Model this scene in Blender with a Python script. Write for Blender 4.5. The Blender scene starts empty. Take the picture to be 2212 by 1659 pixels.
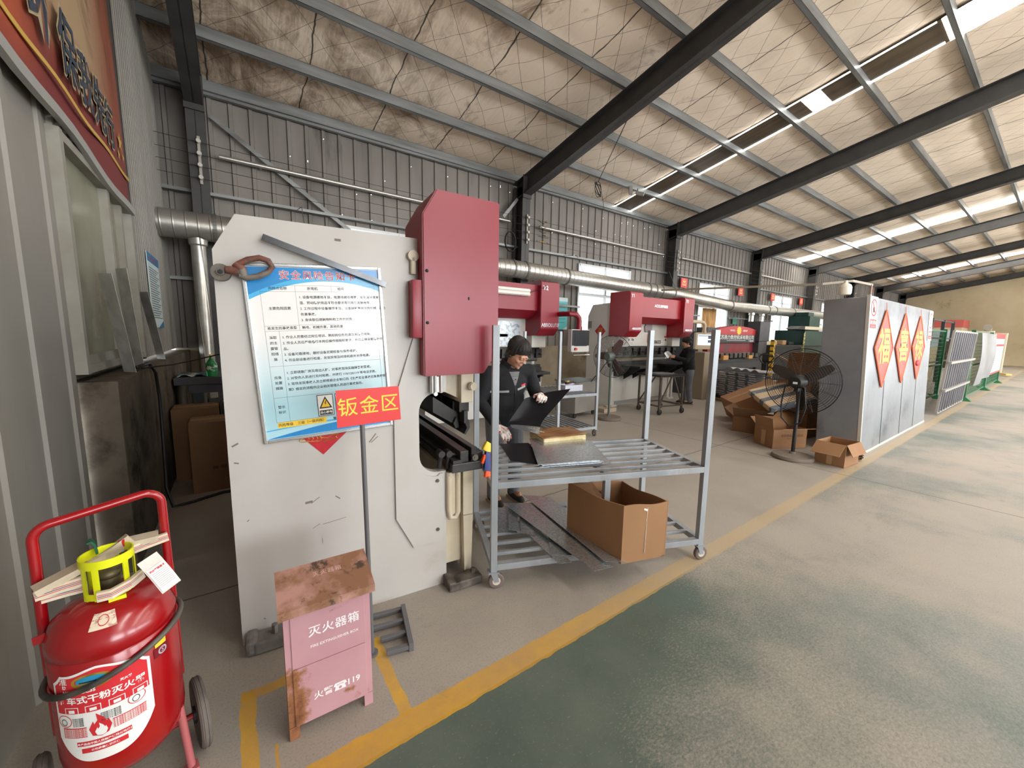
import bpy, bmesh, math, random
from mathutils import Matrix, Vector, Euler
R = math.radians
PI = math.pi
S = bpy.context.scene
COL = S.collection

# ------------------------------------------------------------ camera, light, exposure
cam_data = bpy.data.cameras.new('camera')
cam = bpy.data.objects.new('camera', cam_data)
COL.objects.link(cam)
cam_data.sensor_width = 36.0
cam_data.lens = 842.2 / 2212 * 36.0
cam_data.clip_start = 0.05
cam_data.clip_end = 200
_rot = Matrix(((0.81838572, 0.06005567, -0.57152265), (-0.57444654, 0.11318124, -0.81067946), (0.01599974, 0.99175769, 0.12712468)))
cam.matrix_world = Matrix.Translation((0, 0, 1.6)) @ _rot.to_4x4()
S.camera = cam
S.view_settings.view_transform = 'Standard'
S.view_settings.look = 'None'
S.view_settings.gamma = 1.0
S.view_settings.use_curve_mapping = False
S.view_settings.exposure = 1.44

world = bpy.data.worlds.new('sky')
S.world = world
world.use_nodes = True
world.node_tree.nodes['Background'].inputs[0].default_value = (0.85, 0.93, 1.0, 1)
world.node_tree.nodes['Background'].inputs[1].default_value = 1.6

# daylight levels of the panes that let it in (radiance of the overcast sky behind them)
PANE_BACK = 0.8      # windows of the long wall in the photograph
PANE_AISLE = 5.7     # windows and gates of the long wall on the aisle side
PANE_ROOF = 6.5      # clear roof lights
# ------------------------------------------------------------ node helpers
def srgb(r, g, b):
    def f(c):
        c /= 255.0
        return c / 12.92 if c <= 0.04045 else ((c + 0.055) / 1.055) ** 2.4
    return (f(r), f(g), f(b), 1.0)

class NT:
    def __init__(self, name):
        self.m = bpy.data.materials.new(name)
        self.m.use_nodes = True
        self.t = self.m.node_tree
        self.b = self.t.nodes['Principled BSDF']
        self.pos = None
    def new(self, typ, **kw):
        n = self.t.nodes.new(typ)
        for k, v in kw.items():
            setattr(n, k, v)
        return n
    def link(self, a, b):
        self.t.links.new(a, b)
    def put(self, sock, v):
        if isinstance(v, bpy.types.NodeSocket):
            self.link(v, sock)
        else:
            sock.default_value = v
    def coord(self, kind='Object'):
        return self.new('ShaderNodeTexCoord').outputs[kind]
    def world_pos(self):
        return self.new('ShaderNodeNewGeometry').outputs['Position']
    def sep(self, v):
        n = self.new('ShaderNodeSeparateXYZ')
        self.link(v, n.inputs[0])
        return n.outputs[0], n.outputs[1], n.outputs[2]
    def mapping(self, v, scale=(1, 1, 1), rot=(0, 0, 0), loc=(0, 0, 0)):
        n = self.new('ShaderNodeMapping')
        self.link(v, n.inputs[0])
        n.inputs['Scale'].default_value = scale
        n.inputs['Rotation'].default_value = rot
        n.inputs['Location'].default_value = loc
        return n.outputs[0]
    def noise(self, v, scale=5, detail=4, rough=0.55, dist=0.0):
        n = self.new('ShaderNodeTexNoise')
        self.link(v, n.inputs['Vector'])
        n.inputs['Scale'].default_value = scale
        n.inputs['Detail'].default_value = detail
        n.inputs['Roughness'].default_value = rough
        n.inputs['Distortion'].default_value = dist
        return n.outputs['Fac']
    def math(self, op, a, b=0.0, c=0.0, clamp=False):
        n = self.new('ShaderNodeMath', operation=op, use_clamp=clamp)
        for i, v in enumerate((a, b, c)):
            self.put(n.inputs[i], v)
        return n.outputs[0]
    def ramp(self, f, a, b, lo=0.0, hi=1.0):
        n = self.new('ShaderNodeMapRange')
        self.put(n.inputs[0], f)
        n.inputs[1].default_value = a
        n.inputs[2].default_value = b
        n.inputs[3].default_value = lo
        n.inputs[4].default_value = hi
        return n.outputs[0]
    def mix(self, f, a, b):
        n = self.new('ShaderNodeMix', data_type='RGBA')
        self.put(n.inputs[0], f)
        self.put(n.inputs[6], a)
        self.put(n.inputs[7], b)
        return n.outputs[2]
    def bump(self, h, strength=0.2, dist=0.01):
        n = self.new('ShaderNodeBump')
        n.inputs['Strength'].default_value = strength
        n.inputs['Distance'].default_value = dist
        self.link(h, n.inputs['Height'])
        self.link(n.outputs[0], self.b.inputs['Normal'])

MATS = {}
def pm(name, col, rough=0.5, metal=0.0, col2=None, scale=6.0, amount=(0.35, 0.7), bump=0.0, bscale=None, stretch=(1, 1, 1), spec=0.5, coat=0.0,
       stain=None, sscale=3.0, samount=(0.6, 0.75), rough2=None):
    """plain painted / metal / card material with a noise variation and an optional patchy stain"""
    if name in MATS:
        return MATS[name]
    t = NT(name)
    b = t.b
    b.inputs['Roughness'].default_value = rough
    b.inputs['Metallic'].default_value = metal
    b.inputs['Specular IOR Level'].default_value = spec
    if coat:
        b.inputs['Coat Weight'].default_value = coat
        b.inputs['Coat Roughness'].default_value = 0.15
    co = t.mapping(t.coord(), stretch)
    c = col
    if col2:
        nz = t.noise(co, scale)
        c = t.mix(t.ramp(nz, amount[0], amount[1]), col, col2)
        if rough2 is not None:
            t.link(t.ramp(nz, amount[0], amount[1], rough, rough2), b.inputs['Roughness'])
    if stain:
        s = t.noise(co, sscale, 8, 0.7)
        c = t.mix(t.ramp(s, samount[0], samount[1]), c, stain)
    t.put(b.inputs['Base Color'], c)
    if bump:
        t.bump(t.noise(co, bscale or scale * 4, 5), bump)
    MATS[name] = t.m
    return t.m

def emit(name, col, strength):
    if name in MATS:
        return MATS[name]
    t = NT(name)
    t.b.inputs['Base Color'].default_value = (0.02, 0.02, 0.02, 1)
    t.put(t.b.inputs['Emission Color'], col)
    t.b.inputs['Emission Strength'].default_value = strength
    MATS[name] = t.m
    return t.m

# ------------------------------------------------------------ mesh helpers
class MB:
    """collects shapes into one mesh"""
    def __init__(self):
        self.bm = bmesh.new()
    def _m(self, verts, M):
        if M is not None:
            bmesh.ops.transform(self.bm, matrix=M, verts=verts)
    def box(self, c, s, rot=None, bevel=0.0, M=None):
        g = bmesh.ops.create_cube(self.bm, size=1.0)
        v = g['verts']
        bmesh.ops.scale(self.bm, vec=s, verts=v)
        if bevel:
            es = list({e for x in v for e in x.link_edges})
            r = bmesh.ops.bevel(self.bm, geom=es, offset=bevel, segments=2, affect='EDGES', profile=0.6)
            v = list(set(r['verts']) | {x for x in v if x.is_valid})
        T = Matrix.Translation(c)
        if rot:
            T = T @ Euler(rot).to_matrix().to_4x4()
        self._m(v, T)
        self._m(v, M)
        return self
    def box2(self, a, b, bevel=0.0, M=None):
        return self.box([(p + q) / 2 for p, q in zip(a, b)], [abs(q - p) for p, q in zip(a, b)], None, bevel, M)
    def poly(self, pts):
        vs = [self.bm.verts.new(p) for p in pts]
        self.bm.faces.new(vs)
        return self
    def prism(self, pts, vec, M=None):
        """closed solid: polygon of 3-D points swept by vec"""
        vec = Vector(vec)
        a = [self.bm.verts.new(p) for p in pts]
        b = [self.bm.verts.new(Vector(p) + vec) for p in pts]
        f1 = self.bm.faces.new(a)
        f2 = self.bm.faces.new(list(reversed(b)))
        n = len(a)
        for i in range(n):
            self.bm.faces.new((a[(i + 1) % n], a[i], b[i], b[(i + 1) % n]))
        self._m(a + b, M)
        return self
    def tube(self, path, r, seg=10, cap=True, closed=False, M=None, flat=None):
        """round (or flat: (w,h)) bar swept along a path; r may be a list"""
        P = [Vector(p) for p in path]
        n = len(P)
        rings = []
        up = None
        for i in range(n):
            if closed:
                d = (P[(i + 1) % n] - P[i - 1])
            else:
                d = P[min(i + 1, n - 1)] - P[max(i - 1, 0)]
            if d.length < 1e-9:
                d = Vector((0, 0, 1))
            d.normalize()
            if up is None:
                up = Vector((0, 0, 1)) if abs(d.z) < 0.9 else Vector((1, 0, 0))
            x = d.cross(up)
            if x.length < 1e-6:
                x = d.orthogonal()
            x.normalize()
            y = x.cross(d).normalized()
            up = y
            rr = r[i] if isinstance(r, (list, tuple)) else r
            if flat:
                w, h = flat
                ring = [self.bm.verts.new(P[i] + x * sx * w / 2 + y * sy * h / 2) for sx, sy in ((-1, -1), (1, -1), (1, 1), (-1, 1))]
            else:
                ring = [self.bm.verts.new(P[i] + x * rr * math.cos(2 * PI * k / seg) + y * rr * math.sin(2 * PI * k / seg)) for k in range(seg)]
            rings.append(ring)
        m = len(rings[0])
        for i in range(n if closed else n - 1):
            a, b = rings[i], rings[(i + 1) % n]
            for k in range(m):
                self.bm.faces.new((a[k], a[(k + 1) % m], b[(k + 1) % m], b[k]))
        if cap and not closed:
            self.bm.faces.new(list(reversed(rings[0])))
            self.bm.faces.new(rings[-1])
        self._m([v for q in rings for v in q], M)
        return self
    def cyl(self, p0, p1, r, seg=20, M=None):
        return self.tube([p0, p1], r, seg, M=M)
    def lathe(self, prof, seg=28, M=None, a0=0.0, a1=2 * PI):
        """profile of (r, z) turned about z"""
        full = abs(a1 - a0 - 2 * PI) < 1e-6
        k = seg if full else seg + 1
        rows = []
        for r, z in prof:
            rows.append([self.bm.verts.new((r * math.cos(a0 + (a1 - a0) * i / seg), r * math.sin(a0 + (a1 - a0) * i / seg), z)) for i in range(k)])
        for a, b in zip(rows, rows[1:]):
            for i in range(seg):
                j = (i + 1) % k
                try:
                    self.bm.faces.new((a[i], a[j], b[j], b[i]))
                except ValueError:
                    pass
        vs = [v for q in rows for v in q]
        bmesh.ops.remove_doubles(self.bm, verts=vs, dist=1e-5)
        self._m([v for v in vs if v.is_valid], M)
        return self
    def ball(self, c, r, seg=16, M=None):
        g = bmesh.ops.create_uvsphere(self.bm, u_segments=seg, v_segments=max(6, seg // 2), radius=1.0)
        v = g['verts']
        s = (r, r, r) if isinstance(r, (int, float)) else r
        bmesh.ops.scale(self.bm, vec=s, verts=v)
        self._m(v, Matrix.Translation(c))
        self._m(v, M)
        return self
    def grid(self, f, nu, nv, M=None, thick=0.0):
        """surface from a function f(u, v) on 0..1"""
        V = [[self.bm.verts.new(f(i / nu, j / nv)) for j in range(nv + 1)] for i in range(nu + 1)]
        fs = []
        for i in range(nu):
            for j in range(nv):
                fs.append(self.bm.faces.new((V[i][j], V[i + 1][j], V[i + 1][j + 1], V[i][j + 1])))
        vs = [v for q in V for v in q]
        if thick:
            for x in fs:
                x.normal_update()
            g = bmesh.ops.solidify(self.bm, geom=fs, thickness=thick)
            vs = list({v for v in vs} | {e for e in g['geom'] if isinstance(e, bmesh.types.BMVert)})
        self._m(vs, M)
        return self
    def text(self, s, size, M=None, align='CENTER', extrude=0.0, bold=0.0, sx=1.0, spacing=1.0):
        cu = bpy.data.curves.new('lettering', 'FONT')
        cu.body = s
        cu.size = size
        cu.align_x = align
        cu.align_y = 'CENTER'
        cu.resolution_u = 2
        cu.extrude = extrude
        cu.offset = bold
        cu.space_character = spacing
        o = bpy.data.objects.new('lettering', cu)
        COL.objects.link(o)
        dg = bpy.context.evaluated_depsgraph_get()
        dg.update()
        me = bpy.data.meshes.new_from_object(o.evaluated_get(dg))
        bpy.data.objects.remove(o)
        bpy.data.curves.remove(cu)
        n0 = len(self.bm.verts)
        self.bm.from_mesh(me)
        bpy.data.meshes.remove(me)
        self.bm.verts.ensure_lookup_table()
        vs = self.bm.verts[n0:]
        if sx != 1.0:
            bmesh.ops.scale(self.bm, vec=(sx, 1, 1), verts=vs)
        self._m(vs, M)
        return self
    def mesh(self, me, M=None):
        n0 = len(self.bm.verts)
        self.bm.from_mesh(me)
        self.bm.verts.ensure_lookup_table()
        self._m(self.bm.verts[n0:], M)
        return self
    def build(self, name, mat, parent=None, smooth=False, M=None, recalc=True, angle=40):
        if recalc:
            bmesh.ops.recalc_face_normals(self.bm, faces=self.bm.faces)
        me = bpy.data.meshes.new(name)
        self.bm.to_mesh(me)
        self.bm.free()
        o = bpy.data.objects.new(name, me)
        COL.objects.link(o)
        for m in (mat if isinstance(mat, (list, tuple)) else [mat]):
            me.materials.append(m)
        if smooth:
            me.shade_smooth()
            if angle < 180:
                me.set_sharp_from_angle(angle=R(angle))
        if parent is not None:
            o.parent = parent
        if M is not None:
            o.matrix_local = M
        return o

def tag(o, label, cat=None, group=None, kind=None):
    if label:
        o['label'] = label
    if cat:
        o['category'] = cat
    if group:
        o['group'] = group
    if kind:
        o['kind'] = kind
    return o

def thing(name, label, cat, loc=(0, 0, 0), rotz=0.0, group=None, M=None):
    o = bpy.data.objects.new(name, None)
    o.empty_display_size = 0.1
    COL.objects.link(o)
    if M is not None:
        o.matrix_world = M
    else:
        o.matrix_world = Matrix.Translation(loc) @ Matrix.Rotation(rotz, 4, 'Z')
    return tag(o, label, cat, group)

def dup(o, M=None, label=None, parent=None):
    """copy of a thing with copies of its parts and sub-parts (mesh data shared)"""
    kids = list(o.children)
    c = o.copy()
    COL.objects.link(c)
    c.parent = parent
    if parent is not None:
        c.matrix_local = o.matrix_local
    for k in kids:
        dup(k, parent=c)
    if M is not None:
        c.matrix_world = M
    if label:
        c['label'] = label
    return c

def at(x, y, z=0.0, rz=0.0):
    return Matrix.Translation((x, y, z)) @ Matrix.Rotation(rz, 4, 'Z')

def upright(x, y, z, rz=0.0, tilt=0.0):
    """frame on a wall seen from -y: local x right, local y up, local z towards the viewer"""
    return Matrix.Translation((x, y, z)) @ Matrix.Rotation(rz, 4, 'Z') @ Matrix.Rotation(R(90), 4, 'X') @ Matrix.Rotation(tilt, 4, 'Z')

def struct(o):
    o['kind'] = 'structure'
    return o

def arc(c, r, a0, a1, n, plane='xz'):
    out = []
    for i in range(n + 1):
        a = a0 + (a1 - a0) * i / n
        p, q = r * math.cos(a), r * math.sin(a)
        if plane == 'xz':
            out.append((c[0] + p, c[1], c[2] + q))
        elif plane == 'xy':
            out.append((c[0] + p, c[1] + q, c[2]))
        else:
            out.append((c[0], c[1] + p, c[2] + q))
    return out

def line(p, q, n):
    p, q = Vector(p), Vector(q)
    return [p + (q - p) * i / n for i in range(n + 1)]

rnd = random.Random(7)
# ============================================================ materials of the hall
YW, XG, XF, YR, RIDGE = 8.1, -0.79, 43.0, -10.0, -1.0     # long wall, near gable, far gable, aisle-side wall, ridge
def roof_z(y):
    return 5.342 + 0.19 * (YW - y) if y >= RIDGE else 5.342 + 0.19 * (YW - RIDGE) - 0.19 * (RIDGE - y)

def floor_material():
    t = NT('worn concrete floor with green aisle paint and yellow lines')
    P = t.world_pos()
    x, y, z = t.sep(P)
    n1 = t.noise(P, 0.55, 5, 0.6)
    n2 = t.noise(P, 3.2, 6, 0.65)
    n3 = t.noise(P, 38, 4, 0.7)
    n4 = t.noise(t.mapping(P, (60, 110, 60), (0, 0, 0.5)), 1.0, 3, 0.7)
    c = t.mix(t.ramp(n1, 0.35, 0.65), srgb(168, 160, 149), srgb(152, 145, 136))
    c = t.mix(t.ramp(n2, 0.42, 0.75, 0, 0.6), c, srgb(176, 166, 152))
    c = t.mix(t.ramp(t.noise(P, 120, 2, 0.6), 0.50, 0.72, 0, 0.35), c, srgb(112, 104, 95))
    c = t.mix(t.ramp(n3, 0.62, 0.82, 0, 0.5), c, srgb(105, 98, 88))
    # green paint on the aisle: thick beside the line close to the entrance, worn away further on
    aisle = t.math('LESS_THAN', y, 1.34)
    near = t.math('MULTIPLY', t.ramp(x, 0.9, 3.1, 1, 0.2), t.ramp(y, -0.5, 1.25, 0.15, 1.0))
    keep = t.math('ADD', near, t.ramp(n1, 0.3, 0.7, -0.25, 0.35))
    grain = t.math('ADD', t.math('MULTIPLY', n4, 0.75), t.math('MULTIPLY', n3, 0.35))
    cover = t.ramp(t.math('SUBTRACT', keep, grain), -0.38, 0.12, 0.0, 1.0)
    green = t.mix(t.ramp(n2, 0.3, 0.7), srgb(66, 84, 76), srgb(88, 102, 92))
    green = t.mix(t.ramp(n4, 0.60, 0.72), green, srgb(126, 120, 98))
    pale = t.mix(t.ramp(n1, 0.48, 0.62, 0, 0.55), c, srgb(124, 140, 138))
    c_aisle = t.mix(t.math('MULTIPLY', cover, 0.92), pale, green)
    c = t.mix(aisle, c, c_aisle)
    # yellow border of the aisle
    wob = t.math('MULTIPLY', t.math('SUBTRACT', t.noise(P, 9, 3), 0.5), 0.03)
    yy = t.math('ADD', y, wob)
    xx = t.math('ADD', x, wob)
    def band(v, a, b):
        return t.math('MULTIPLY', t.math('GREATER_THAN', v, a), t.math('LESS_THAN', v, b))
    m = band(yy, 1.325, 1.445)
    wear = t.math('ADD', t.math('MULTIPLY', n2, 0.6), t.math('MULTIPLY', n4, 0.4))
    worn = t.ramp(x, 0.6, 2.6, 0.95, 0.42)
    m = t.math('MULTIPLY', m, t.math('MULTIPLY', worn, t.ramp(wear, 0.42, 0.66, 1.0, 0.75)))
    yel = t.mix(t.ramp(n2, 0.35, 0.7), srgb(214, 165, 45), srgb(190, 140, 48))
    yel = t.mix(t.ramp(x, 1.2, 2.8), yel, srgb(200, 168, 108))
    c = t.mix(m, c, yel)
    for ax, a, b, ay, d, e in ((xx, -0.082, -0.025, yy, 1.40, 1.925), (yy, 1.875, 1.93, xx, -0.08, 0.12), (xx, 0.468, 0.52, yy, 1.43, 1.92), (yy, 1.88, 1.93, xx, 0.30, 0.52), (xx, 0.028, 0.040, yy, 1.46, 1.60)):
        mm = t.math('MULTIPLY', band(ax, a, b), band(ay, d, e))
        mm = t.math('MULTIPLY', mm, t.ramp(wear, 0.35, 0.6, 0.95, 0.7))
        c = t.mix(mm, c, yel)
    # saw-cut joints and hairline cracks
    w2 = t.math('MULTIPLY', t.math('SUBTRACT', t.noise(P, 2.5, 5, 0.7), 0.5), 0.05)
    for v, k in ((x, 5.82), (x, 11.82), (x, 17.8), (y, 2.85), (y, -3.1)):
        d = t.math('ABSOLUTE', t.math('SUBTRACT', t.math('ADD', v, w2), k))
        c = t.mix(t.ramp(d, 0.004, 0.010, 0.75, 0.0), c, srgb(48, 44, 40))
    # oil and dust stains
    s = t.noise(t.mapping(P, (0.9, 1.6, 1), loc=(3, 1, 0)), 1.0, 7, 0.7, 0.4)
    c = t.mix(t.ramp(s, 0.60, 0.75, 0, 0.45), c, srgb(92, 84, 74))
    t.link(c, t.b.inputs['Base Color'])
    t.link(t.ramp(n2, 0.3, 0.75, 0.42, 0.62), t.b.inputs['Roughness'])
    t.b.inputs['Specular IOR Level'].default_value = 0.4
    t.bump(t.math('ADD', t.math('MULTIPLY', n3, 0.5), n4), 0.12, 0.004)
    return t.m

def roof_material():
    t = NT('foil faced insulation blanket under a diagonal wire net')
    P = t.coord()
    x, y, z = t.sep(P)
    n1 = t.noise(P, 0.35, 6, 0.65, 0.3)
    n2 = t.noise(t.mapping(P, (1.2, 0.8, 1)), 1.1, 8, 0.72, 0.8)
    n3 = t.noise(t.mapping(P, (3.0, 0.7, 1)), 3.0, 5, 0.7)
    c = t.mix(t.ramp(n1, 0.35, 0.65), srgb(244, 226, 205), srgb(232, 213, 190))
    old = t.ramp(x, 0.0, 7.0, 0.20, 0.0)
    st = t.ramp(t.math('ADD', n2, old), 0.62, 0.80, 0.0, 0.8)
    c = t.mix(st, c, srgb(112, 82, 52))
    c = t.mix(t.ramp(n3, 0.62, 0.80, 0, 0.4), c, srgb(160, 136, 110))
    # diagonal wires
    for a, b in ((1.0, 0.9), (1.0, -0.9)):
        wob = t.math('MULTIPLY', t.math('SUBTRACT', t.noise(P, 1.7, 2), 0.5), 0.12)
        v = t.math('ADD', t.math('ADD', t.math('MULTIPLY', x, a), t.math('MULTIPLY', y, b)), wob)
        f = t.math('ABSOLUTE', t.math('SUBTRACT', t.math('FRACT', t.math('DIVIDE', v, 0.52)), 0.5))
        c = t.mix(t.ramp(f, 0.487, 0.494, 0.0, 0.7), c, srgb(70, 56, 42))
    # overlaps of the blanket run up the slope
    w = t.math('MULTIPLY', t.math('SUBTRACT', t.noise(P, 0.8, 4), 0.5), 0.25)
    f = t.math('ABSOLUTE', t.math('SUBTRACT', t.math('FRACT', t.math('DIVIDE', t.math('ADD', t.math('ADD', x, w), 0.12), 1.25)), 0.5))
    gap = t.ramp(t.math('ADD', f, t.math('MULTIPLY', n3, 0.012)), 0.494, 0.502, 0.0, 0.95)
    c = t.mix(gap, c, srgb(24, 20, 17))
    t.link(c, t.b.inputs['Base Color'])
    t.b.inputs['Roughness'].default_value = 0.55
    wav = t.noise(t.mapping(P, (4.5, 0.5, 1)), 1.6, 3, 0.5)
    t.bump(t.math('ADD', t.math('MULTIPLY', wav, 1.0), t.math('MULTIPLY', n2, 0.6)), 0.45, 0.06)
    return t.m

M_floor = floor_material()
M_roof = roof_material()
M_clad = pm('grey ribbed wall cladding', srgb(138, 131, 124), 0.5, 0.1, srgb(112, 106, 100), 1.3, stretch=(1, 1, 0.25), stain=srgb(70, 64, 58), sscale=1.0)
M_clad2 = pm('pale ribbed gable cladding', srgb(144, 140, 133), 0.55, 0.0, srgb(120, 115, 107), 1.5, stretch=(1, 1, 0.2), stain=srgb(112, 100, 84), sscale=1.4, samount=(0.56, 0.78))
M_plaster = pm('dusty plaster knee wall', srgb(178, 164, 140), 0.9, 0, srgb(140, 126, 106), 1.6, bump=0.15, stain=srgb(84, 76, 66), sscale=1.8, samount=(0.55, 0.72))
M_knee = pm('dark stained concrete knee wall', srgb(108, 99, 87), 1.0, 0, srgb(78, 70, 61), 2.0, bump=0.2, spec=0.05, stain=srgb(48, 43, 38), sscale=2.2, samount=(0.5, 0.7))
M_fargable = pm('yellowed plaster of the far gable', srgb(206, 190, 158), 0.9, 0, srgb(182, 164, 130), 0.5, stain=srgb(112, 92, 64), sscale=0.5, samount=(0.58, 0.75))
M_steel = pm('charcoal painted structural steel', srgb(58, 57, 56), 0.5, 0.1, srgb(70, 68, 66), 3)
M_galv = pm('galvanised purlin steel', srgb(150, 152, 152), 0.45, 0.55, srgb(116, 116, 114), 2.2, stretch=(0.4, 3, 3), stain=srgb(108, 96, 82), sscale=1.5)
M_alu = pm('aluminium window frame', srgb(188, 190, 190), 0.4, 0.5)
M_pane = emit('bright daylight behind frosted pane', (0.90, 0.97, 1.0, 1), PANE_BACK)
M_pane2 = emit('bright daylight behind aisle pane', (0.93, 0.97, 1.0, 1), PANE_AISLE)
M_sky = emit('daylight through clear roof sheet', (1.0, 0.975, 0.92, 1), PANE_ROOF)
M_skydim = emit('daylight through soiled roof sheet', (0.16, 0.12, 0.08, 1), 0.35)
M_hole = emit('daylight through a screw hole', (0.9, 0.95, 1, 1), 6.0)

# ============================================================ the setting
m = MB()
m.poly([(XG, YR, 0), (XF, YR, 0), (XF, YW + 0.1, 0), (XG, YW + 0.1, 0)])
struct(m.build('floor', M_floor))

def roof_sheet(y0, y1, name):
    m = MB()
    nx, ny = 220, max(8, int(abs(y1 - y0) / 0.11))
    def f(u, v):
        x = XG + u * (XF - XG)
        y = y0 + v * (y1 - y0)
        k = (YW - 0.02 - y) / 1.09
        s = abs(math.sin(PI * k)) ** 0.6
        sag = 0.05 * s * (0.55 + 0.45 * math.sin(x * 5.03 + math.sin(y * 0.7) * 1.5))
        return (x, y, roof_z(y) + 0.02 - sag)
    m.grid(f, nx, ny)
    return struct(m.build(name, M_roof, smooth=True, angle=180))
roof_sheet(YW + 0.05, RIDGE, 'ceiling')
roof_sheet(RIDGE, YR, 'ceiling')
m = MB()
m.box2((XG - 0.3, YR - 0.3, 7.6), (XF + 0.3, YW + 0.4, 7.7))

def ribbed(m, a, b, z0, z1, y, pitch, depth, rib=0.05, axis='x', flip=1, ph=0.0):
    """profiled sheet from a to b along an axis: flat pans with raised ribs"""
    pts = []
    n = int(math.floor((a - ph) / pitch))
    s = a
    pts.append((a, 0))
    k = n
    while True:
        c = ph + (k + 0.5) * pitch
        for d, h in ((-rib / 2 - 0.012, 0), (-rib / 2, depth), (rib / 2, depth), (rib / 2 + 0.012, 0)):
            if a < c + d < b:
                pts.append((c + d, h))
        k += 1
        if c > b:
            break
    pts.append((b, 0))
    lo = []
    hi = []
    for s, h in pts:
        p = (s, y - flip * h) if axis == 'x' else (y + flip * h, s)
        lo.append(m.bm.verts.new((p[0], p[1], z0)))
        hi.append(m.bm.verts.new((p[0], p[1], z1)))
    for i in range(len(lo) - 1):
        m.bm.faces.new((lo[i], lo[i + 1], hi[i + 1], hi[i]))

# long wall with the windows
WIN = [(1.72 + 6.15 * k, 3.98 + 6.13 * k) for k in range(7)]
WZ0, WZ1 = 1.30, 3.58
m = MB()
edge = XG
for a, b in WIN:
    ribbed(m, edge, a, 1.3, 5.5, YW, 0.27, 0.03)
    ribbed(m, a, b, WZ1, 5.5, YW, 0.27, 0.03)
    edge = b
ribbed(m, edge, XF, 1.3, 5.5, YW, 0.27, 0.03)
wb = struct(m.build('wall_back', M_clad))
m = MB()
m.box2((XG, YW - 0.06, 0), (XF, YW + 0.12, 1.3))
kn = struct(m.build('wall_back_base', M_plaster))
m = MB()
for i in range(46):
    hx = rnd.choice([k * 0.27 + 0.135 for k in range(0, 46)])
    hz = rnd.choice((4.55, 4.95, 3.75, 4.2, 5.0)) + rnd.uniform(-0.03, 0.03)
    if any(a - 0.1 < hx < b + 0.1 for a, b in WIN) and hz < 3.7:
        continue
    m.ball((hx, YW - 0.032, hz), (0.0045, 0.002, 0.0055), 6)
h = struct(m.build('wall_back_pinholes', M_hole))  # glowing dots added for daylight through screw holes
h.parent = wb
for k, (a, b) in enumerate(WIN):
    w = bpy.data.objects.new('window_%d' % (k + 1), None)
    COL.objects.link(w)
    w.location = (a, YW, WZ0)
    struct(w)
    W, H = b - a, WZ1 - WZ0
    m = MB()
    f = 0.05
    for p, q in (((0, -0.05, 0), (W, 0.04, f)), ((0, -0.05, H - f), (W, 0.04, H)), ((-0.002, -0.054, -0.002), (f, 0.042, H + 0.002)), ((W - f, -0.054, -0.002), (W + 0.002, 0.042, H + 0.002)),
                 ((0.01, -0.058, 1.40), (W - 0.01, 0.038, 1.48)), ((W / 2 - 0.03, -0.062, 0.01), (W / 2 + 0.03, 0.036, H - 0.01)), ((0, -0.04, 1.92), (W, 0.03, 1.95))):
        m.box2(p, q)
    m.build('window_frame', M_alu, w)
    m = MB()
    m.box2((f, 0.0, f), (W - f, 0.012, H - f))
    m.build('pane', M_pane, w)

# near gable on the banner side
GW0, GW1 = 3.36, 5.22
m = MB()
ribbed(m, -10, GW0, 0.0, 7.2, XG, 0.43, 0.014, 0.05, 'y', 1, 0.02)
ribbed(m, GW0, GW1, 2.70, 7.2, XG, 0.105, 0.022, 0.03, 'y')
ribbed(m, GW1, YW, 1.3, 7.2, XG, 0.105, 0.022, 0.03, 'y')
struct(m.build('wall_left', M_clad2))
m = MB()
m.box2((XG - 0.1, 3.38, 0), (-0.62, YW, 1.27), bevel=0.012)
struct(m.build('wall_left_base', M_knee))
w = bpy.data.objects.new('window_8', None)
COL.objects.link(w)
w.location = (XG, GW0, 1.32)
struct(w)
W, H = GW1 - GW0, 1.38
m = MB()
for p, q in (((-0.03, 0, 0), (0.05, W, 0.05)), ((-0.02, 0, 0.05), (0.03, W, 0.11)), ((-0.03, 0, H - 0.05), (0.05, W, H)), ((-0.032, -0.004, -0.002), (0.054, 0.05, H + 0.002)), ((-0.032, W - 0.05, -0.002), (0.054, W + 0.003, H + 0.002)), ((-0.03, 1.02, 0), (0.045, 1.08, H)), ((-0.03, 1.5, 0), (0.035, 1.55, H))):
    m.box2(p, q)
m.build('window_frame', pm('dusty white window frame', srgb(158, 155, 146), 0.6, 0, srgb(136, 130, 118), 3), w)
m = MB()
m.box2((-0.02, 0.05, 0.05), (-0.008, W - 0.05, H - 0.05))
m.box2((-0.09, -0.12, -0.1), (-0.05, W + 0.1, H + 0.1))
m.build('pane', pm('clouded dirty glass', srgb(150, 150, 130), 0.25, 0, srgb(120, 116, 96), 1.2, stain=srgb(168, 166, 140), sscale=1.5), w)
m = MB()
m.box2((XG, 5.22, 1.3), (XG + 0.045, 5.30, 4.6))
m.box2((XG, 5.305, 1.3), (XG + 0.02, 5.335, 5.2))
struct(m.build('trim_1', pm('dark corner flashing', srgb(66, 62, 58), 0.5, 0.2)))
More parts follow.
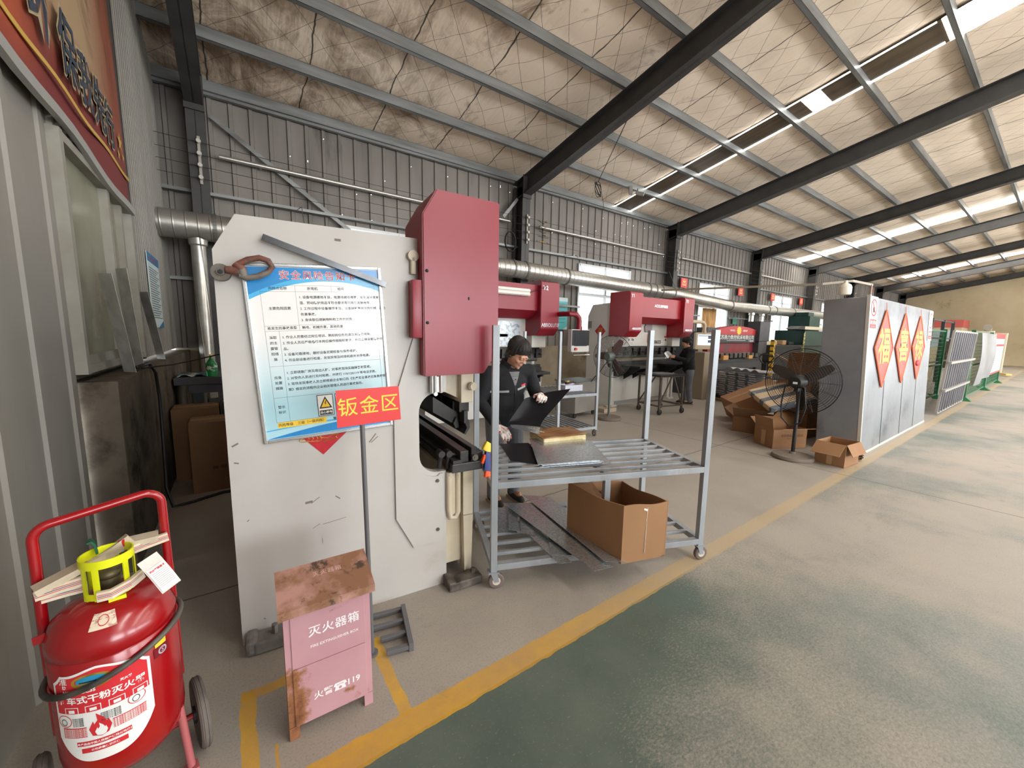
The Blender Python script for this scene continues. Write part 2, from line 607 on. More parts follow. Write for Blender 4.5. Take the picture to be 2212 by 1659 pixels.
# far gable and aisle-side wall
m = MB()
m.prism([(XF, YR, 0), (XF, YW, 0), (XF, YW, 5.4), (XF, RIDGE, 7.2), (XF, YR, 5.4)], (0.2, 0, 0))
struct(m.build('wall_right', M_fargable))
m = MB()
AW = [(0.6 + 6 * k, 4.9 + 6 * k) for k in range(7)]
m.box2((XG, YR - 0.15, 0), (XF, YR, 0.9))
m.box2((XG, YR - 0.15, 3.9), (XF, YR, 5.5))
e = XG
for a, b in AW + [(XF, XF)]:
    m.box2((e, YR - 0.15, 0.9), (a, YR, 3.9))
    e = b
struct(m.build('wall_front', M_clad2))
for k, (a, b) in enumerate(AW):
    m = MB()
    m.box2((a, YR - 0.05, 0.9), (b, YR - 0.03, 3.9))
    o = struct(m.build('window_%d' % (k + 9), M_pane2))
    m = MB()
    for i in range(5):
        m.box((a + (b - a) * i / 4, YR - 0.02, 2.4), (0.06, 0.06, 3.0))
    m.box(((a + b) / 2, YR - 0.02, 2.6), (b - a, 0.06, 0.06))
    m.build('window_frame', M_alu, o)

# roof lights: three strips on the visible slope, more on the far slope
def strip(name, x0, x1, y0, y1, mat, dz=0.05, parent=None):
    m = MB()
    m.prism([(x0, y0, roof_z(y0) - dz), (x1, y0, roof_z(y0) - dz), (x1, y1, roof_z(y1) - dz), (x0, y1, roof_z(y1) - dz)], (0, 0, 0.012))
    o = m.build(name, mat, parent)
    return struct(o)
s1 = strip('window_16', 9.16, 9.92, 8.0, -0.9, pm('soiled fibreglass roof light', srgb(92, 76, 56), 0.35, 0, srgb(58, 48, 38), 2.0, stretch=(6, 0.6, 1)))
strip('pane', 9.16, 9.19, 8.0, 1.75, M_sky, 0.056, s1)
strip('pane', 9.86, 9.92, 8.0, 1.75, M_sky, 0.056, s1)
strip('pane', 9.19, 9.86, 3.52, 3.22, M_sky, 0.056, s1)
strip('pane', 9.16, 9.92, 1.70, -0.9, M_sky, 0.056, s1)
strip('window_17', 22.2, 22.85, 7.95, -0.9, M_sky)
strip('window_18', 34.9, 35.6, 6.6, -0.9, M_sky)
for k, x in enumerate((3.0, 9.4, 15.4, 22.4, 28.5, 35.0)):
    strip('window_%d' % (19 + k), x, x + 0.9, -1.3, -9.4, M_sky)

# portal frames
FX = [-0.30, 5.72, 11.86, 17.86, 23.9, 30.0, 36.0, 42.4]
ORD = ['first', 'second', 'third', 'fourth', 'fifth', 'sixth', 'seventh', 'eighth']
def hsec(m, p, q, w, h, up, t=0.012, hq=None):
    """H section from p to q, flange width w, depth h (hq at the end)"""
    p, q, up = Vector(p), Vector(q), Vector(up)
    d = (q - p).normalized()
    x = d.cross(up).normalized()
    y = x.cross(d).normalized()
    hq = hq or h
    for s0, s1, a in ((-0.5, 0.5, 0), (-0.5, -0.5, 1), (0.5, 0.5, 1)):
        if a == 0:
            pr = [(x * t / 2, -0.5), (x * t / 2, 0.5), (-x * t / 2, 0.5), (-x * t / 2, -0.5)]
            A = [p + o + y * (s * h) for o, s in pr]
            B = [q + o + y * (s * hq) for o, s in pr]
        else:
            sg = s0
            pr = [(-0.5, 0), (0.5, 0), (0.5, 1), (-0.5, 1)]
            A = [p + x * w * u + y * (sg * h - math.copysign(v * t, sg)) for u, v in pr]
            B = [q + x * w * u + y * (sg * hq - math.copysign(v * t, sg)) for u, v in pr]
        va = [m.bm.verts.new(o) for o in A]
        vb = [m.bm.verts.new(o) for o in B]
        m.bm.faces.new(va)
        m.bm.faces.new(list(reversed(vb)))
        for i in range(4):
            m.bm.faces.new((va[i], va[(i + 1) % 4], vb[(i + 1) % 4], vb[i]))
for i, x in enumerate(FX):
    m = MB()
    hsec(m, (x, YW - 0.24, 0), (x, YW - 0.28, 5.05), 0.22, 0.30, (0, 1, 0), 0.014, 0.36)
    m.box((x, YW - 0.48, 4.98), (0.24, 0.02, 0.5))
    o = struct(m.build('column', M_steel))
    tag(o, 'dark steel column on the window wall, %s from the banner gable' % ORD[i], 'column')
    m = MB()
    hsec(m, (x, YW - 0.1, roof_z(YW - 0.1) - 0.42), (x, RIDGE, roof_z(RIDGE) - 0.44), 0.22, 0.40, (0, 0, 1), 0.014, 0.34)
    hsec(m, (x, RIDGE, roof_z(RIDGE) - 0.44), (x, YR, roof_z(YR) - 0.42), 0.22, 0.34, (0, 0, 1), 0.014, 0.40)
    o = struct(m.build('roof_beam', M_steel))
    tag(o, 'dark steel roof beam across the hall, %s from the banner gable' % ORD[i], 'beam')
    m = MB()
    m.box((x, YR + 0.2, 2.6), (0.22, 0.32, 5.2))
    tag(struct(m.build('column', M_steel)), 'dark steel column on the aisle wall, %s from the banner gable' % ORD[i], 'column')
PY = [8.02, 7.02, 5.93, 4.88, 3.80, 2.69, 1.58, 0.5, -0.6]
for i, y in enumerate(PY):
    m = MB()
    z = roof_z(y)
    h = 0.16 if i else 0.22
    for a, b in (((XG, y - 0.035, z - h), (XF, y - 0.031, z - 0.005)), ((XG, y - 0.035, z - h), (XF, y + 0.035, z - h + 0.004)), ((XG, y + 0.031, z - h), (XF, y + 0.035, z - h + 0.025)), ((XG, y - 0.035, z - 0.012), (XF, y + 0.035, z - 0.008))):
        m.box2(a, b)
    o = struct(m.build('purlin_beam', M_galv))
    tag(o, 'galvanised roof purlin running the length of the hall, %s up from the window wall' % (ORD + ['ninth'])[i], 'purlin')
for i, y in enumerate((-1.8, -3.4, -5.0, -6.6, -8.2)):
    m = MB()
    m.box((21, y, roof_z(y) - 0.08), (43, 0.06, 0.16))
    tag(struct(m.build('purlin_beam', M_galv)), 'galvanised roof purlin over the aisle, %s down from the ridge' % ORD[i], 'purlin')
# wall rails
for i, (z, d) in enumerate(((3.66, 0.05), (5.18, 0.06), (2.35, 0.05))):
    m = MB()
    if i < 2:
        m.box2((XG, YW - 0.16, z), (XF, YW - 0.10, z + d))
        m.box2((XG, YW - 0.16, z), (XF, YW - 0.04, z + 0.006))
    else:
        e = XG
        for a, b in WIN:
            m.box2((e, YW - 0.16, z), (a, YW - 0.10, z + d))
            e = b
        m.box2((e, YW - 0.16, z), (XF, YW - 0.10, z + d))
    o = struct(m.build('trim_%d' % (i + 2), M_galv))
# knee braces between columns
def bar(name, label, cat, p, q, w, h, mat, group=None):
    m = MB()
    m.tube([p, q], 0, flat=(w, h))
    o = m.build(name, mat)
    return tag(o, label, cat, group)
struct(bar('trim_5', 'diagonal flat steel wall brace beside the first column', 'brace', (-0.12, 7.98, 4.85), (3.1, 7.98, 2.60), 0.012, 0.07, M_galv))
struct(bar('trim_6', 'short diagonal steel brace on the second column', 'brace', (5.25, 7.9, 4.30), (5.62, 7.86, 4.76), 0.012, 0.07, M_galv))
# ============================================================ materials of the machines and small things
M_white = pm('off-white machine enamel', srgb(194, 191, 187), 0.38, 0, srgb(182, 178, 172), 1.2, stain=srgb(168, 156, 138), sscale=1.6, samount=(0.62, 0.85))
M_cream = pm('yellowed cream enamel', srgb(208, 198, 178), 0.45, 0, srgb(192, 178, 150), 4, stain=srgb(120, 96, 62), sscale=5, samount=(0.62, 0.75))
M_red = pm('crimson machine enamel', srgb(140, 27, 45), 0.33, 0, srgb(132, 24, 41), 2.0, bump=0.03, bscale=60)
M_dark = pm('black oiled tool steel', srgb(46, 45, 45), 0.42, 0.4, srgb(62, 60, 58), 8)
M_iron = pm('bright worn tool steel', srgb(120, 118, 114), 0.35, 0.7, srgb(86, 84, 80), 9)
M_chrome = pm('chrome', srgb(220, 222, 224), 0.12, 1.0)
M_black = pm('matt black plastic', srgb(24, 24, 25), 0.5)
M_rust = pm('rusty brown forged iron', srgb(96, 66, 56), 0.7, 0.2, srgb(132, 78, 66), 12, stain=srgb(120, 112, 104), sscale=10, samount=(0.52, 0.6))
M_grease = pm('greasy grey forged iron', srgb(120, 114, 106), 0.55, 0.4, srgb(92, 84, 76), 14)
M_yellow = pm('yellow print', srgb(244, 204, 60), 0.5)
M_gold = pm('gold foil print', srgb(206, 168, 66), 0.35, 0.5, srgb(160, 118, 36), 30)
M_ink = pm('black print', srgb(38, 40, 46), 0.5)
M_paper = pm('white print', srgb(236, 236, 232), 0.5)
M_redprint = pm('red print', srgb(206, 44, 52), 0.45)
M_signred = pm('bright red sign board', srgb(214, 48, 46), 0.42)
M_poleg = pm('grey painted pole', srgb(104, 104, 106), 0.45, 0.2)
M_galvt = pm('galvanised square tube', srgb(172, 177, 182), 0.40, 0.35, srgb(136, 140, 144), 3.0, stretch=(1, 1, 0.35), stain=srgb(132, 122, 108), sscale=2.5)
M_sheet = pm('spangled galvanised sheet', srgb(214, 220, 224), 0.27, 0.85, srgb(180, 187, 192), 70, amount=(0.46, 0.6))
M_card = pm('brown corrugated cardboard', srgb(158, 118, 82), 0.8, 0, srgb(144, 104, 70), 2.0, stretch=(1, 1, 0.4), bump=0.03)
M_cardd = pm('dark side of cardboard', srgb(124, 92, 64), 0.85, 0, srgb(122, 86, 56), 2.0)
M_tape = pm('clear parcel tape', srgb(186, 150, 108), 0.2)
M_rubber = pm('grey caster rubber', srgb(120, 104, 100), 0.6, 0, srgb(96, 84, 80), 10)
M_rubberd = pm('black rubber', srgb(34, 33, 33), 0.6)

# ============================================================ press brake in front (seen from its side)
MACH = at(-0.066, 2.25, 0, R(-5.5))
pb = thing('press_brake', 'white press brake with tall red side box, close to the pink box', 'press brake', M=MACH)
throat = [(1.09, 0.75)] + [(x, z) for x, y, z in arc((1.04, 0, 0.865), 0.115, -PI / 2, -PI, 8)] + [(x, z) for x, y, z in arc((1.04, 0, 1.13), 0.115, PI, PI / 2, 8)] + [(1.09, 1.245)]
outer = [(0, 0.0), (1.09, 0.0)] + throat + [(1.09, 2.12), (0.093, 2.12), (0, 1.955)]
m = MB()
m.prism([(x, 0, z) for x, z in outer], (0, 0.06, 0))
m.build('side_frame', M_white, pb)
m = MB()
m.prism([(x, 2.05, z) for x, z in outer], (0, 0.06, 0))
m.box2((0.0, 0.06, 1.25), (0.05, 2.05, 1.9))
m.box2((0.1, 0.06, 1.95), (0.9, 2.05, 2.0))
m.build('rear_frame', M_white, pb)
th2 = [(1.05, 0.742)] + [(x, z) for x, y, z in arc((1.03, 0, 0.862), 0.135, -PI / 2, -PI, 8)] + [(x, z) for x, y, z in arc((1.03, 0, 1.133), 0.135, PI, PI / 2, 8)] + [(1.09, 1.268)]
cov = [(0.88, 0.30), (1.068, 0.305), (1.068, 0.742)] + th2 + [(1.09, 1.6), (0.905, 1.6), (0.778, 1.20), (0.778, 0.505)]
m = MB()
m.prism([(x, -0.014, z) for x, z in cov], (0, 0.014, 0))
c = m.build('cover_plate', M_white, pb)
for z in (0.70, 0.385):
    m = MB()
    m.cyl((1.03, -0.020, z), (1.03, -0.012, z), 0.011, 14)
    m.cyl((1.03, -0.022, z), (1.03, -0.019, z), 0.005, 6)
    m.build('screw', M_iron, c)
# red cover of the cylinder
rb = [(0.93, 1.355), (0.93, 2.232), (1.01, 2.371), (1.395, 2.362), (1.395, 1.50), (1.30, 1.36)]
m = MB()
m.prism([(x, -0.10, z) for x, z in rb], (0, 0.36, 0))
bmesh.ops.bevel(m.bm, geom=list(m.bm.edges), offset=0.006, segments=2, affect='EDGES')
m.box2((0.875, -0.085, 1.57), (0.935, 0.0, 1.885), bevel=0.004)
c = m.build('cylinder_cover', M_red, pb, smooth=True)
m = MB()
for z in (1.935, 1.655):
    m.ball((0.952, -0.103, z), (0.009, 0.006, 0.009), 10)
m.ball((1.20, -0.101, 1.80), (0.006, 0.003, 0.010), 8)
m.build('screw', M_black, c)
m = MB()
m.prism([(x, 1.85, z) for x, z in rb], (0, 0.36, 0))
m.build('cylinder_cover', M_red, pb)
m = MB()
m.cyl((0.90, -0.03, 2.02), (0.90, 0.0, 2.02), 0.03, 12)
m.box((0.90, -0.015, 1.97), (0.03, 0.03, 0.1), bevel=0.008)
m.build('lifting_lug', M_cream, pb)
# ram, upper tools
m = MB()
m.box2((1.20, 0.02, 1.165), (1.285, 2.05, 1.95), bevel=0.006)
m.prism([(1.09, 0.07, 1.245), (1.20, 0.07, 1.19), (1.20, 0.07, 1.5), (1.09, 0.07, 1.5)], (0, 1.97, 0))
m.build('ram', M_cream, pb)
m = MB()
m.cyl((1.268, -0.01, 1.27), (1.268, 0.03, 1.27), 0.027, 18)
m.cyl((1.268, -0.02, 1.27), (1.268, -0.008, 1.27), 0.022, 18)
m.build('end_knob', M_cream, pb)
m = MB()
m.box2((1.205, 0.06, 1.10), (1.27, 2.0, 1.17))
m.box2((1.225, 0.03, 1.03), (1.25, 2.0, 1.11))
for k in range(8):
    m.box2((1.19, 0.14 + k * 0.24, 1.04), (1.275, 0.26 + k * 0.24, 1.16), bevel=0.006)
m.prism([(1.18, 0.10, 1.02), (1.20, 0.10, 1.06), (1.215, 0.10, 0.99), (1.195, 0.10, 0.985)], (0, 0.03, 0))
m.build('tool_clamp', M_dark, pb)
m = MB()
m.prism([(1.225, 0.03, 1.05), (1.26, 0.03, 1.05), (1.265, 0.03, 1.0), (1.235, 0.03, 0.955), (1.225, 0.03, 0.96), (1.245, 0.03, 1.0)], (0, 1.9, 0))
m.prism([(1.05, 0.12, 1.20), (1.22, 0.12, 1.08), (1.225, 0.12, 0.99), (1.05, 0.12, 1.10)], (0, 1.85, 0))
m.build('punch', M_dark, pb)
m = MB()
m.box((1.02, -0.03, 1.30), (0.075, 0.03, 0.10), bevel=0.004)
for x in (0.99, 1.01, 1.045):
    m.cyl((x, -0.048, 1.25), (x, -0.048, 1.37), 0.010, 12)
m.cyl((1.01, -0.06, 1.245), (1.01, -0.03, 1.245), 0.012, 12)
m.build('guide_rail', M_chrome, pb)
# bed, lower die, leg and feet
m = MB()
m.box2((1.205, 0.0, 0.42), (1.275, 2.08, 0.745), bevel=0.004)
m.prism([(1.215, 0.0, 0.04), (1.262, 0.0, 0.04), (1.275, 0.0, 0.43), (1.207, 0.0, 0.43)], (0, 0.08, 0))
m.box2((1.09, 0.05, 0.1), (1.21, 2.05, 0.74))
m.box2((1.235, 0.08, 0.05), (1.262, 2.08, 0.42))
m.build('bed', M_cream, pb)
m = MB()
m.tube([(1.105, -0.01, 0.74), (1.105, -0.01, 0.50), (1.115, -0.01, 0.44), (1.15, -0.01, 0.435), (1.165, -0.01, 0.47), (1.165, -0.01, 0.74)], 0.018, 10)
m.box2((1.11, -0.012, 0.46), (1.16, 0.05, 0.74))
m.build('guard_channel', M_cream, pb, smooth=True)
m = MB()
m.box2((1.11, -0.06, 0.745), (1.315, 2.1, 0.80), bevel=0.004)
m.box2((1.12, -0.05, 0.80), (1.175, 2.1, 0.82))
m.box2((1.17, -0.04, 0.80), (1.225, 2.1, 0.87), bevel=0.003)
m.box2((1.245, -0.04, 0.80), (1.285, 2.1, 0.885), bevel=0.003)
m.box2((1.285, -0.03, 0.80), (1.33, 0.05, 0.85), bevel=0.004)
m.build('lower_die', pm('worn grey die steel', srgb(78, 77, 76), 0.36, 0.5, srgb(58, 56, 55), 6), pb)
m = MB()
m.cyl((1.262, -0.065, 0.826), (1.262, -0.04, 0.826), 0.02, 16)
m.cyl((1.262, -0.07, 0.826), (1.262, -0.064, 0.826), 0.009, 6)
m.build('end_bolt', M_grease, pb)
m = MB()
for dx, dz in ((0, 0), (0.05, -0.005)):
    m.tube([(1.055 + dx, 0.02, 0.765 + dz), (1.06 + dx, 0.02, 0.81 + dz), (1.065 + dx, 0.02, 0.855 + dz)], [0.017, 0.014, 0.019], 12)
    m.cyl((1.065 + dx, 0.0, 0.855 + dz), (1.065 + dx, 0.06, 0.855 + dz), 0.021, 14)
m.cyl((1.06, 0.03, 0.855), (1.19, 0.03, 0.83), 0.012, 10)
m.build('clamp_lever', M_dark, pb)
m = MB()
m.box2((1.08, 0.5, 0.795), (0.98, 1.95, 0.81))
m.box2((0.96, 1.45, 0.81), (1.0, 1.75, 0.92), bevel=0.01)
m.build('back_gauge', M_iron, pb)
m = MB()
m.box((1.19, -0.07, 0.03), (0.20, 0.10, 0.055), bevel=0.008)
m.box((1.09, -0.06, 0.035), (0.05, 0.12, 0.065), bevel=0.014)
m.cyl((1.25, -0.06, 0.05), (1.25, -0.06, 0.085), 0.016, 6)
m.build('foot', pm('greasy black foot', srgb(60, 54, 50), 0.6, 0.2, srgb(130, 122, 112), 9), pb)
m = MB()
m.box((0.15, -0.06, 0.035), (0.18, 0.10, 0.06), bevel=0.008)
m.box((0.045, -0.05, 0.04), (0.05, 0.11, 0.075), bevel=0.016)
m.cyl((0.145, -0.06, 0.06), (0.145, -0.06, 0.11), 0.015, 6)
m.build('foot', pm('pale dusty foot', srgb(150, 146, 140), 0.7, 0.1, srgb(90, 86, 82), 7), pb)
# scuffs on the white side
m = MB()
for (x, z, L, a, w) in ((0.33, 0.70, 0.035, 0.1, 0.012), (0.36, 0.705, 0.05, 0.6, 0.003), (0.47, 0.70, 0.03, -0.7, 0.006), (0.36, 0.56, 0.04, 0.5, 0.002), (0.45, 0.57, 0.12, 0.12, 0.002), (0.385, 0.47, 0.002, 0, 0.03), (0.66, 1.01, 0.06, 0.9, 0.006), (0.67, 1.0, 0.05, 0.7, 0.004), (0.03, 1.05, 0.03, 0.5, 0.008), (0.03, 0.96, 0.02, -0.3, 0.006), (0.06, 0.66, 0.012, 0.8, 0.004), (0.52, 2.06, 0.03, 0, 0.012), (0.10, 0.115, 0.01, -0.6, 0.004)):
    m.box((x, -0.0006, z), (L, 0.001, w), (0, -a, 0))
m.build('scuff_marks', pm('grey scuff marks', srgb(120, 112, 104), 0.7), pb)

# ------------------------------------------------------------ framed safety notice
PW, PH = 0.612, 0.856
PM = MACH @ Matrix.Translation((0.436, 0, 1.492)) @ Matrix.Rotation(R(90), 4, 'X') @ Matrix.Rotation(R(3.2), 4, 'Z')
nt = thing('notice_board', 'silver framed blue and white safety notice board leaning on white machine side', 'notice board', M=PM)
def px(fx):
    return (fx - 0.5) * PW
def py(fy):
    return (0.5 - fy) * PH
m = MB()
m.box2((-PW / 2, -PH / 2, 0.001), (PW / 2, PH / 2, 0.007))
t = NT('glossy printed notice, white fading to pale blue')
gx, gy, gz = t.sep(t.coord())
t.link(t.mix(t.ramp(gy, 0.10, -0.25), srgb(236, 234, 232), srgb(172, 216, 228)), t.b.inputs['Base Color'])
t.b.inputs['Roughness'].default_value = 0.28
t.b.inputs['Coat Weight'].default_value = 0.6
t.b.inputs['Coat Roughness'].default_value = 0.06
t.bump(t.noise(t.coord(), 9, 3), 0.05, 0.02)
m.build('panel', t.m, nt)
m = MB()
for a, b in (((-PW / 2 - 0.006, -PH / 2 - 0.006, 0), (-PW / 2 + 0.010, PH / 2 + 0.006, 0.016)), ((PW / 2 - 0.010, -PH / 2 - 0.006, 0), (PW / 2 + 0.006, PH / 2 + 0.006, 0.016)),
             ((-PW / 2 + 0.010, PH / 2 - 0.010, 0), (PW / 2 - 0.010, PH / 2 + 0.006, 0.016)), ((-PW / 2 + 0.010, -PH / 2 - 0.006, 0), (PW / 2 - 0.010, -PH / 2 + 0.010, 0.016))):
    m.box2(a, b, bevel=0.003)
m.build('frame', pm('polished aluminium frame', srgb(206, 208, 208), 0.22, 0.9), nt)
M_blue = pm('blue print', srgb(20, 132, 200), 0.3, coat=0.4)
M_blue2 = pm('light blue print', srgb(70, 176, 226), 0.3, coat=0.4)
def band(y0, y1, mat, name, z, n=24, fx0=0.017, fx1=0.983):
    m = MB()
    a = [(px(fx0 + (fx1 - fx0) * i / n), py(y0((i / n))), z) for i in range(n + 1)]
    b = [(px(fx0 + (fx1 - fx0) * i / n), py(y1((i / n))), z) for i in range(n + 1)]
    va = [m.bm.verts.new(p) for p in a]
    vb = [m.bm.verts.new(p) for p in b]
    for i in range(n):
        m.bm.faces.new((va[i], va[i + 1], vb[i + 1], vb[i]))
    return m.build(name, mat, nt)
band(lambda u: 0.014, lambda u: 0.19 - 0.36 * u + 0.31 * u * u, M_blue2, 'header_band', 0.0074)
band(lambda u: 0.014, lambda u: 0.165 - 0.36 * u + 0.29 * u * u, M_blue, 'header_band', 0.0078)
band(lambda u: 0.985 - 0.055 * math.sin(u * 2.2), lambda u: 0.986, M_blue, 'footer_band', 0.0074)
band(lambda u: 0.935 - 0.02 * math.sin(u * 3), lambda u: 0.941 - 0.016 * math.sin(u * 3), M_blue2, 'footer_band', 0.0072)
m = MB()
T = lambda fx, fy, z=0.0082: Matrix.Translation((px(fx), py(fy), z))
m.text('安全风险告知卡', 0.046, T(0.515, 0.058, 0.0084), bold=0.0012, spacing=1.18)
m.build('title', M_paper, nt)
m = MB()
m.text('安全风险告知卡', 0.046, T(0.515, 0.058, 0.0088), bold=0.0, spacing=1.18)
m.build('title', M_redprint, nt)
m = MB()
X0, X1 = 0.095, 0.945
rows = [0.112, 0.146, 0.336, 0.366, 0.566, 0.748, 0.893]
def rule(x0, y0, x1, y1):
    m.box2((px(x0) - 0.0004, py(y1) - 0.0004, 0.0071), (px(x1) + 0.0004, py(y0) + 0.0004, 0.0075))
for r in rows:
    rule(X0, r, X1, r)
rule(X0, rows[0], X0, rows[-1])
rule(X1, rows[0], X1, rows[-1])
rule(0.335, rows[0], 0.335, rows[3])
rule(0.60, rows[0], 0.60, rows[1])
rule(0.75, rows[0], 0.75, rows[1])
rule(0.19, rows[3], 0.19, rows[6])
m.build('table_rules', M_ink, nt)
m = MB()
ts = 0.0158
def tx(s, fx, fy, size=ts, align='LEFT', sp=1.0):
    m.text(s, size, T(fx, fy), align=align, bold=0.00012, spacing=sp)
tx('风险点名称', 0.215, 0.129, align='CENTER')
tx('折弯机', 0.46, 0.129, align='CENTER')
tx('编号', 0.675, 0.129, align='CENTER')
tx('主要危险因素', 0.215, 0.240, align='CENTER')
for i, s in enumerate(('1. 设备电源接地不良，电源线磨损裸露，发生油环境潮', '湿、劳动防护用品不符合要求等均易引发触电等。', '2. 工作过程中设备操作不当，设备缺陷等易导致机械、其他', '伤害事故。', '3. 身体部位接触物料和工件的锐角。')):
    tx(s, 0.355, 0.178 + 0.0325 * i)
tx('易发生的事故类型', 0.215, 0.351, align='CENTER')
tx('触电、机械伤害、其他伤害', 0.355, 0.351)
for i, s in enumerate(('采取', '的主', '要管', '控措', '施')):
    tx(s, 0.143, 0.403 + 0.031 * i, align='CENTER')
for i, s in enumerate(('1. 作业人员需经过岗位培训、熟知岗位危险源及其防范措施。', '2. 作业人员应严格执行本岗位操作规程和要求，并应正确穿戴防护用', '品。', '3. 设备可靠接地，做好设备定期检查与保养维护。', '4. 作业前设备进行检查，发现异常及时停机修并关停电源。')):
    tx(s, 0.205, 0.403 + 0.033 * i)
for i, s in enumerate(('应急', '处置', '措施')):
    tx(s, 0.143, 0.632 + 0.031 * i, align='CENTER')
for i, s in enumerate(('1. 立即疏散厂房及周边人群，对事故现场实施隔离和警戒。', '2. 对受伤人员进行及时抢救，并拨打 110/120/119 等电话求救。', '3. 现场发现事故人员立即根据企业制订的《生产安全事故应急救援预', '案》规定的流程向企业相关管理人员进行事故报告。')):
    tx(s, 0.205, 0.608 + 0.033 * i)
tx('警示', 0.143, 0.805, align='CENTER')
tx('标识', 0.143, 0.835, align='CENTER')
m.build('printed_text', M_ink, nt)
for k, fx in enumerate((0.465, 0.605)):
    m = MB()
    m.box2((px(fx - 0.06), py(0.885), 0.0072), (px(fx + 0.06), py(0.758), 0.0076))
    s = m.build('warning_symbol', M_paper, nt)
    m = MB()
    for a, b in (((-0.062, 0.887), (-0.057, 0.756)), ((0.057, 0.887), (0.062, 0.756)), ((-0.062, 0.760), (0.062, 0.756)), ((-0.062, 0.887), (0.062, 0.883)), ((-0.05, 0.880), (0.05, 0.852))):
        m.box2((px(fx + a[0]), py(a[1]), 0.0077), (px(fx + b[0]), py(b[1]), 0.0079))
    m.poly([(px(fx - 0.05), py(0.84), 0.0078), (px(fx + 0.05), py(0.84), 0.0078), (px(fx), py(0.767), 0.0078)])
    m.build('symbol_outline', M_ink, s)
    m = MB()
    m.poly([(px(fx - 0.035), py(0.833), 0.0081), (px(fx + 0.035), py(0.833), 0.0081), (px(fx), py(0.781), 0.0081)])
    m.build('yellow_triangle', M_yellow, s)
    m = MB()
    m.text('当心触电' if k == 0 else '当心伤手', 0.0145, Matrix.Translation((px(fx), py(0.866), 0.0083)), bold=0.0003)
    m.build('caption', M_paper, s)
    m = MB()
    if k == 0:
        m.poly([(px(fx) + a * 0.001, py(0.812) + b * 0.001, 0.0083) for a, b in ((2, 17), (-5, 0), (0, 1), (-3, -11), (5, 4), (0, 3), (6, 15))])
    else:
        m.poly([(px(fx) + a * 0.001, py(0.815) + b * 0.001, 0.0083) for a, b in ((-8, -4), (8, -4), (4, 6), (-2, 9))])
    m.build('pictogram', M_ink, s)
m = MB()
m.box2((px(0.10), py(0.927), 0.0076), (px(0.46), py(0.894), 0.0080))
m.build('risk_level_strip', M_yellow, nt)
m = MB()
m.text('风险等级    三级（一般风险）', 0.0165, T(0.28, 0.911, 0.0084), bold=0.0002)
m.text('管控责任人', 0.0165, T(0.58, 0.911, 0.0084), bold=0.0002)
m.build('printed_text', M_ink, nt)

# steel strip, shackle, lucky fish picture on the same side
def on_side(u, z, v):
    return MACH @ Vector((u, v, z))
m = MB()
d = Vector((0.56, 0, -0.185)).normalized()
m.tube([(0.195, -0.026, 2.028), (0.748, -0.026, 1.852)], 0, flat=(0.004, 0.03))
m.tube([(0.192, -0.036, 2.014), (0.744, -0.036, 1.838)], 0, flat=(0.024, 0.003))
o = m.build('steel_strip', pm('dark bright angle strip', srgb(110, 112, 114), 0.25, 0.9, srgb(70, 70, 72), 2, stretch=(1, 1, 1)), None)
o.matrix_world = MACH
tag(o, 'thin steel angle strip slanting across the top of the notice board', 'steel strip')
sh = thing('lifting_shackle', 'rusty lifting shackle bolted to the upper corner of the white machine', 'shackle', M=MACH)
m = MB()
m.cyl((0.03, -0.04, 1.853), (0.03, 0.0, 1.853), 0.037, 24)
m.cyl((0.03, -0.05, 1.853), (0.03, -0.04, 1.853), 0.016, 16)
m.build('pin_washer', M_grease, sh, smooth=True)
m = MB()
m.cyl((0.03, -0.0535, 1.853), (0.03, -0.0505, 1.853), 0.010, 14)
m.build('pin_hole', M_black, sh)
m = MB()
m.tube([(0.05, -0.045, 1.865), (0.10, -0.045, 1.862)], [0.016, 0.022], 12)
P = [(0.10, -0.05, 1.893), (0.135, -0.052, 1.915), (0.18, -0.053, 1.928), (0.215, -0.053, 1.918), (0.228, -0.053, 1.892), (0.212, -0.053, 1.868), (0.175, -0.052, 1.846), (0.13, -0.05, 1.834), (0.10, -0.05, 1.845)]
m.tube(P, 0.0135, 12)
m.tube([(0.085, -0.048, 1.895), (0.11, -0.048, 1.87), (0.115, -0.048, 1.84)], [0.016, 0.022, 0.017], 12)
m.build('bow', M_rust, sh, smooth=True)
fm = thing('fish_picture', 'red diamond paper with gold fish under the notice board', 'lucky picture', M=MACH @ Matrix.Translation((0.415, 0, 1.115)) @ Matrix.Rotation(R(90), 4, 'X') @ Matrix.Rotation(R(-2), 4, 'Z'))
m = MB()
m.prism([(0, -0.165, 0.0002), (0.165, 0, 0.0002), (0, 0.165, 0.0002), (-0.165, 0, 0.0002)], (0, 0, 0.001))
m.build('paper', pm('red foil paper', srgb(196, 24, 40), 0.4, 0, srgb(170, 16, 34), 20), fm)
m = MB()
zz = 0.0022
def loop(pts, r=0.0022, closed=True):
    m.tube([(x, y, zz) for x, y in pts], r, 5, closed=closed)
loop([(-0.06 + 0.05 * math.cos(a) * (1.0), -0.075 + 0.02 * math.sin(a) - 0.006 * math.cos(2 * a)) for a in [i * PI / 10 for i in range(20)]])
loop([(-0.012, -0.072), (0.02, -0.075), (0.045, -0.06), (0.075, -0.058), (0.06, -0.07), (0.07, -0.085), (0.04, -0.082), (0.0, -0.095)], closed=False)
loop([(-0.07, -0.056), (-0.055, -0.043), (-0.03, -0.045), (-0.025, -0.058)], closed=False)
for k in range(4):
    loop([(-0.075 + 0.02 * k, -0.062), (-0.066 + 0.02 * k, -0.074), (-0.075 + 0.02 * k, -0.086)], 0.0016, False)
loop([(-0.098 + 0.006 * math.cos(a), -0.072 + 0.006 * math.sin(a)) for a in [i * PI / 4 for i in range(8)]], 0.002)
m.build('gold_fish', M_gold, fm)

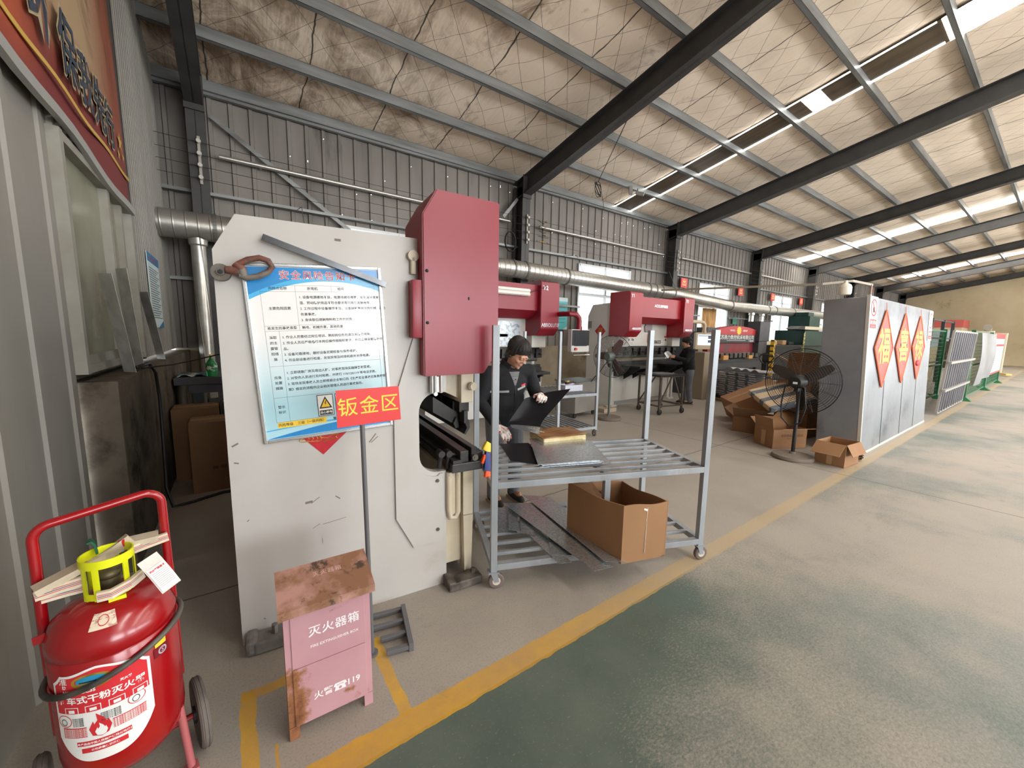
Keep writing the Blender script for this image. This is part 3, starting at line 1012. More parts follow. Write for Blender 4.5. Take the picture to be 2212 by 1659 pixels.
# ------------------------------------------------------------ red area sign on its pole
sp = thing('area_sign', 'red sheet metal area sign with yellow letters on a thin grey pole', 'sign', (0.462, 1.83, 0), 0)
m = MB()
m.tube([(0, 0, 0.01), (-0.005, 0, 0.55), (-0.012, 0, 1.20)], 0.011, 12)
m.build('pole', M_poleg, sp, smooth=True)
m = MB()
m.cyl((0, 0, 0), (0, 0, 0.012), 0.028, 20)
m.build('base_plate', M_poleg, sp)
SM = Matrix.Translation((0.019, -0.012, 1.262)) @ Matrix.Rotation(R(90), 4, 'X') @ Matrix.Rotation(R(1.5), 4, 'Z')
m = MB()
m.prism([(-0.142, -0.083, -0.002), (0.144, -0.083, -0.002), (0.140, 0.080, -0.002), (-0.138, 0.084, -0.002)], (0, 0, 0.004))
b = m.build('sign_board', M_signred, sp, M=SM)
m = MB()
m.text('钣金区', 0.088, Matrix.Translation((0.0, 0.0, 0.0026)), bold=0.0004, spacing=1.12)
m.build('lettering', M_yellow, b)

# ------------------------------------------------------------ pink fire extinguisher box
fb = thing('extinguisher_cabinet', 'faded pink rusty fire extinguisher box with sloping lid', 'fire extinguisher box', (0.078, 1.578, 0), R(-2.0))
t = NT('faded pink paint with rust')
P = t.coord()
x, y, z = t.sep(P)
n = t.noise(P, 7, 8, 0.7)
n2 = t.noise(P, 2.2, 4)
c = t.mix(t.ramp(n2, 0.3, 0.7), srgb(194, 150, 155), srgb(178, 130, 140))
edge = t.math('MAXIMUM', t.ramp(x, 0.035, 0.12, 0.36, 0.0), t.ramp(z, 0.36, 0.10, 0.0, 0.10))
edge = t.math('MULTIPLY', edge, t.ramp(z, 0.34, 0.28, 0.0, 1.0))
spot = t.ramp(t.math('ADD', t.math('ABSOLUTE', t.math('SUBTRACT', z, 0.495)), t.math('MULTIPLY', t.math('ABSOLUTE', t.math('SUBTRACT', x, 0.20)), 0.25)), 0.004, 0.03, 0.22, 0.0)
sp2 = t.ramp(t.math('ADD', t.math('ABSOLUTE', t.math('SUBTRACT', z, 0.115)), t.math('MULTIPLY', t.math('ABSOLUTE', t.math('SUBTRACT', x, 0.215)), 0.5)), 0.004, 0.03, 0.2, 0.0)
r = t.math('ADD', t.math('ADD', n, edge), t.math('MAXIMUM', spot, sp2))
c = t.mix(t.ramp(r, 0.70, 0.80), c, srgb(146, 96, 62))
c = t.mix(t.ramp(r, 0.82, 0.95), c, srgb(92, 52, 34))
t.link(c, t.b.inputs['Base Color'])
t.b.inputs['Roughness'].default_value = 0.6
t.bump(n, 0.1, 0.004)
M_pink = t.m
M_lid = pm('pink lid eaten by rust', srgb(178, 134, 122), 0.8, 0, srgb(136, 96, 70), 9, amount=(0.40, 0.56), stain=srgb(76, 58, 46), sscale=11, samount=(0.56, 0.63), bump=0.1)
m = MB()
m.prism([(0, 0.004, 0.05), (0, 0.155, 0.05), (0, 0.155, 0.60), (0, 0.004, 0.548)], (0.315, 0, 0))
m.build('body', M_pink, fb)
for (x0, x1, y0, y1) in ((0, 0.035, 0, 0.02), (0.28, 0.315, 0, 0.02), (0, 0.035, 0.135, 0.155), (0.28, 0.315, 0.135, 0.155)):
    m = MB()
    m.box2((x0, y0, 0), (x1, y1, 0.055))
    m.build('leg', M_pink, fb)
m = MB()
m.box2((0.022, 0.0, 0.30), (0.292, 0.008, 0.54), bevel=0.002)
d1 = m.build('door', M_pink, fb)
m = MB()
m.box2((0.022, -0.001, 0.052), (0.292, 0.008, 0.297), bevel=0.002)
d2 = m.build('door', M_pink, fb)
M_serif = pm('white stencil lettering', srgb(238, 230, 232), 0.6)
m = MB()
FT = lambda x, z, y=-0.0015: Matrix.Translation((x, y, z)) @ Matrix.Rotation(R(90), 4, 'X')
m.text('灭火器箱', 0.046, FT(0.176, 0.432), bold=0.0006, spacing=1.08)
m.build('lettering', M_serif, d1)
m = MB()
m.text('FIRE EXTINGUISHER BOX', 0.0155, FT(0.176, 0.372), bold=0.0002, spacing=1.02)
m.build('lettering', M_serif, d1)
m = MB()
m.text('火警', 0.036, FT(0.125, 0.152, -0.0025), bold=0.0006)
m.build('lettering', M_serif, d2)
m = MB()
m.text('119', 0.036, FT(0.238, 0.152, -0.0025), bold=0.001)
tel = FT(0.187, 0.150, -0.0025)
m.prism([tel @ Vector(p) for p in ((-0.022, -0.014, 0), (0.022, -0.014, 0), (0.018, 0.004, 0), (0.008, 0.010, 0), (-0.008, 0.010, 0), (-0.018, 0.004, 0))], (0, -0.0004, 0))
m.prism([tel @ Vector(p) for p in ((-0.026, 0.006, 0), (-0.014, 0.004, 0), (-0.012, 0.012, 0), (0.012, 0.012, 0), (0.014, 0.004, 0), (0.026, 0.006, 0), (0.020, 0.020, 0), (-0.020, 0.020, 0))], (0, -0.0004, 0))
m.build('lettering', M_serif, d2)
m = MB()
m.cyl((0.187, -0.0034, 0.146), (0.187, -0.0030, 0.146), 0.006, 14)
m.build('dial', M_pink, d2)
m = MB()
m.prism([(-0.016, -0.028, 0.545), (-0.016, 0.165, 0.612), (-0.016, 0.165, 0.628), (-0.016, -0.028, 0.566)], (0.347, 0, 0))
m.prism([(-0.016, -0.028, 0.535), (-0.016, -0.026, 0.566), (-0.016, -0.020, 0.566), (-0.016, -0.020, 0.535)], (0.347, 0, 0))
l = m.build('lid', M_lid, fb)
m = MB()
m.text('灭火器箱', 0.026, Matrix.Translation((0.17, 0.10, 0.6085)) @ Matrix.Rotation(math.atan2(0.062, 0.193), 4, 'X'), spacing=1.15)
m.build('lettering', pm('faded lettering', srgb(206, 168, 158), 0.7), l)
# small step ladder frame lying behind it
ld = thing('step_frame', 'grey steel step frame lying on the floor behind the pink box', 'step frame', (0.40, 1.80, 0), R(-12))
m = MB()
m.box2((0.225, -0.015, 0.0), (0.25, 0.30, 0.045), bevel=0.003)
m.build('side_rail', M_poleg, ld)
m = MB()
m.box2((-0.06, 0.11, 0.0), (-0.035, 0.30, 0.045), bevel=0.003)
m.build('side_rail', M_poleg, ld)
for y, x0 in ((0.0, 0.12), (0.095, 0.10), (0.19, -0.035), (0.285, -0.035)):
    m = MB()
    m.box2((x0, y - 0.012, 0.012), (0.225, y + 0.012, 0.034), bevel=0.002)
    m.build('rung', M_poleg, ld)
# ============================================================ wheeled fire extinguisher
ex = thing('trolley_extinguisher', 'big red wheeled fire extinguisher with yellow valve guard and printed label', 'fire extinguisher', (-0.385, 1.71, 0), R(12.7))
TR = 0.153
M_tank = pm('glossy red extinguisher paint', srgb(158, 8, 18), 0.25, 0, srgb(146, 8, 16), 3, coat=0.5, stain=srgb(140, 56, 54), sscale=2.5, samount=(0.60, 0.8))
prof = [(0.0, 0.165), (0.07, 0.170), (0.12, 0.19), (0.148, 0.23), (TR, 0.27), (TR, 0.612), (TR - 0.003, 0.616), (TR + 0.001, 0.620), (TR + 0.001, 0.655), (TR - 0.005, 0.668), (0.138, 0.698), (0.115, 0.722), (0.08, 0.742), (0.045, 0.752), (0.0, 0.755)]
m = MB()
m.lathe(prof, 48)
m.build('tank', M_tank, ex, smooth=True, angle=60)
m = MB()
hp = [(-0.150, 0.06, 0.30), (-0.152, 0.07, 0.62), (-0.150, 0.08, 0.86)] + [(-0.105 + 0.045 * math.cos(a), 0.085, 0.945 + 0.045 * math.sin(a)) for a in [PI - i * PI / 12 for i in range(7)]]
hp += [(0.105 + 0.045 * math.cos(a), 0.085, 0.975 + 0.045 * math.sin(a)) for a in [PI / 2 - i * PI / 12 for i in range(7)]] + [(0.150, 0.08, 0.86), (0.152, 0.07, 0.62), (0.150, 0.06, 0.30)]
m.tube(hp, 0.0135, 14)
h = m.build('handle', M_tank, ex, smooth=True)
m = MB()
m.tube([(0.13, -0.06, 0.26), (0.145, -0.075, 0.02)], 0.012, 12)
m.box((0.145, -0.075, 0.008), (0.04, 0.04, 0.016))
m.build('front_leg', pm('faded red tube', srgb(176, 96, 98), 0.5), ex, smooth=True)
m = MB()
m.cyl((-0.19, 0.03, 0.125), (0.19, 0.03, 0.125), 0.011, 12)
m.box((0, 0.05, 0.19), (0.30, 0.05, 0.03))
m.build('axle', M_tank, ex)
for s in (-1, 1):
    m = MB()
    m.lathe([(0.02, -0.014), (0.10, -0.014), (0.118, -0.016), (0.125, -0.010), (0.1255, 0.0), (0.125, 0.010), (0.118, 0.016), (0.10, 0.014), (0.02, 0.014), (0.02, -0.014)], 32, M=Matrix.Translation((s * 0.195, 0.03, 0.125)) @ Matrix.Rotation(R(90), 4, 'Y'))
    for k in (-0.006, 0.006):
        m.lathe([(0.124, k - 0.001), (0.1275, k), (0.124, k + 0.001)], 32, M=Matrix.Translation((s * 0.195, 0.03, 0.125)) @ Matrix.Rotation(R(90), 4, 'Y'))
    w = m.build('wheel', pm('dusty grey tyre', srgb(112, 104, 98), 0.8, 0, srgb(86, 80, 76), 12), ex, smooth=True)
    m = MB()
    m.cyl((s * 0.172, 0.03, 0.125), (s * 0.218, 0.03, 0.125), 0.03, 16)
    m.build('hub', M_black, w)
m = MB()
m.prism([(-0.145, 0.0, 0.655), (-0.170, 0.0, 0.655), (-0.171, 0.0, 0.678), (-0.145, 0.0, 0.682)], (0, 0.006, 0))
m.lathe([(0.0, -0.0005), (0.005, -0.0005)], 14, M=Matrix.Translation((-0.160, -0.0008, 0.667)) @ Matrix.Rotation(R(90), 4, 'X'))
m.build('side_lug', M_tank, ex)
# black hose looped round the tank
m = MB()
m.tube([((TR + 0.012) * math.cos(a), (TR + 0.012) * math.sin(a), 0.560 + 0.33 * (TR + 0.012) * math.cos(a) - 0.01 * math.sin(a)) for a in [2 * PI * k / 40 for k in range(40)]], 0.0085, 10, closed=True)
m.build('discharge_hose', pm('black rubber hose with pale dust', srgb(40, 38, 36), 0.5, 0, srgb(96, 92, 84), 9), ex, smooth=True, angle=180)
# valve under its yellow guard
M_guard = pm('fluorescent yellow green plastic', srgb(222, 226, 20), 0.4)
m = MB()
m.cyl((0, 0, 0.75), (0, 0, 0.80), 0.028, 18)
m.ball((0, 0, 0.81), (0.03, 0.03, 0.02), 14)
m.tube([(-0.02, 0, 0.815), (0.03, -0.01, 0.83), (0.05, -0.012, 0.85)], 0.008, 8)
m.build('valve', pm('grimy brass valve', srgb(120, 108, 76), 0.5, 0.6, srgb(84, 76, 60), 20), ex, smooth=True)
m = MB()
def ring(z0, z1, a0, a1):
    m.lathe([(0.060, z0), (0.064, z0), (0.064, z1), (0.060, z1), (0.060, z0)], 30, a0=a0, a1=a1)
ring(0.855, 0.882, 0, 2 * PI)
ring(0.755, 0.775, R(-150), R(-20))
for a in (-150, -118, -52, -15, 70, 130):
    ring(0.752, 0.86, R(a - 7), R(a + 7))
m.box((0.012, -0.066, 0.747), (0.04, 0.012, 0.016))
m.build('valve_guard', M_guard, ex, smooth=True)
m = MB()
m.tube([(-0.02, 0.045, 0.87), (-0.024, 0.045, 0.905), (-0.03, 0.045, 0.915), (-0.04, 0.045, 0.912)], 0, flat=(0.03, 0.006))
m.build('lever', pm('dark green plastic', srgb(22, 84, 58), 0.4), ex)
m = MB()
m.prism([(0.02, 0.05, 0.865), (0.045, 0.04, 0.868), (0.045, 0.04, 0.892), (0.03, 0.05, 0.886)], (0, 0.006, 0))
m.build('safety_pin_tab', M_redprint, ex)
# flat white fire hose folded behind and through the guard
M_hose = pm('cream canvas hose', srgb(226, 214, 192), 0.85, 0, srgb(206, 192, 168), 18, bump=0.05)
def hose_run(pts, lift):
    P = [Vector(p) + Vector((0, 0, lift)) for p in pts]
    m = MB()
    m.tube(P, 0, flat=(0.012, 0.030))
    o = m.build('canvas_hose', M_hose, ex)
    for dz, mt in ((0.006, M_redprint), (0.001, pm('blue stripe', srgb(50, 70, 130), 0.7)), (-0.004, M_redprint)):
        m = MB()
        for side in (-1, 1):
            m.tube([p + Vector((0, side * 0.0068, dz)) for p in P], 0, flat=(0.0015, 0.0014))
        m.build('stripe', mt, o)
hose_run([(-0.155, 0.015, 0.80), (-0.10, 0.01, 0.805), (-0.055, 0.0, 0.81)], 0.0)
hose_run([(-0.145, 0.035, 0.79), (-0.09, 0.03, 0.79), (-0.05, 0.02, 0.79)], -0.012)
hose_run([(-0.03, -0.071, 0.775), (0.0, -0.080, 0.775), (0.045, -0.066, 0.782), (0.075, -0.04, 0.79)], 0.0)
hose_run([(0.05, 0.045, 0.845), (0.10, 0.05, 0.85), (0.155, 0.052, 0.856)], 0.0)
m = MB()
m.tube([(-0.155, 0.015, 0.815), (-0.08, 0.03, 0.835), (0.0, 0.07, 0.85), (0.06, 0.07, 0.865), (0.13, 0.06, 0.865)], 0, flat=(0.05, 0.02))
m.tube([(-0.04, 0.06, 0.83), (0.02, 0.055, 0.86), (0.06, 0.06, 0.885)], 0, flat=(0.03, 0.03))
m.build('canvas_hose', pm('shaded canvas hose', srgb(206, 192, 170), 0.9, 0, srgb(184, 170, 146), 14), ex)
# printed shield label wrapped on the tank
def wrap(o, a0, r=TR + 0.0012, z0=0.0):
    for v in o.data.vertices:
        x, y, z = v.co
        a = a0 + x / TR
        v.co = ((r + z) * math.sin(a), -(r + z) * math.cos(a), z0 + y)
    o.data.update()
LA, LZ = R(-19), 0.445
def shield(x, top):
    u = abs(x) / 0.118
    if top:
        y = 0.150 - 0.012 * u - (0.030 * max(0, (u - 0.80) / 0.2) ** 0.6 if u > 0.80 else 0) + 0.006 * math.cos(u * 5)
        return y
    y = -0.155 + 0.085 * u ** 3.2
    return y
def patch(name, mat, top, bot, w0, w1, lift, parent, n=36, k=14):
    m = MB()
    m.grid(lambda u, v: (w0 + (w1 - w0) * u, bot(w0 + (w1 - w0) * u) * (1 - v) + top(w0 + (w1 - w0) * u) * v, lift), n, k)
    o = m.build(name, mat, parent, recalc=False)
    wrap(o, LA, z0=LZ)
    return o
lab = patch('label', M_paper, lambda x: shield(x, 1), lambda x: shield(x, 0), -0.118, 0.118, 0.0, ex)
rl = patch('label_panel', M_redprint, lambda x: shield(x * 1.05, 1) - 0.007, lambda x: 0.012 + 0.02 * abs(x), -0.110, 0.110, 0.0006, lab)
def wtext(s, size, x, y, mat, lift=0.0012, bold=0.0003, sp=1.0, par=None):
    m = MB()
    m.text(s, size, Matrix.Translation((x, y, 0)), bold=bold, spacing=sp)
    o = m.build('lettering', mat, par or lab, recalc=False)
    for v in o.data.vertices:
        v.co.z = lift
    wrap(o, LA, z0=LZ)
wtext('推车式干粉灭火器', 0.026, 0.0, 0.055, M_paper, bold=0.0007)
wtext('淮', 0.024, -0.082, 0.118, M_paper)
wtext('海', 0.026, 0.066, 0.122, M_paper)
wtext('牌', 0.012, -0.080, 0.100, M_paper)
wtext('MFTZ/ABC35', 0.014, -0.045, 0.083, M_paper, bold=0.0006)
wtext('灭火器', 0.009, 0.06, 0.083, M_paper)
def wbox(x0, y0, x1, y1, mat, lift=0.001, par=None, name='label_block'):
    m = MB()
    m.grid(lambda u, v: (x0 + (x1 - x0) * u, y0 + (y1 - y0) * v, lift), 8, 2)
    o = m.build(name, mat, par or lab, recalc=False)
    wrap(o, LA, z0=LZ)
def wellipse(cx, cy, rx, ry, mat, lift, hole=0.0):
    m = MB()
    n = 24
    m.grid(lambda u, v: (cx + rx * (hole + (1 - hole) * v) * math.cos(2 * PI * u), cy + ry * (hole + (1 - hole) * v) * math.sin(2 * PI * u), lift), n, 2)
    o = m.build('emblem', mat, lab, recalc=False)
    wrap(o, LA, z0=LZ)
wellipse(-0.012, 0.112, 0.048, 0.024, M_gold, 0.0010)
wellipse(-0.012, 0.114, 0.036, 0.016, pm('emblem blue', srgb(40, 140, 180), 0.5), 0.0014)
wbox(-0.046, 0.104, 0.022, 0.109, M_gold, 0.0016)
wbox(-0.04, 0.110, 0.0, 0.114, M_ink, 0.0016)
for k in range(4):
    x = -0.086 + k * 0.052
    for a, b in (((x, 0.010), (x + 0.036, 0.012)), ((x, 0.032), (x + 0.036, 0.034)), ((x, 0.010), (x + 0.002, 0.034)), ((x + 0.034, 0.010), (x + 0.036, 0.034))):
        wbox(a[0], a[1], b[0], b[1], M_paper, 0.0012)
    wbox(x + 0.010, 0.016, x + 0.026, 0.026, M_paper, 0.0012)
wbox(-0.100, -0.068, -0.036, -0.035, M_redprint)
wbox(0.022, -0.064, 0.098, -0.032, M_redprint)
wbox(-0.065, -0.098, 0.06, -0.083, M_redprint)
wbox(-0.055, -0.122, 0.05, -0.106, M_redprint)
for k in range(5):
    wtext('使用方法检查压力拔出保险销', 0.0052, -0.068, -0.040 - 0.0058 * k, M_paper, 0.0016, 0.0001)
    wtext('注意事项定期检查维护防止日晒', 0.0058, 0.060, -0.037 - 0.0058 * k, M_paper, 0.0016, 0.0001)
    wtext('提起喷管对准火焰', 0.0055, 0.020, -0.003 - 0.0058 * k, M_ink, 0.0012, 0.0001)
    wtext('拔出保险销', 0.0055, -0.055, -0.005 - 0.0058 * k, M_ink, 0.0012, 0.0001)
wtext('本产品由中国人民财产保险公司承保', 0.008, 0.0, -0.091, M_paper, 0.0016, 0.0002)
wtext('公司质量保证承保', 0.008, 0.0, -0.114, M_paper, 0.0016, 0.0002)
for cx, cy in ((-0.092, -0.012), (0.078, 0.002)):
    wellipse(cx, cy, 0.021, 0.020, M_redprint, 0.0010, 0.9)
    wellipse(cx - 0.002, cy - 0.004, 0.009, 0.011, M_ink, 0.0010, 0.8)
m = MB()
fl = [(0, -0.075), (-0.020, -0.068), (-0.027, -0.045), (-0.016, -0.020), (-0.014, -0.032), (-0.006, -0.020), (-0.008, 0.004), (0.008, -0.015), (0.014, -0.030), (0.018, -0.024), (0.024, -0.046), (0.016, -0.068)]
m.poly([(x - 0.004, y, 0.0014) for x, y in fl])
bmesh.ops.triangulate(m.bm, faces=m.bm.faces)
o = m.build('flame_symbol', M_redprint, lab, recalc=False)
wrap(o, LA, z0=LZ)
m = MB()
m.poly([(x * 0.55 - 0.003, (y + 0.07) * 0.55 - 0.070, 0.0018) for x, y in fl])
bmesh.ops.triangulate(m.bm, faces=m.bm.faces)
o = m.build('flame_symbol', M_paper, lab, recalc=False)
wrap(o, LA, z0=LZ)
LA = R(38)
m = MB()
wbox(-0.018, 0.120, 0.018, 0.140, M_yellow, 0.001, ex, 'sticker')
wbox(-0.022, 0.085, 0.026, 0.118, pm('maroon print', srgb(120, 24, 40), 0.4), 0.001, ex, 'sticker')
wellipse(0.004, 0.101, 0.014, 0.013, pm('silver print', srgb(180, 170, 180), 0.4), 0.0014, 0.65)
wtext('S', 0.018, 0.004, 0.101, pm('silver print', srgb(180, 170, 180), 0.4), 0.0016)
# paper seal on the dome
m = MB()
def dome(u, v):
    a = R(-24 + 26 * u)
    f = v
    r, z = 0.1375 - 0.040 * f, 0.6995 + 0.0365 * f - 0.006 * f * f
    return ((r + 0.001) * math.sin(a), -(r + 0.001) * math.cos(a), z + 0.003)
m.grid(dome, 8, 6)
st = m.build('seal', pm('cream printed seal', srgb(230, 214, 190), 0.6, 0, srgb(190, 150, 140), 60, amount=(0.5, 0.6)), ex, recalc=False)
m = MB()
m.grid(lambda u, v: Vector(dome(0.5 + (0.20 + 0.03 * v) * math.cos(2 * PI * u), 0.5 + (0.30 + 0.05 * v) * math.sin(2 * PI * u))) + Vector((0, -0.001, 0.001)), 20, 1)
m.build('seal_stamp', M_redprint, st, recalc=False)
# inspection card in a plastic sleeve
ic = thing('inspection_tag', 'white inspection card in clear sleeve hanging over the red extinguisher', 'tag', M=ex.matrix_world @ Matrix.Translation((0.112, -0.105, 0.805)) @ Euler((R(62), R(0), R(14))).to_matrix().to_4x4() @ Matrix.Rotation(R(17), 4, 'Z'))
m = MB()
m.grid(lambda u, v: ((u - 0.5) * 0.056, (v - 0.5) * 0.125, 0.004 * math.sin(v * 3) ), 4, 8, thick=0.0012)
m.build('sleeve', pm('hazy plastic sleeve', srgb(214, 208, 200), 0.2), ic)
m = MB()
m.grid(lambda u, v: ((u - 0.5) * 0.050, -0.058 + v * 0.085, 0.0028 + 0.004 * math.sin((0.04 + v * 0.7) * 3)), 4, 8)
c = m.build('card', M_paper, ic, recalc=False)
m = MB()
m.text('灭火器检查卡', 0.0072, Matrix.Translation((0, 0.016, 0.0085)), bold=0.0003)
m.build('lettering', M_redprint, c)
m = MB()
for k in range(9):
    m.box((0, 0.006 - 0.006 * k, 0.0076 - 0.00012 * k), (0.042, 0.0012, 0.0003))
m.build('printed_lines', pm('grey print', srgb(150, 146, 142), 0.6), c)
# ============================================================ rack trolleys of galvanised tube
def make_cart(label, M, L=1.51, D=0.75, mid=True, shelf=0.70, low=0.165, top=1.65, slats=7):
    c = thing('rack_trolley', label, 'trolley', M=M)
    t = 0.04
    for (x, y) in ((0, 0), (L, 0), (L, D), (0, D)):
        m = MB()
        m.box2((x - t / 2, y - t / 2, 0.115), (x + t / 2, y + t / 2, top), bevel=0.002)
        m.build('post', M_galvt, c)
        k = MB()
        k.box((x, y, 0.113), (0.07, 0.06, 0.006))
        for s in (-0.018, 0.018):
            k.prism([(x - 0.022, y + s, 0.112), (x + 0.022, y + s, 0.112), (x + 0.035, y + s, 0.045), (x + 0.005, y + s, 0.045)], (0, 0.003, 0))
        ca = k.build('caster', M_galvt, c)
        k = MB()
        W = Matrix.Translation((x + 0.018, y, 0.05)) @ Matrix.Rotation(R(90), 4, 'X')
        k.lathe([(0.008, -0.014), (0.044, -0.014), (0.050, -0.009), (0.050, 0.009), (0.044, 0.014), (0.008, 0.014), (0.008, -0.014)], 26, M=W)
        w = k.build('wheel', M_rubber, ca, smooth=True)
        k = MB()
        k.lathe([(0.0, -0.0155), (0.026, -0.0155), (0.026, 0.0155), (0.0, 0.0155)], 20, M=W)
        k.build('hub', pm('cream plastic hub', srgb(206, 196, 180), 0.4), w)
    for z, nm, n in ((shelf, 'upper_shelf', slats), (low, 'lower_shelf', slats - 1)):
        m = MB()
        for y in (0, D):
            m.box2((t / 2, y - t / 2, z - t), (L - t / 2, y + t / 2, z), bevel=0.0015)
        for x in (0, L):
            m.box2((x - t / 2, t / 2, z - t), (x + t / 2, D - t / 2, z), bevel=0.0015)
        m.box2((L * 0.52 - 0.015, t / 2, z - t), (L * 0.52 + 0.015, D - t / 2, z - t + 0.02))
        for k in range(1, n):
            y = D * k / n
            m.box2((t / 2, y - 0.012, z - 0.022), (L - t / 2, y + 0.012, z), bevel=0.001)
        m.build(nm, M_galvt, c)
    if mid:
        m = MB()
        m.box2((L * 0.50 - t / 2, -t / 2, 0.125), (L * 0.50 + t / 2, t / 2, shelf - t), bevel=0.0015)
        m.build('middle_post', M_galvt, c)
    return c
CM = at(1.24, 1.93, 0, R(-21.4))
make_cart('galvanised tube rack trolley holding the open cardboard box, in front of the worker', CM)
make_cart('galvanised tube rack trolley with a plastic tub on it, behind the worker', at(4.60, 4.20, 0, R(84)), L=1.0, D=0.74, mid=False, slats=9)

# --- on the near trolley
def carton(m, x0, y0, x1, y1, z0, z1, w=0.008):
    """open carton walls"""
    m.box2((x0, y0, z0), (x1, y1, z0 + w))
    m.box2((x0, y0, z0), (x1, y0 + w, z1))
    m.box2((x0, y1 - w, z0), (x1, y1, z1))
    m.box2((x0, y0 + w, z0), (x0 + w, y1 - w, z1))
    m.box2((x1 - w, y0 + w, z0), (x1, y1 - w, z1))
bx = thing('cardboard_box', 'tall open brown cardboard box standing on the lower shelf of the near trolley', 'box', (1.905, 1.475, 0.166), R(-17))
m = MB()
def wall_sheet(m, a, b, z0, ha, hb, bulge=0.0, th=0.006):
    a, b = Vector(a), Vector(b)
    n = Vector((b.y - a.y, a.x - b.x)).normalized()
    def f(u, v):
        p = a + (b - a) * u
        o = n * (bulge * math.sin(PI * u) * v)
        return (p.x + o.x, p.y + o.y, z0 + v * (ha + (hb - ha) * u) + 0.006 * math.sin(7 * u) * v)
    m.grid(f, 10, 6, thick=th)
wall_sheet(m, (0, 0), (0.335, 0), 0, 0.385, 0.375, 0.006)
wall_sheet(m, (0.335, 0), (0.27, 0.42), 0, 0.375, 0.36, -0.01)
wall_sheet(m, (0.27, 0.42), (-0.15, 0.47), 0, 0.36, 0.38, 0.0)
wall_sheet(m, (-0.15, 0.47), (0, 0), 0, 0.38, 0.385, 0.02)
m.prism([(0, 0, 0), (0.335, 0, 0), (0.27, 0.42, 0), (-0.15, 0.47, 0)], (0, 0, 0.008))
m.build('carton_body', M_card, bx)
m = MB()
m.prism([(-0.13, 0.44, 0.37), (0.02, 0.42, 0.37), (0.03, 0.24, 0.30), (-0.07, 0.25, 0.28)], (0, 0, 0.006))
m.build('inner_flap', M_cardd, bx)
m = MB()
m.tube([(0.175, -0.004, 0.375), (0.17, -0.005, 0.25), (0.168, -0.004, 0.05)], 0, flat=(0.003, 0.002))
m.box((0.16, -0.006, 0.345), (0.03, 0.002, 0.012), (0, 0.4, 0))
m.build('torn_label', pm('torn white label', srgb(232, 226, 214), 0.6), bx)
m = MB()
m.text('12×7', 0.06, Matrix.Translation((0.08, 0.432, 0.29)) @ Matrix.Rotation(R(90), 4, 'X'))
m.text('45 27', 0.05, Matrix.Translation((0.08, 0.432, 0.235)) @ Matrix.Rotation(R(90), 4, 'X'))
m.build('handwriting', M_ink, bx)

def steel_sheet(name, label, corners, th, mat, group=None, sag=0.0, lift=0.0):
    m = MB()
    a, b, c, d = [Vector(p) for p in corners]
    def f(u, v):
        p = (a * (1 - u) + b * u) * (1 - v) + (d * (1 - u) + c * u) * v
        p = p + Vector((0, 0, lift - sag * math.sin(PI * u) * (1 - v)))
        return p
    m.grid(f, 10, 10, thick=th)
    o = m.build(name, mat)
    return tag(o, label, 'sheet', group)
steel_sheet('steel_sheet', 'shiny spangled sheet on top of the trolley shelf, topmost of its stack', ((1.625, 1.985, 0.722), (2.06, 1.825, 0.722), (2.37, 2.31, 0.728), (1.965, 2.52, 0.732)), 0.002, M_sheet)
for k, (dx, dy, dz, wd) in enumerate(((0.02, -0.02, 0.0155, 'second'), (-0.01, -0.035, 0.010, 'third'), (0.05, -0.06, 0.005, 'lowest'))):
    steel_sheet('steel_sheet', 'galvanised sheet on the trolley shelf, %s from the top of its stack' % wd, ((1.625 + dx, 1.985 + dy, 0.7025 + dz), (2.06 + dx, 1.825 + dy, 0.7025 + dz), (2.37 + dx, 2.31 + dy, 0.704 + dz), (1.965 + dx, 2.52 + dy, 0.705 + dz)), 0.002, M_sheet)
M_darkref = pm('sheet coloured like dark reflection', srgb(24, 25, 30), 0.5, 0.0, srgb(34, 34, 38), 6, spec=0.25)  # dark reflection on the held metal is put into this colour
steel_sheet('steel_sheet', 'dark sheet sticking out beside the shiny stack on the trolley shelf', ((1.55, 2.20, 0.703), (1.70, 1.98, 0.703), (1.94, 2.50, 0.7035), (1.72, 2.60, 0.7035)), 0.0015, M_darkref)
pk = thing('wrapped_bundle', 'flat brown wrapped bundle with pale edges at the back of the near trolley', 'bundle', M=Matrix.Translation((2.17, 2.47, 0.700)) @ Matrix.Rotation(R(-12), 4, 'Z'))
m = MB()
def top(u, v):
    return (-0.16 + 0.42 * u, -0.14 + 0.28 * v, 0.062 + 0.012 * u + 0.006 * math.sin(9 * u + 3 * v))
m.grid(top, 12, 8, thick=0.006)
m.build('brown_wrap', pm('crinkled brown paper tape', srgb(168, 122, 74), 0.45, 0, srgb(118, 80, 48), 5, stretch=(1, 8, 1), bump=0.3, bscale=12), pk)
m = MB()
m.box2((-0.15, -0.135, 0.0), (0.26, 0.135, 0.060), bevel=0.014)
m.build('pale_core', pm('cream foam edge', srgb(222, 210, 172), 0.7, 0, srgb(196, 176, 120), 9), pk)
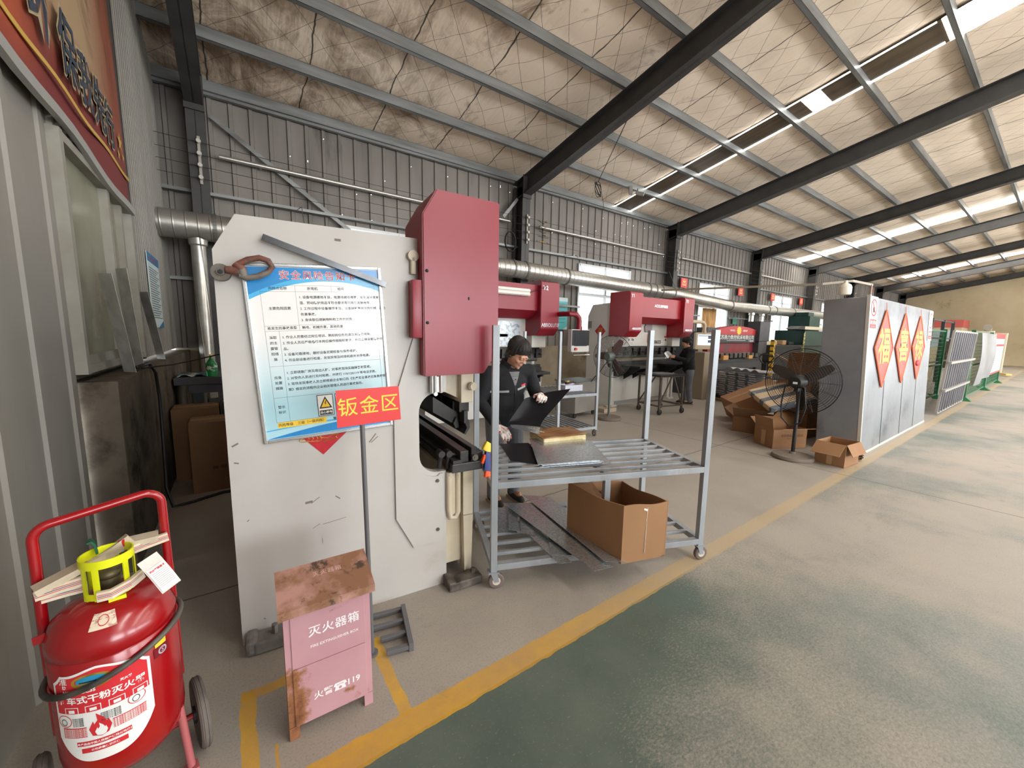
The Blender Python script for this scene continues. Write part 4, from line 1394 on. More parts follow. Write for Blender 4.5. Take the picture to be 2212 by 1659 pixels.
# sheets and offcuts on the lower shelf
lows = [
    ('long spangled strip slanting over the front rail of the near trolley, uppermost', ((1.80, 1.52, 0.20), (1.92, 1.44, 0.19), (2.12, 2.42, 0.222), (1.94, 2.56, 0.226)), M_sheet),
    ('long dark edged strip under the uppermost slanting strip on the lower shelf', ((1.69, 1.50, 0.185), (1.82, 1.47, 0.182), (1.96, 2.40, 0.212), (1.72, 2.54, 0.214)), M_sheet),
    ('broad mirror bright sheet lying beside the cardboard box on the lower shelf', ((1.60, 1.80, 0.172), (1.86, 1.60, 0.172), (2.16, 2.22, 0.19), (1.99, 2.34, 0.198)), M_sheet),
    ('short dark offcut lying close to the front post on the lower shelf', ((1.48, 2.24, 0.17), (1.58, 2.14, 0.17), (1.78, 2.50, 0.18), (1.66, 2.56, 0.18)), M_sheet),
    ('narrow bright offcut next to the front post on the lower shelf', ((1.54, 2.20, 0.182), (1.60, 2.14, 0.182), (1.80, 2.48, 0.19), (1.76, 2.52, 0.19)), M_sheet),
    ('thin offcut between the bright sheet and the post on the lower shelf', ((1.60, 2.12, 0.176), (1.66, 2.04, 0.176), (1.88, 2.44, 0.20), (1.84, 2.50, 0.20)), M_sheet),
    ('square ended strip hanging over the lower front rail', ((1.58, 1.70, 0.168), (1.66, 1.66, 0.168), (1.76, 2.20, 0.172), (1.66, 2.24, 0.172)), M_sheet),
]
for lb, cs, mt in lows:
    steel_sheet('steel_sheet', lb, cs, 0.0018, mt)
# scraper / brush propped at the corner of the bed and the trolley
br = thing('plastic_scoop', 'yellow, blue and orange plastic scoop wedged between press bed and trolley post', 'scoop', M=Matrix.Translation((1.262, 2.03, 0.712)) @ Euler((R(-8), R(14), R(-10))).to_matrix().to_4x4())
m = MB()
m.prism([(-0.035, 0, 0.02), (0.03, 0, 0.02), (0.035, 0, 0.145), (-0.045, 0, 0.14)], (0, 0.03, 0))
m.build('blue_sleeve', pm('navy blue plastic', srgb(26, 44, 120), 0.4), br)
m = MB()
m.box((-0.028, 0.015, 0.165), (0.075, 0.03, 0.06), (0, 0.35, 0), bevel=0.006)
m.build('yellow_head', pm('yellow plastic', srgb(236, 206, 50), 0.4), br)
m = MB()
m.box((0.0, 0.015, 0.0), (0.045, 0.028, 0.045), bevel=0.004)
m.build('orange_tip', pm('orange plastic', srgb(255, 96, 30), 0.4), br)
m = MB()
m.box((-0.05, 0.016, 0.09), (0.02, 0.028, 0.06), (0, 0.2, 0), bevel=0.006)
m.build('orange_tip', pm('orange plastic', srgb(255, 96, 30), 0.4), br)
# tub with brush on the far trolley
tb = thing('plastic_tub', 'clear white plastic tub on the far rack trolley', 'tub', (4.42, 4.62, 0.70), R(-8))
m = MB()
carton(m, -0.17, -0.11, 0.17, 0.11, 0, 0.10, 0.006)
m.build('tub_wall', pm('milky plastic', srgb(206, 208, 222), 0.3), tb)
bs = thing('hand_brush', 'dark bristled hand brush lying across the plastic tub', 'brush', (4.40, 4.60, 0.806), R(20))
m = MB()
m.box((-0.10, 0, 0.03), (0.10, 0.05, 0.04), bevel=0.012)
m.tube([(-0.06, 0, 0.03), (0.02, 0, 0.022), (0.12, 0, 0.03)], [0.012, 0.015, 0.011], 10)
m.build('handle', pm('dark brown wood', srgb(64, 44, 34), 0.5), bs)
m = MB()
m.box((-0.10, 0, 0.055), (0.09, 0.04, 0.025), bevel=0.008)
m.build('bristles', pm('straw bristles', srgb(176, 164, 110), 0.9), bs)
# ============================================================ people
def fuse(name, mb, voxel, mat, parent, iters=6, M=None):
    """one continuous skin around overlapping shapes"""
    o = mb.build(name, mat, None)
    rm = o.modifiers.new('r', 'REMESH')
    rm.mode = 'VOXEL'
    rm.voxel_size = voxel
    sm = o.modifiers.new('s', 'SMOOTH')
    sm.factor = 0.5
    sm.iterations = iters
    dg = bpy.context.evaluated_depsgraph_get()
    dg.update()
    me = bpy.data.meshes.new_from_object(o.evaluated_get(dg))
    old = o.data
    o.modifiers.clear()
    o.data = me
    bpy.data.meshes.remove(old)
    me.name = name
    if not me.materials:
        me.materials.append(mat)
    me.shade_smooth()
    o.parent = parent
    if M is not None:
        o.matrix_local = M
    return o
def limb(m, pts, rad, seg=14):
    """tapered limb with rounded joints"""
    m.tube(pts, rad, seg)
    for p, r in zip(pts, rad):
        m.ball(p, r * 0.99, 14)
def oval(m, c, rx, ry, rz, rot=None):
    M = Matrix.Translation(c) @ (Euler(rot).to_matrix().to_4x4() if rot else Matrix())
    m.ball((0, 0, 0), (rx, ry, rz), 18, M=M)
def lerp(a, b, t):
    return Vector(a) + (Vector(b) - Vector(a)) * t
M_skin = pm('skin', srgb(196, 148, 122), 0.5, 0, srgb(182, 132, 108), 8)
M_hair = pm('black hair', srgb(30, 26, 25), 0.6, 0, srgb(44, 38, 36), 30, stretch=(3, 3, 0.4), bump=0.3, bscale=70)
M_jack = pm('black work jacket cloth', srgb(19, 20, 25), 0.9, 0, srgb(26, 27, 32), 5, bump=0.25, bscale=7)
M_jean = pm('washed grey blue trousers', srgb(112, 116, 124), 0.9, 0, srgb(92, 96, 106), 4, bump=0.3, bscale=9)
M_shoe = pm('dark canvas shoe', srgb(52, 48, 46), 0.8)
M_sole = pm('pale rubber sole', srgb(150, 130, 110), 0.7)
M_glove = pm('white and red knitted glove', srgb(222, 214, 206), 0.9, 0, srgb(206, 54, 62), 40, amount=(0.55, 0.62))

def hand(m, wrist, tip_dir, palm_n, spread, curl, s=1.0):
    """palm, thumb and four curled fingers; returns nothing, adds shapes"""
    w = Vector(wrist)
    d = Vector(tip_dir).normalized()
    n = Vector(palm_n).normalized()
    n = (n - d * n.dot(d)).normalized()
    side = d.cross(n).normalized() * spread
    pc = w + d * 0.045 * s
    for k in range(-1, 2):
        limb(m, [w + side * 0.016 * k * s, w + d * 0.085 * s + side * 0.024 * k * s], [0.015 * s, 0.0135 * s], 10)
    for i, (off, ln) in enumerate(((-0.033, 0.062), (-0.011, 0.075), (0.011, 0.072), (0.033, 0.055))):
        p0 = w + d * 0.088 * s + side * off * s
        c = curl * (1 + 0.12 * i)
        a1, a2, a3 = c * 0.6, c * 1.3, c * 1.9
        p1 = p0 + (d * math.cos(a1) + n * math.sin(a1)) * ln * 0.45 * s
        p2 = p1 + (d * math.cos(a2) + n * math.sin(a2)) * ln * 0.32 * s
        p3 = p2 + (d * math.cos(a3) + n * math.sin(a3)) * ln * 0.25 * s
        limb(m, [p0, p1, p2, p3], [0.0092 * s, 0.0088 * s, 0.0080 * s, 0.0070 * s], 10)
    t0 = w + d * 0.022 * s - side * 0.026 * s
    t1 = t0 + (d * 0.55 - side * 0.65 + n * 0.35).normalized() * 0.036 * s
    t2 = t1 + (d * 0.8 - side * 0.15 + n * 0.6).normalized() * 0.030 * s
    limb(m, [t0, t1, t2], [0.0125 * s, 0.0105 * s, 0.0085 * s], 10)

def head_shapes(m, H):
    """face towards -y, chin at z -0.115, crown at +0.115; H places it"""
    def ov(c, r, rot=None):
        T = H @ Matrix.Translation(c) @ (Euler(rot).to_matrix().to_4x4() if rot else Matrix())
        m.ball((0, 0, 0), r, 20, M=T)
    ov((0, 0.012, 0.035), (0.076, 0.094, 0.082))          # skull
    ov((0, -0.018, -0.030), (0.066, 0.072, 0.080))        # face
    ov((0, -0.038, -0.078), (0.044, 0.046, 0.036))        # jaw and chin
    ov((0, -0.076, -0.098), (0.017, 0.012, 0.013))
    for s in (-1, 1):
        ov((s * 0.036, -0.062, -0.030), (0.026, 0.022, 0.024))   # cheek
        ov((s * 0.030, -0.081, 0.021), (0.024, 0.010, 0.007), (0, s * 0.12, 0))   # brow ridge
        ov((s * 0.031, -0.079, 0.002), (0.016, 0.011, 0.009))    # lid
        ov((s * 0.076, 0.008, -0.010), (0.009, 0.020, 0.032), (0.2, 0, s * 0.25))  # ear
    ov((0, -0.090, 0.000), (0.008, 0.013, 0.022))         # bridge
    ov((0, -0.098, -0.020), (0.013, 0.014, 0.012))        # nose tip
    for s in (-1, 1):
        ov((s * 0.012, -0.090, -0.025), (0.008, 0.010, 0.008))
    ov((0, -0.084, -0.054), (0.023, 0.010, 0.006))        # lips
    ov((0, -0.082, -0.064), (0.018, 0.010, 0.006))

def face_parts(body, H, par_M=None):
    m = MB()
    for s in (-1, 1):
        m.tube([H @ Vector((s * (0.016 + 0.008 * k), -0.0885 + 0.0025 * k * k * 0.6, 0.018 + 0.003 * math.sin(k * 1.2))) for k in range(5)], [0.0016, 0.0024, 0.0024, 0.002, 0.0012], 6)
    m.build('eyebrow', M_hair, body)
    m = MB()
    for s in (-1, 1):
        m.tube([H @ Vector((s * (0.018 + 0.0065 * k), -0.0895 + 0.0018 * (k - 1.5) ** 2, -0.004 - 0.0016 * math.sin(k * 0.8))) for k in range(5)], 0.0016, 6)
    m.build('eyelash', M_hair, body)
    m = MB()
    m.tube([H @ Vector((0.022 * (k - 2) / 2, -0.0945 + 0.0024 * (k - 2) ** 2, -0.0585 - 0.0006 * abs(k - 2))) for k in range(5)], [0.0012, 0.003, 0.0036, 0.003, 0.0012], 8)
    m.build('mouth', pm('lips', srgb(170, 100, 92), 0.45), body)

def hair(parent, H, style, voxel):
    m = MB()
    def ov(c, r, rot=None):
        T = H @ Matrix.Translation(c) @ (Euler(rot).to_matrix().to_4x4() if rot else Matrix())
        m.ball((0, 0, 0), r, 20, M=T)
    ov((0, 0.020, 0.055), (0.090, 0.104, 0.084))
    ov((0, 0.052, 0.005), (0.084, 0.070, 0.082))
    if style == 'bob':
        for s in (-1, 1):
            ov((s * 0.074, 0.014, 0.016), (0.020, 0.044, 0.050), (0.25, 0, 0))
        for k in range(-3, 4):
            ov((k * 0.020, -0.068 + 0.0036 * k * k * 0.9, 0.074 - 0.006 * (k % 2)), (0.016, 0.016, 0.029), (-0.25, 0.10 * k, 0))
        ov((0, 0.078, -0.045), (0.070, 0.042, 0.052))
        ov((-0.02, 0.050, 0.090), (0.075, 0.070, 0.060))
        for k in range(9):
            a = R(15 + 150 * k / 8)
            ov((0.078 * math.cos(a), 0.020 + 0.080 * math.sin(a), -0.030 - 0.010 * (k % 3)), (0.022, 0.022, 0.034))
    else:
        for s in (-1, 1):
            ov((s * 0.070, 0.012, 0.020), (0.016, 0.046, 0.046))
        ov((0, -0.056, 0.088), (0.060, 0.036, 0.026))
        ov((0, 0.072, -0.028), (0.058, 0.034, 0.044))
    o = fuse('hair', m, voxel, M_hair, parent, 3)
    m = MB()
    q = random.Random(5)
    for i in range(150 if style == 'bob' else 70):
        a = 2 * PI * i / (150 if style == 'bob' else 70) + q.uniform(-0.04, 0.04)
        front = max(0, -math.sin(a))
        e0 = R(q.uniform(55, 86))
        e1 = R(q.uniform(12, 26) if front > 0.45 else q.uniform(-34, -8)) if style == 'bob' else R(q.uniform(22, 40) if front > 0.45 else q.uniform(-25, 5))
        pts = []
        for k in range(6):
            e = e0 + (e1 - e0) * k / 5
            rr = 1.05 + 0.07 * q.random() * (k / 5)
            pts.append(H @ Vector((0.091 * rr * math.cos(e) * math.cos(a + 0.12 * k / 5), 0.026 + 0.106 * rr * math.cos(e) * math.sin(a + 0.12 * k / 5), 0.046 + 0.094 * rr * math.sin(e))))
        m.tube(pts, [0.003, 0.006, 0.007, 0.006, 0.0045, 0.0012], 5)
    m.build('hair_locks', M_hair, o, smooth=True)
    return o

def person(label, M, P, voxel, style):
    root = thing('person', label, 'person', M=M)
    hd = P['head']
    H = Matrix.Translation(hd[0]) @ Euler(hd[1]).to_matrix().to_4x4()
    m = MB()
    head_shapes(m, H)
    nb, ch, pv = Vector(P['neck']), Vector(P['chest']), Vector(P['pelvis'])
    limb(m, [nb, H @ Vector((0, 0.018, -0.055))], [0.056, 0.050])
    oval(m, ch, 0.13, 0.085, 0.16)
    oval(m, lerp(ch, pv, 0.55), 0.115, 0.08, 0.14)
    oval(m, pv, 0.135, 0.09, 0.11)
    for s in ('L', 'R'):
        sh, el, wr = [Vector(P[k + s]) for k in ('sh', 'el', 'wr')]
        hi, kn, an = [Vector(P[k + s]) for k in ('hi', 'kn', 'an')]
        limb(m, [lerp(nb, sh, 0.4), sh, el, wr], [0.045, 0.042, 0.034, 0.024])
        limb(m, [hi, kn, an], [0.070, 0.048, 0.034])
        limb(m, [an, an + Vector(P['toe']) * 0.10], [0.034, 0.028])
        d, n, sp, cu = P['hand' + s]
        hand(m, wr, d, n, sp, cu)
    body = fuse('body', m, voxel, M_skin, root, 4)
    face_parts(body, H)
    hair(root, H, style, voxel)
    # jacket: torso and sleeves, open collar
    m = MB()
    oval(m, ch + Vector((0, 0, 0.02)), 0.185, 0.128, 0.19)
    oval(m, lerp(ch, pv, 0.5), 0.185, 0.13, 0.20)
    oval(m, pv + Vector((0, 0, 0.02)), 0.195, 0.135, 0.16)
    for s in ('L', 'R'):
        sh, el, wr = [Vector(P[k + s]) for k in ('sh', 'el', 'wr')]
        limb(m, [lerp(nb, sh, 0.25) + Vector((0, 0, -0.03)), sh, lerp(sh, el, 0.5), el, lerp(el, wr, 0.9)], [0.072, 0.076, 0.068, 0.060, 0.046])
    ja = fuse('jacket', m, voxel * 1.5, M_jack, root, 5)
    m = MB()
    cr = [nb + Vector((0.088 * math.sin(a), 0.012 - 0.085 * math.cos(a), 0.012 + 0.030 * (1 - math.cos(a)) / 2 - 0.05 * max(0, math.cos(a)) ** 3)) for a in [R(32) + i * R(296) / 18 for i in range(19)]]
    for k, (p, q) in enumerate(zip(cr, cr[1:])):
        pass
    m.tube(cr, 0, flat=(0.016, 0.055))
    m.build('collar', M_jack, ja)
    # trousers
    m = MB()
    oval(m, pv + Vector((0, 0, -0.02)), 0.160, 0.112, 0.12)
    for s in ('L', 'R'):
        hi, kn, an = [Vector(P[k + s]) for k in ('hi', 'kn', 'an')]
        limb(m, [hi, lerp(hi, kn, 0.5), kn, lerp(kn, an, 0.5), an + Vector((0, 0, 0.02))], [0.096, 0.086, 0.070, 0.066, 0.062])
    fuse('trousers', m, voxel * 1.5, M_jean, root, 5)
    for s in ('L', 'R'):
        an = Vector(P['an' + s])
        t = Vector(P['toe']).normalized()
        m = MB()
        limb(m, [an + Vector((0, 0, -0.01)) - t * 0.03, an + t * 0.06 + Vector((0, 0, -0.03)), an + t * 0.14 + Vector((0, 0, -0.042))], [0.048, 0.044, 0.036])
        sh = fuse('shoe', m, voxel * 1.4, M_shoe, root, 3)
        m = MB()
        m.tube([an - t * 0.075 + Vector((0, 0, -an.z + 0.012)), an + t * 0.03 + Vector((0, 0, -an.z + 0.012)), an + t * 0.17 + Vector((0, 0, -an.z + 0.012))], 0, flat=(0.078, 0.024))
        m.build('sole', M_sole, sh)
    return root, body, ja, H

# worker behind the near trolley, bent over a sheet
P1 = dict(pelvis=(-0.02, 0.05, 0.86), chest=(0.0, 0.00, 1.14), neck=(0.02, -0.035, 1.315), head=((0.045, -0.125, 1.425), (R(34), R(6), R(22))),
          shL=(0.20, -0.01, 1.255), elL=(0.285, -0.02, 1.02), wrL=(0.235, -0.20, 1.055), shR=(-0.20, 0.0, 1.245), elR=(-0.265, 0.0, 0.985), wrR=(-0.17, -0.19, 0.80),
          hiL=(0.085, 0.05, 0.82), knL=(0.10, 0.02, 0.45), anL=(0.10, 0.06, 0.075), hiR=(-0.105, 0.05, 0.82), knR=(-0.12, 0.0, 0.45), anR=(-0.12, 0.04, 0.075),
          toe=(0.15, -1.0, 0), handL=((-0.28, -0.90, 0.10), (-0.35, 0.1, -1.0), 1.0, 1.25), handR=((0.35, -0.85, -0.45), (0.3, 0.2, -1.0), -1.0, 0.8))
w1, b1, j1, H1 = person('person in black work jacket with grey chest stripes, bending over a dark sheet', at(2.02, 2.93, 0, R(-12)), P1, 0.0055, 'bob')
for s, wk in (('L', 1), ('R', -1)):
    m = MB()
    wr = Vector(P1['wr' + s])
    d, n, sp, cu = P1['hand' + s]
    hand(m, wr + Vector(d).normalized() * 0.004, d, n, sp, cu, 1.12)
    limb(m, [wr - Vector(d).normalized() * 0.02, wr + Vector(d).normalized() * 0.03], [0.031, 0.030])
    fuse('glove', m, 0.005, M_glove, w1, 2)
M_stripe = pm('grey reflective tape', srgb(150, 150, 152), 0.5)
def on_jacket(pts, w, h, name, mat):
    """flat strip laid over the front of the jacket"""
    bm2 = bmesh.new()
    bm2.from_mesh(j1.data)
    from mathutils.bvhtree import BVHTree
    tr = BVHTree.FromBMesh(bm2)
    out = []
    for x, z in pts:
        r = tr.ray_cast(Vector((x, -0.8, z)), Vector((0, 1, 0)))
        y = r[0].y if r[0] is not None else -0.1
        out.append((x, y - 0.003, z))
    bm2.free()
    m = MB()
    m.tube(out, 0, flat=(0.004, h))
    return m.build(name, mat, j1)
on_jacket([(-0.19 + 0.022 * i, 1.085 + 0.001 * i) for i in range(8)], 0, 0.018, 'reflective_stripe', M_stripe)
on_jacket([(0.045 + 0.022 * i, 1.105 + 0.007 * i) for i in range(5)], 0, 0.018, 'reflective_stripe', M_stripe)
on_jacket([(0.085 + 0.013 * i, 1.140 + 0.003 * i) for i in range(5)], 0, 0.015, 'name_patch', M_redprint)
on_jacket([(0.02, 1.20), (0.025, 1.10), (0.03, 1.0), (0.03, 0.9)], 0, 0.010, 'zip_placket', pm('black zip tape', srgb(16, 16, 18), 0.6))
from mathutils.bvhtree import BVHTree
_b = bmesh.new()
_b.from_mesh(j1.data)
_t = BVHTree.FromBMesh(_b)
m = MB()
def sh_(u, v):
    z = 1.145 + 0.125 * v
    x = 0.018 + (u - 0.5) * 2 * (0.006 + 0.046 * v)
    r = _t.ray_cast(Vector((x, -0.8, z)), Vector((0, 1, 0)))
    y = r[0].y if r[0] is not None else -0.11
    return (x, min(y, -0.085) - 0.004, z)
m.grid(sh_, 8, 8, thick=0.003)
_b.free()
t = NT('striped knitted shirt')
gx, gy, gz = t.sep(t.coord())
f = t.math('FRACT', t.math('MULTIPLY', gz, 95))
t.link(t.mix(t.math('GREATER_THAN', f, 0.62), srgb(36, 38, 44), srgb(178, 178, 180)), t.b.inputs['Base Color'])
t.b.inputs['Roughness'].default_value = 0.9
m.build('striped_shirt', t.m, w1)
# the sheet in the worker's hands
WM = w1.matrix_world
m = MB()
A, B, Cc, D = Vector((-0.14, -0.27, 0.80)), Vector((0.08, -0.40, 0.795)), Vector((0.45, -0.36, 1.13)), Vector((0.08, -0.21, 1.04))
def fs(u, v):
    p = (A * (1 - u) + B * u) * (1 - v) + (D * (1 - u) + Cc * u) * v
    k = max(0, 0.26 - v) / 0.26
    return WM @ (p + Vector((0.0, 0.05 * math.sin(PI * u) * (1 - k) - 0.10 * k * k, 0.05 * k * k * (1 - u) - 0.01 * k)))
m.grid(fs, 14, 18, thick=0.0015)
for f in m.bm.faces:
    c = WM.inverted() @ f.calc_center_median()
    f.material_index = 1 if c.z < 0.835 else 0  # lower bend gets the bright sheet material to stand for its reflection
tag(m.build('held_sheet', [M_darkref, M_sheet]), 'dark flexible sheet held in both hands by the person at the trolley', 'sheet')

# worker at the far press brake, seen from behind
P2 = dict(pelvis=(0.0, 0.03, 0.86), chest=(0.0, 0.01, 1.13), neck=(-0.005, -0.02, 1.32), head=((-0.005, -0.06, 1.455), (R(16), 0, R(4))),
          shL=(0.19, 0.0, 1.26), elL=(0.24, -0.12, 1.05), wrL=(0.12, -0.34, 1.12), shR=(-0.19, 0.0, 1.26), elR=(-0.24, -0.12, 1.05), wrR=(-0.10, -0.34, 1.10),
          hiL=(0.095, 0.03, 0.82), knL=(0.10, 0.02, 0.45), anL=(0.11, 0.06, 0.075), hiR=(-0.095, 0.03, 0.82), knR=(-0.09, -0.02, 0.45), anR=(-0.10, 0.0, 0.075),
          toe=(0.0, -1.0, 0), handL=((-0.3, -0.9, 0.2), (-0.8, 0, -0.3), 1.0, 0.9), handR=((0.2, -0.9, 0.2), (0.8, 0, -0.3), -1.0, 0.9))
w2, b2, j2, H2 = person('person in black jacket and grey jeans standing at the far press brake', at(8.73, 5.16, 0, R(-128)), P2, 0.008, 'short')
hp = w2.matrix_world @ Vector((0.0, -0.44, 1.15))
m = MB()
m.grid(lambda u, v: hp + Vector(((u - 0.5) * 0.28, (v - 0.5) * 0.10, 0.05 * math.sin(u * PI) + (v - 0.5) * 0.12)), 8, 4, thick=0.003)
tag(m.build('formed_part', M_sheet), 'small bright formed part in the hands of the person at the far press brake', 'metal part')
# ============================================================ the two red and white press brakes along the window wall
M_white2 = pm('white press enamel', srgb(214, 212, 206), 0.4, 0, srgb(204, 200, 194), 1.5)
M_red2 = pm('red press enamel', srgb(164, 34, 45), 0.36, 0, srgb(154, 31, 42), 2)
M_redd = pm('crimson press enamel', srgb(142, 29, 46), 0.36, 0, srgb(134, 27, 43), 2)
M_badge = pm('chrome badge lettering', srgb(220, 222, 226), 0.25, 0.7)
M_bezel = pm('beige control housing', srgb(206, 188, 160), 0.45)
M_pend = pm('light grey control housing', srgb(198, 196, 194), 0.4)
M_screen = emit('lit blue white screen', srgb(178, 204, 240), 1.1)
M_dim = pm('dark blue glass screen', srgb(22, 28, 36), 0.4)
def front_text(par, s, size, x, z, y, mat, bold=0.0008, name='lettering', sx=1.0):
    m = MB()
    m.text(s, size, Matrix.Translation((x, y, z)) @ Matrix.Rotation(R(90), 4, 'X'), bold=bold, extrude=0.0008, sx=sx)
    return m.build(name, mat, par)
def press(label, X, red, W=2.45):
    """press brake with its front towards -y; local x from the outer edge of the first cylinder cover, local y = 0 on the cover front"""
    p = thing('press_brake', label, 'press brake', (X, 5.40, 0), 0)
    bw = 0.43
    for x0 in (0, W - bw):
        m = MB()
        m.prism([(x0, 0, 1.71), (x0, 0, 2.51), (x0, 0.06, 2.54), (x0, 0.55, 2.54), (x0, 0.55, 1.58), (x0, 0.12, 1.58)], (bw, 0, 0))
        bmesh.ops.bevel(m.bm, geom=list(m.bm.edges), offset=0.008, segments=2, affect='EDGES')
        m.build('cylinder_cover', red, p)
        m = MB()
        m.box2((x0 + 0.05, 0.30, 1.36), (x0 + bw - 0.05, 0.50, 1.60), bevel=0.006)
        m.build('cylinder_base', M_white2, p)
    m = MB()
    m.prism([(bw - 0.01, 0.10, 2.02), (bw - 0.01, 0.10, 2.46), (bw - 0.01, 0.5, 2.46), (bw - 0.01, 0.5, 1.88), (bw - 0.01, 0.30, 1.88)], (W - 2 * bw + 0.02, 0, 0))
    m.build('front_beam_cover', red, p)
    m = MB()
    m.box2((0.06, 0.44, 1.36), (W - 0.06, 0.54, 2.2), bevel=0.004)
    m.build('ram', M_white2, p)
    m = MB()
    m.box2((0.10, 0.42, 1.24), (W - 0.10, 0.52, 1.37))
    n = 9
    for k in range(n):
        x = 0.16 + k * (W - 0.36) / (n - 1)
        m.box2((x, 0.38, 1.16), (x + 0.13, 0.47, 1.33), bevel=0.006)
        m.cyl((x + 0.065, 0.33, 1.22), (x + 0.065, 0.40, 1.25), 0.012, 8)
    m.build('tool_clamps', M_dark, p)
    m = MB()
    m.prism([(0.12, 0.45, 1.25), (0.12, 0.49, 1.25), (0.12, 0.48, 1.12), (0.12, 0.465, 1.09), (0.12, 0.452, 1.12)], (W - 0.24, 0, 0))
    m.build('punch', M_iron, p)
    sf = [(0.43, 0.0), (1.22, 0.0), (1.22, 2.05), (1.08, 2.30), (0.43, 2.33), (0.43, 1.38), (0.62, 1.30), (0.66, 1.2), (0.66, 1.0), (0.62, 0.92), (0.43, 0.86)]
    for x0 in (0.03, W - 0.09):
        m = MB()
        m.prism([(x0, y, z) for y, z in sf], (0.06, 0, 0))
        m.build('side_frame', M_white2, p)
    m = MB()
    m.box2((0.12, 0.50, 0.10), (W - 0.12, 0.58, 0.80))
    m.build('bed', M_white2, p)
    m = MB()
    m.box2((0.05, 0.34, 0.80), (W - 0.05, 0.66, 0.90), bevel=0.006)
    m.box2((0.05, 0.40, 0.90), (W - 0.05, 0.58, 0.98), bevel=0.004)
    m.box2((0.05, 0.44, 0.98), (W - 0.05, 0.52, 1.03), bevel=0.004)
    m.box2((0.10, 0.36, 0.70), (W - 0.10, 0.48, 0.80))
    m.build('lower_die', M_dark, p)
    m = MB()
    for k in range(10):
        x = 0.2 + k * (W - 0.4) / 9
        m.cyl((x, 0.333, 0.85), (x, 0.343, 0.85), 0.012, 8)
    m.build('die_bolts', M_chrome, p)
    for x0 in (0.0, W - 0.22):
        m = MB()
        m.prism([(x0 + 0.02, 0.47, 0.03), (x0 + 0.20, 0.47, 0.03), (x0 + 0.18, 0.47, 0.62), (x0 + 0.05, 0.47, 0.62)], (0, 0.03, 0))
        m.build('corner_leg', M_white2, p)
        m = MB()
        m.box2((x0, 0.40, 0), (x0 + 0.22, 0.56, 0.035), bevel=0.004)
        m.build('foot', M_white2, p)
    for x0 in (0.25, W - 0.85):
        m = MB()
        m.box2((x0, -0.15, 0.90), (x0 + 0.55, 0.36, 0.945), bevel=0.006)
        m.prism([(x0 + 0.1, 0.36, 0.90), (x0 + 0.1, 0.36, 0.62), (x0 + 0.1, -0.10, 0.90)], (0.03, 0, 0))
        m.prism([(x0 + 0.42, 0.36, 0.90), (x0 + 0.42, 0.36, 0.62), (x0 + 0.42, -0.10, 0.90)], (0.03, 0, 0))
        m.build('sheet_support', M_black, p)
    m = MB()
    m.box2((0.09, 1.0, 0.3), (W - 0.09, 1.04, 2.0))
    m.box2((0.09, 0.9, 0.9), (W - 0.09, 0.95, 0.98))
    return p, m
# machine with the dark touch panel
pA, mm = press('red and white press brake with lamp tube on its beam and dark touch panel', 2.38, M_redd)
mm.bm.free()
front_text(pA, 'Y2', 0.105, 2.45 - 0.33, 2.41, -0.004, M_badge)
front_text(pA, 'ABSOLUTE', 0.088, 2.45 - 0.205, 1.765, -0.004, M_badge, bold=0.0012, sx=0.98)
m = MB()
m.box2((0.75, 0.03, 2.25), (1.80, 0.10, 2.37), bevel=0.004)
lt = m.build('lamp_fitting', pm('cream lamp fitting', srgb(226, 218, 206), 0.4), pA)
for z in (2.275, 2.335):
    m = MB()
    m.cyl((0.77, 0.01, z), (1.78, 0.01, z), 0.016, 12)
    m.build('lamp_tube', pm('white lamp tube', srgb(246, 244, 238), 0.25), lt)
m = MB()
m.tube([(1.80, 0.05, 2.31), (1.9, 0.07, 2.34), (2.05, -0.002, 2.40), (2.12, -0.01, 2.45)], 0.005, 6)
m.build('lamp_cable', M_black, pA)
M_foil = pm('glossy stuck up paper', srgb(206, 218, 226), 0.2, 0, srgb(150, 162, 172), 14, amount=(0.5, 0.56), coat=0.6)
for (x0, z0, x1, z1) in ((1.33, 1.55, 1.90, 1.83), (1.15, 1.38, 1.62, 1.60), (1.62, 1.38, 1.82, 1.55)):
    m = MB()
    m.box2((x0, 0.432, z0), (x1, 0.436, z1))
    m.build('notice_sheet', M_foil, pA)
m = MB()
m.tube([(0.95, 0.42, 1.84), (1.06, 0.42, 1.84), (1.08, 0.42, 1.80), (1.09, 0.42, 1.62)], 0.004, 6)
m.cyl((1.09, 0.42, 1.62), (1.09, 0.42, 1.55), 0.012, 10)
m.build('hanging_switch', M_chrome, pA)
m = MB()
m.box((1.09, 0.42, 1.52), (0.07, 0.04, 0.03), bevel=0.01)
m.build('orange_hook', pm('orange plastic', srgb(255, 96, 30), 0.4), pA)
def pendant(par, x, y, z, w, h, rz, housing, screen, arm_mat, x0=2.44):
    K = at(x, y, z, rz)
    m = MB()
    za = z + h / 2 + 0.27
    m.tube([(x0, 0.22, za), (x - 0.16, y + 0.10, za), (x - 0.06, y + 0.06, za - 0.015), (x - 0.01, y + 0.05, za - 0.07), (x, y + 0.05, za - 0.13), (x, y + 0.05, z + h / 2 + 0.02)], 0.045, 14)
    m.cyl((x, y + 0.05, z + h / 2 - 0.02), (x, y + 0.05, z + h / 2 + 0.05), 0.055, 16)
    a = m.build('control_arm', arm_mat, par, smooth=True)
    m = MB()
    m.box((0, 0.05, 0), (w, 0.10, h), bevel=0.012, M=K)
    c = m.build('control_panel', housing, par)
    m = MB()
    m.box((-0.02 if screen is M_screen else 0, -0.003, 0.03), (w * 0.70, 0.004, h * 0.62), M=K)
    m.build('screen', screen, c)
    return c, K
cA, KA = pendant(pA, 2.62, -0.40, 1.50, 0.44, 0.40, 0.0, M_pend, M_dim, M_redd)
m = MB()
m.box((2.62, -0.402, 1.55), (0.42, 0.004, 0.27))
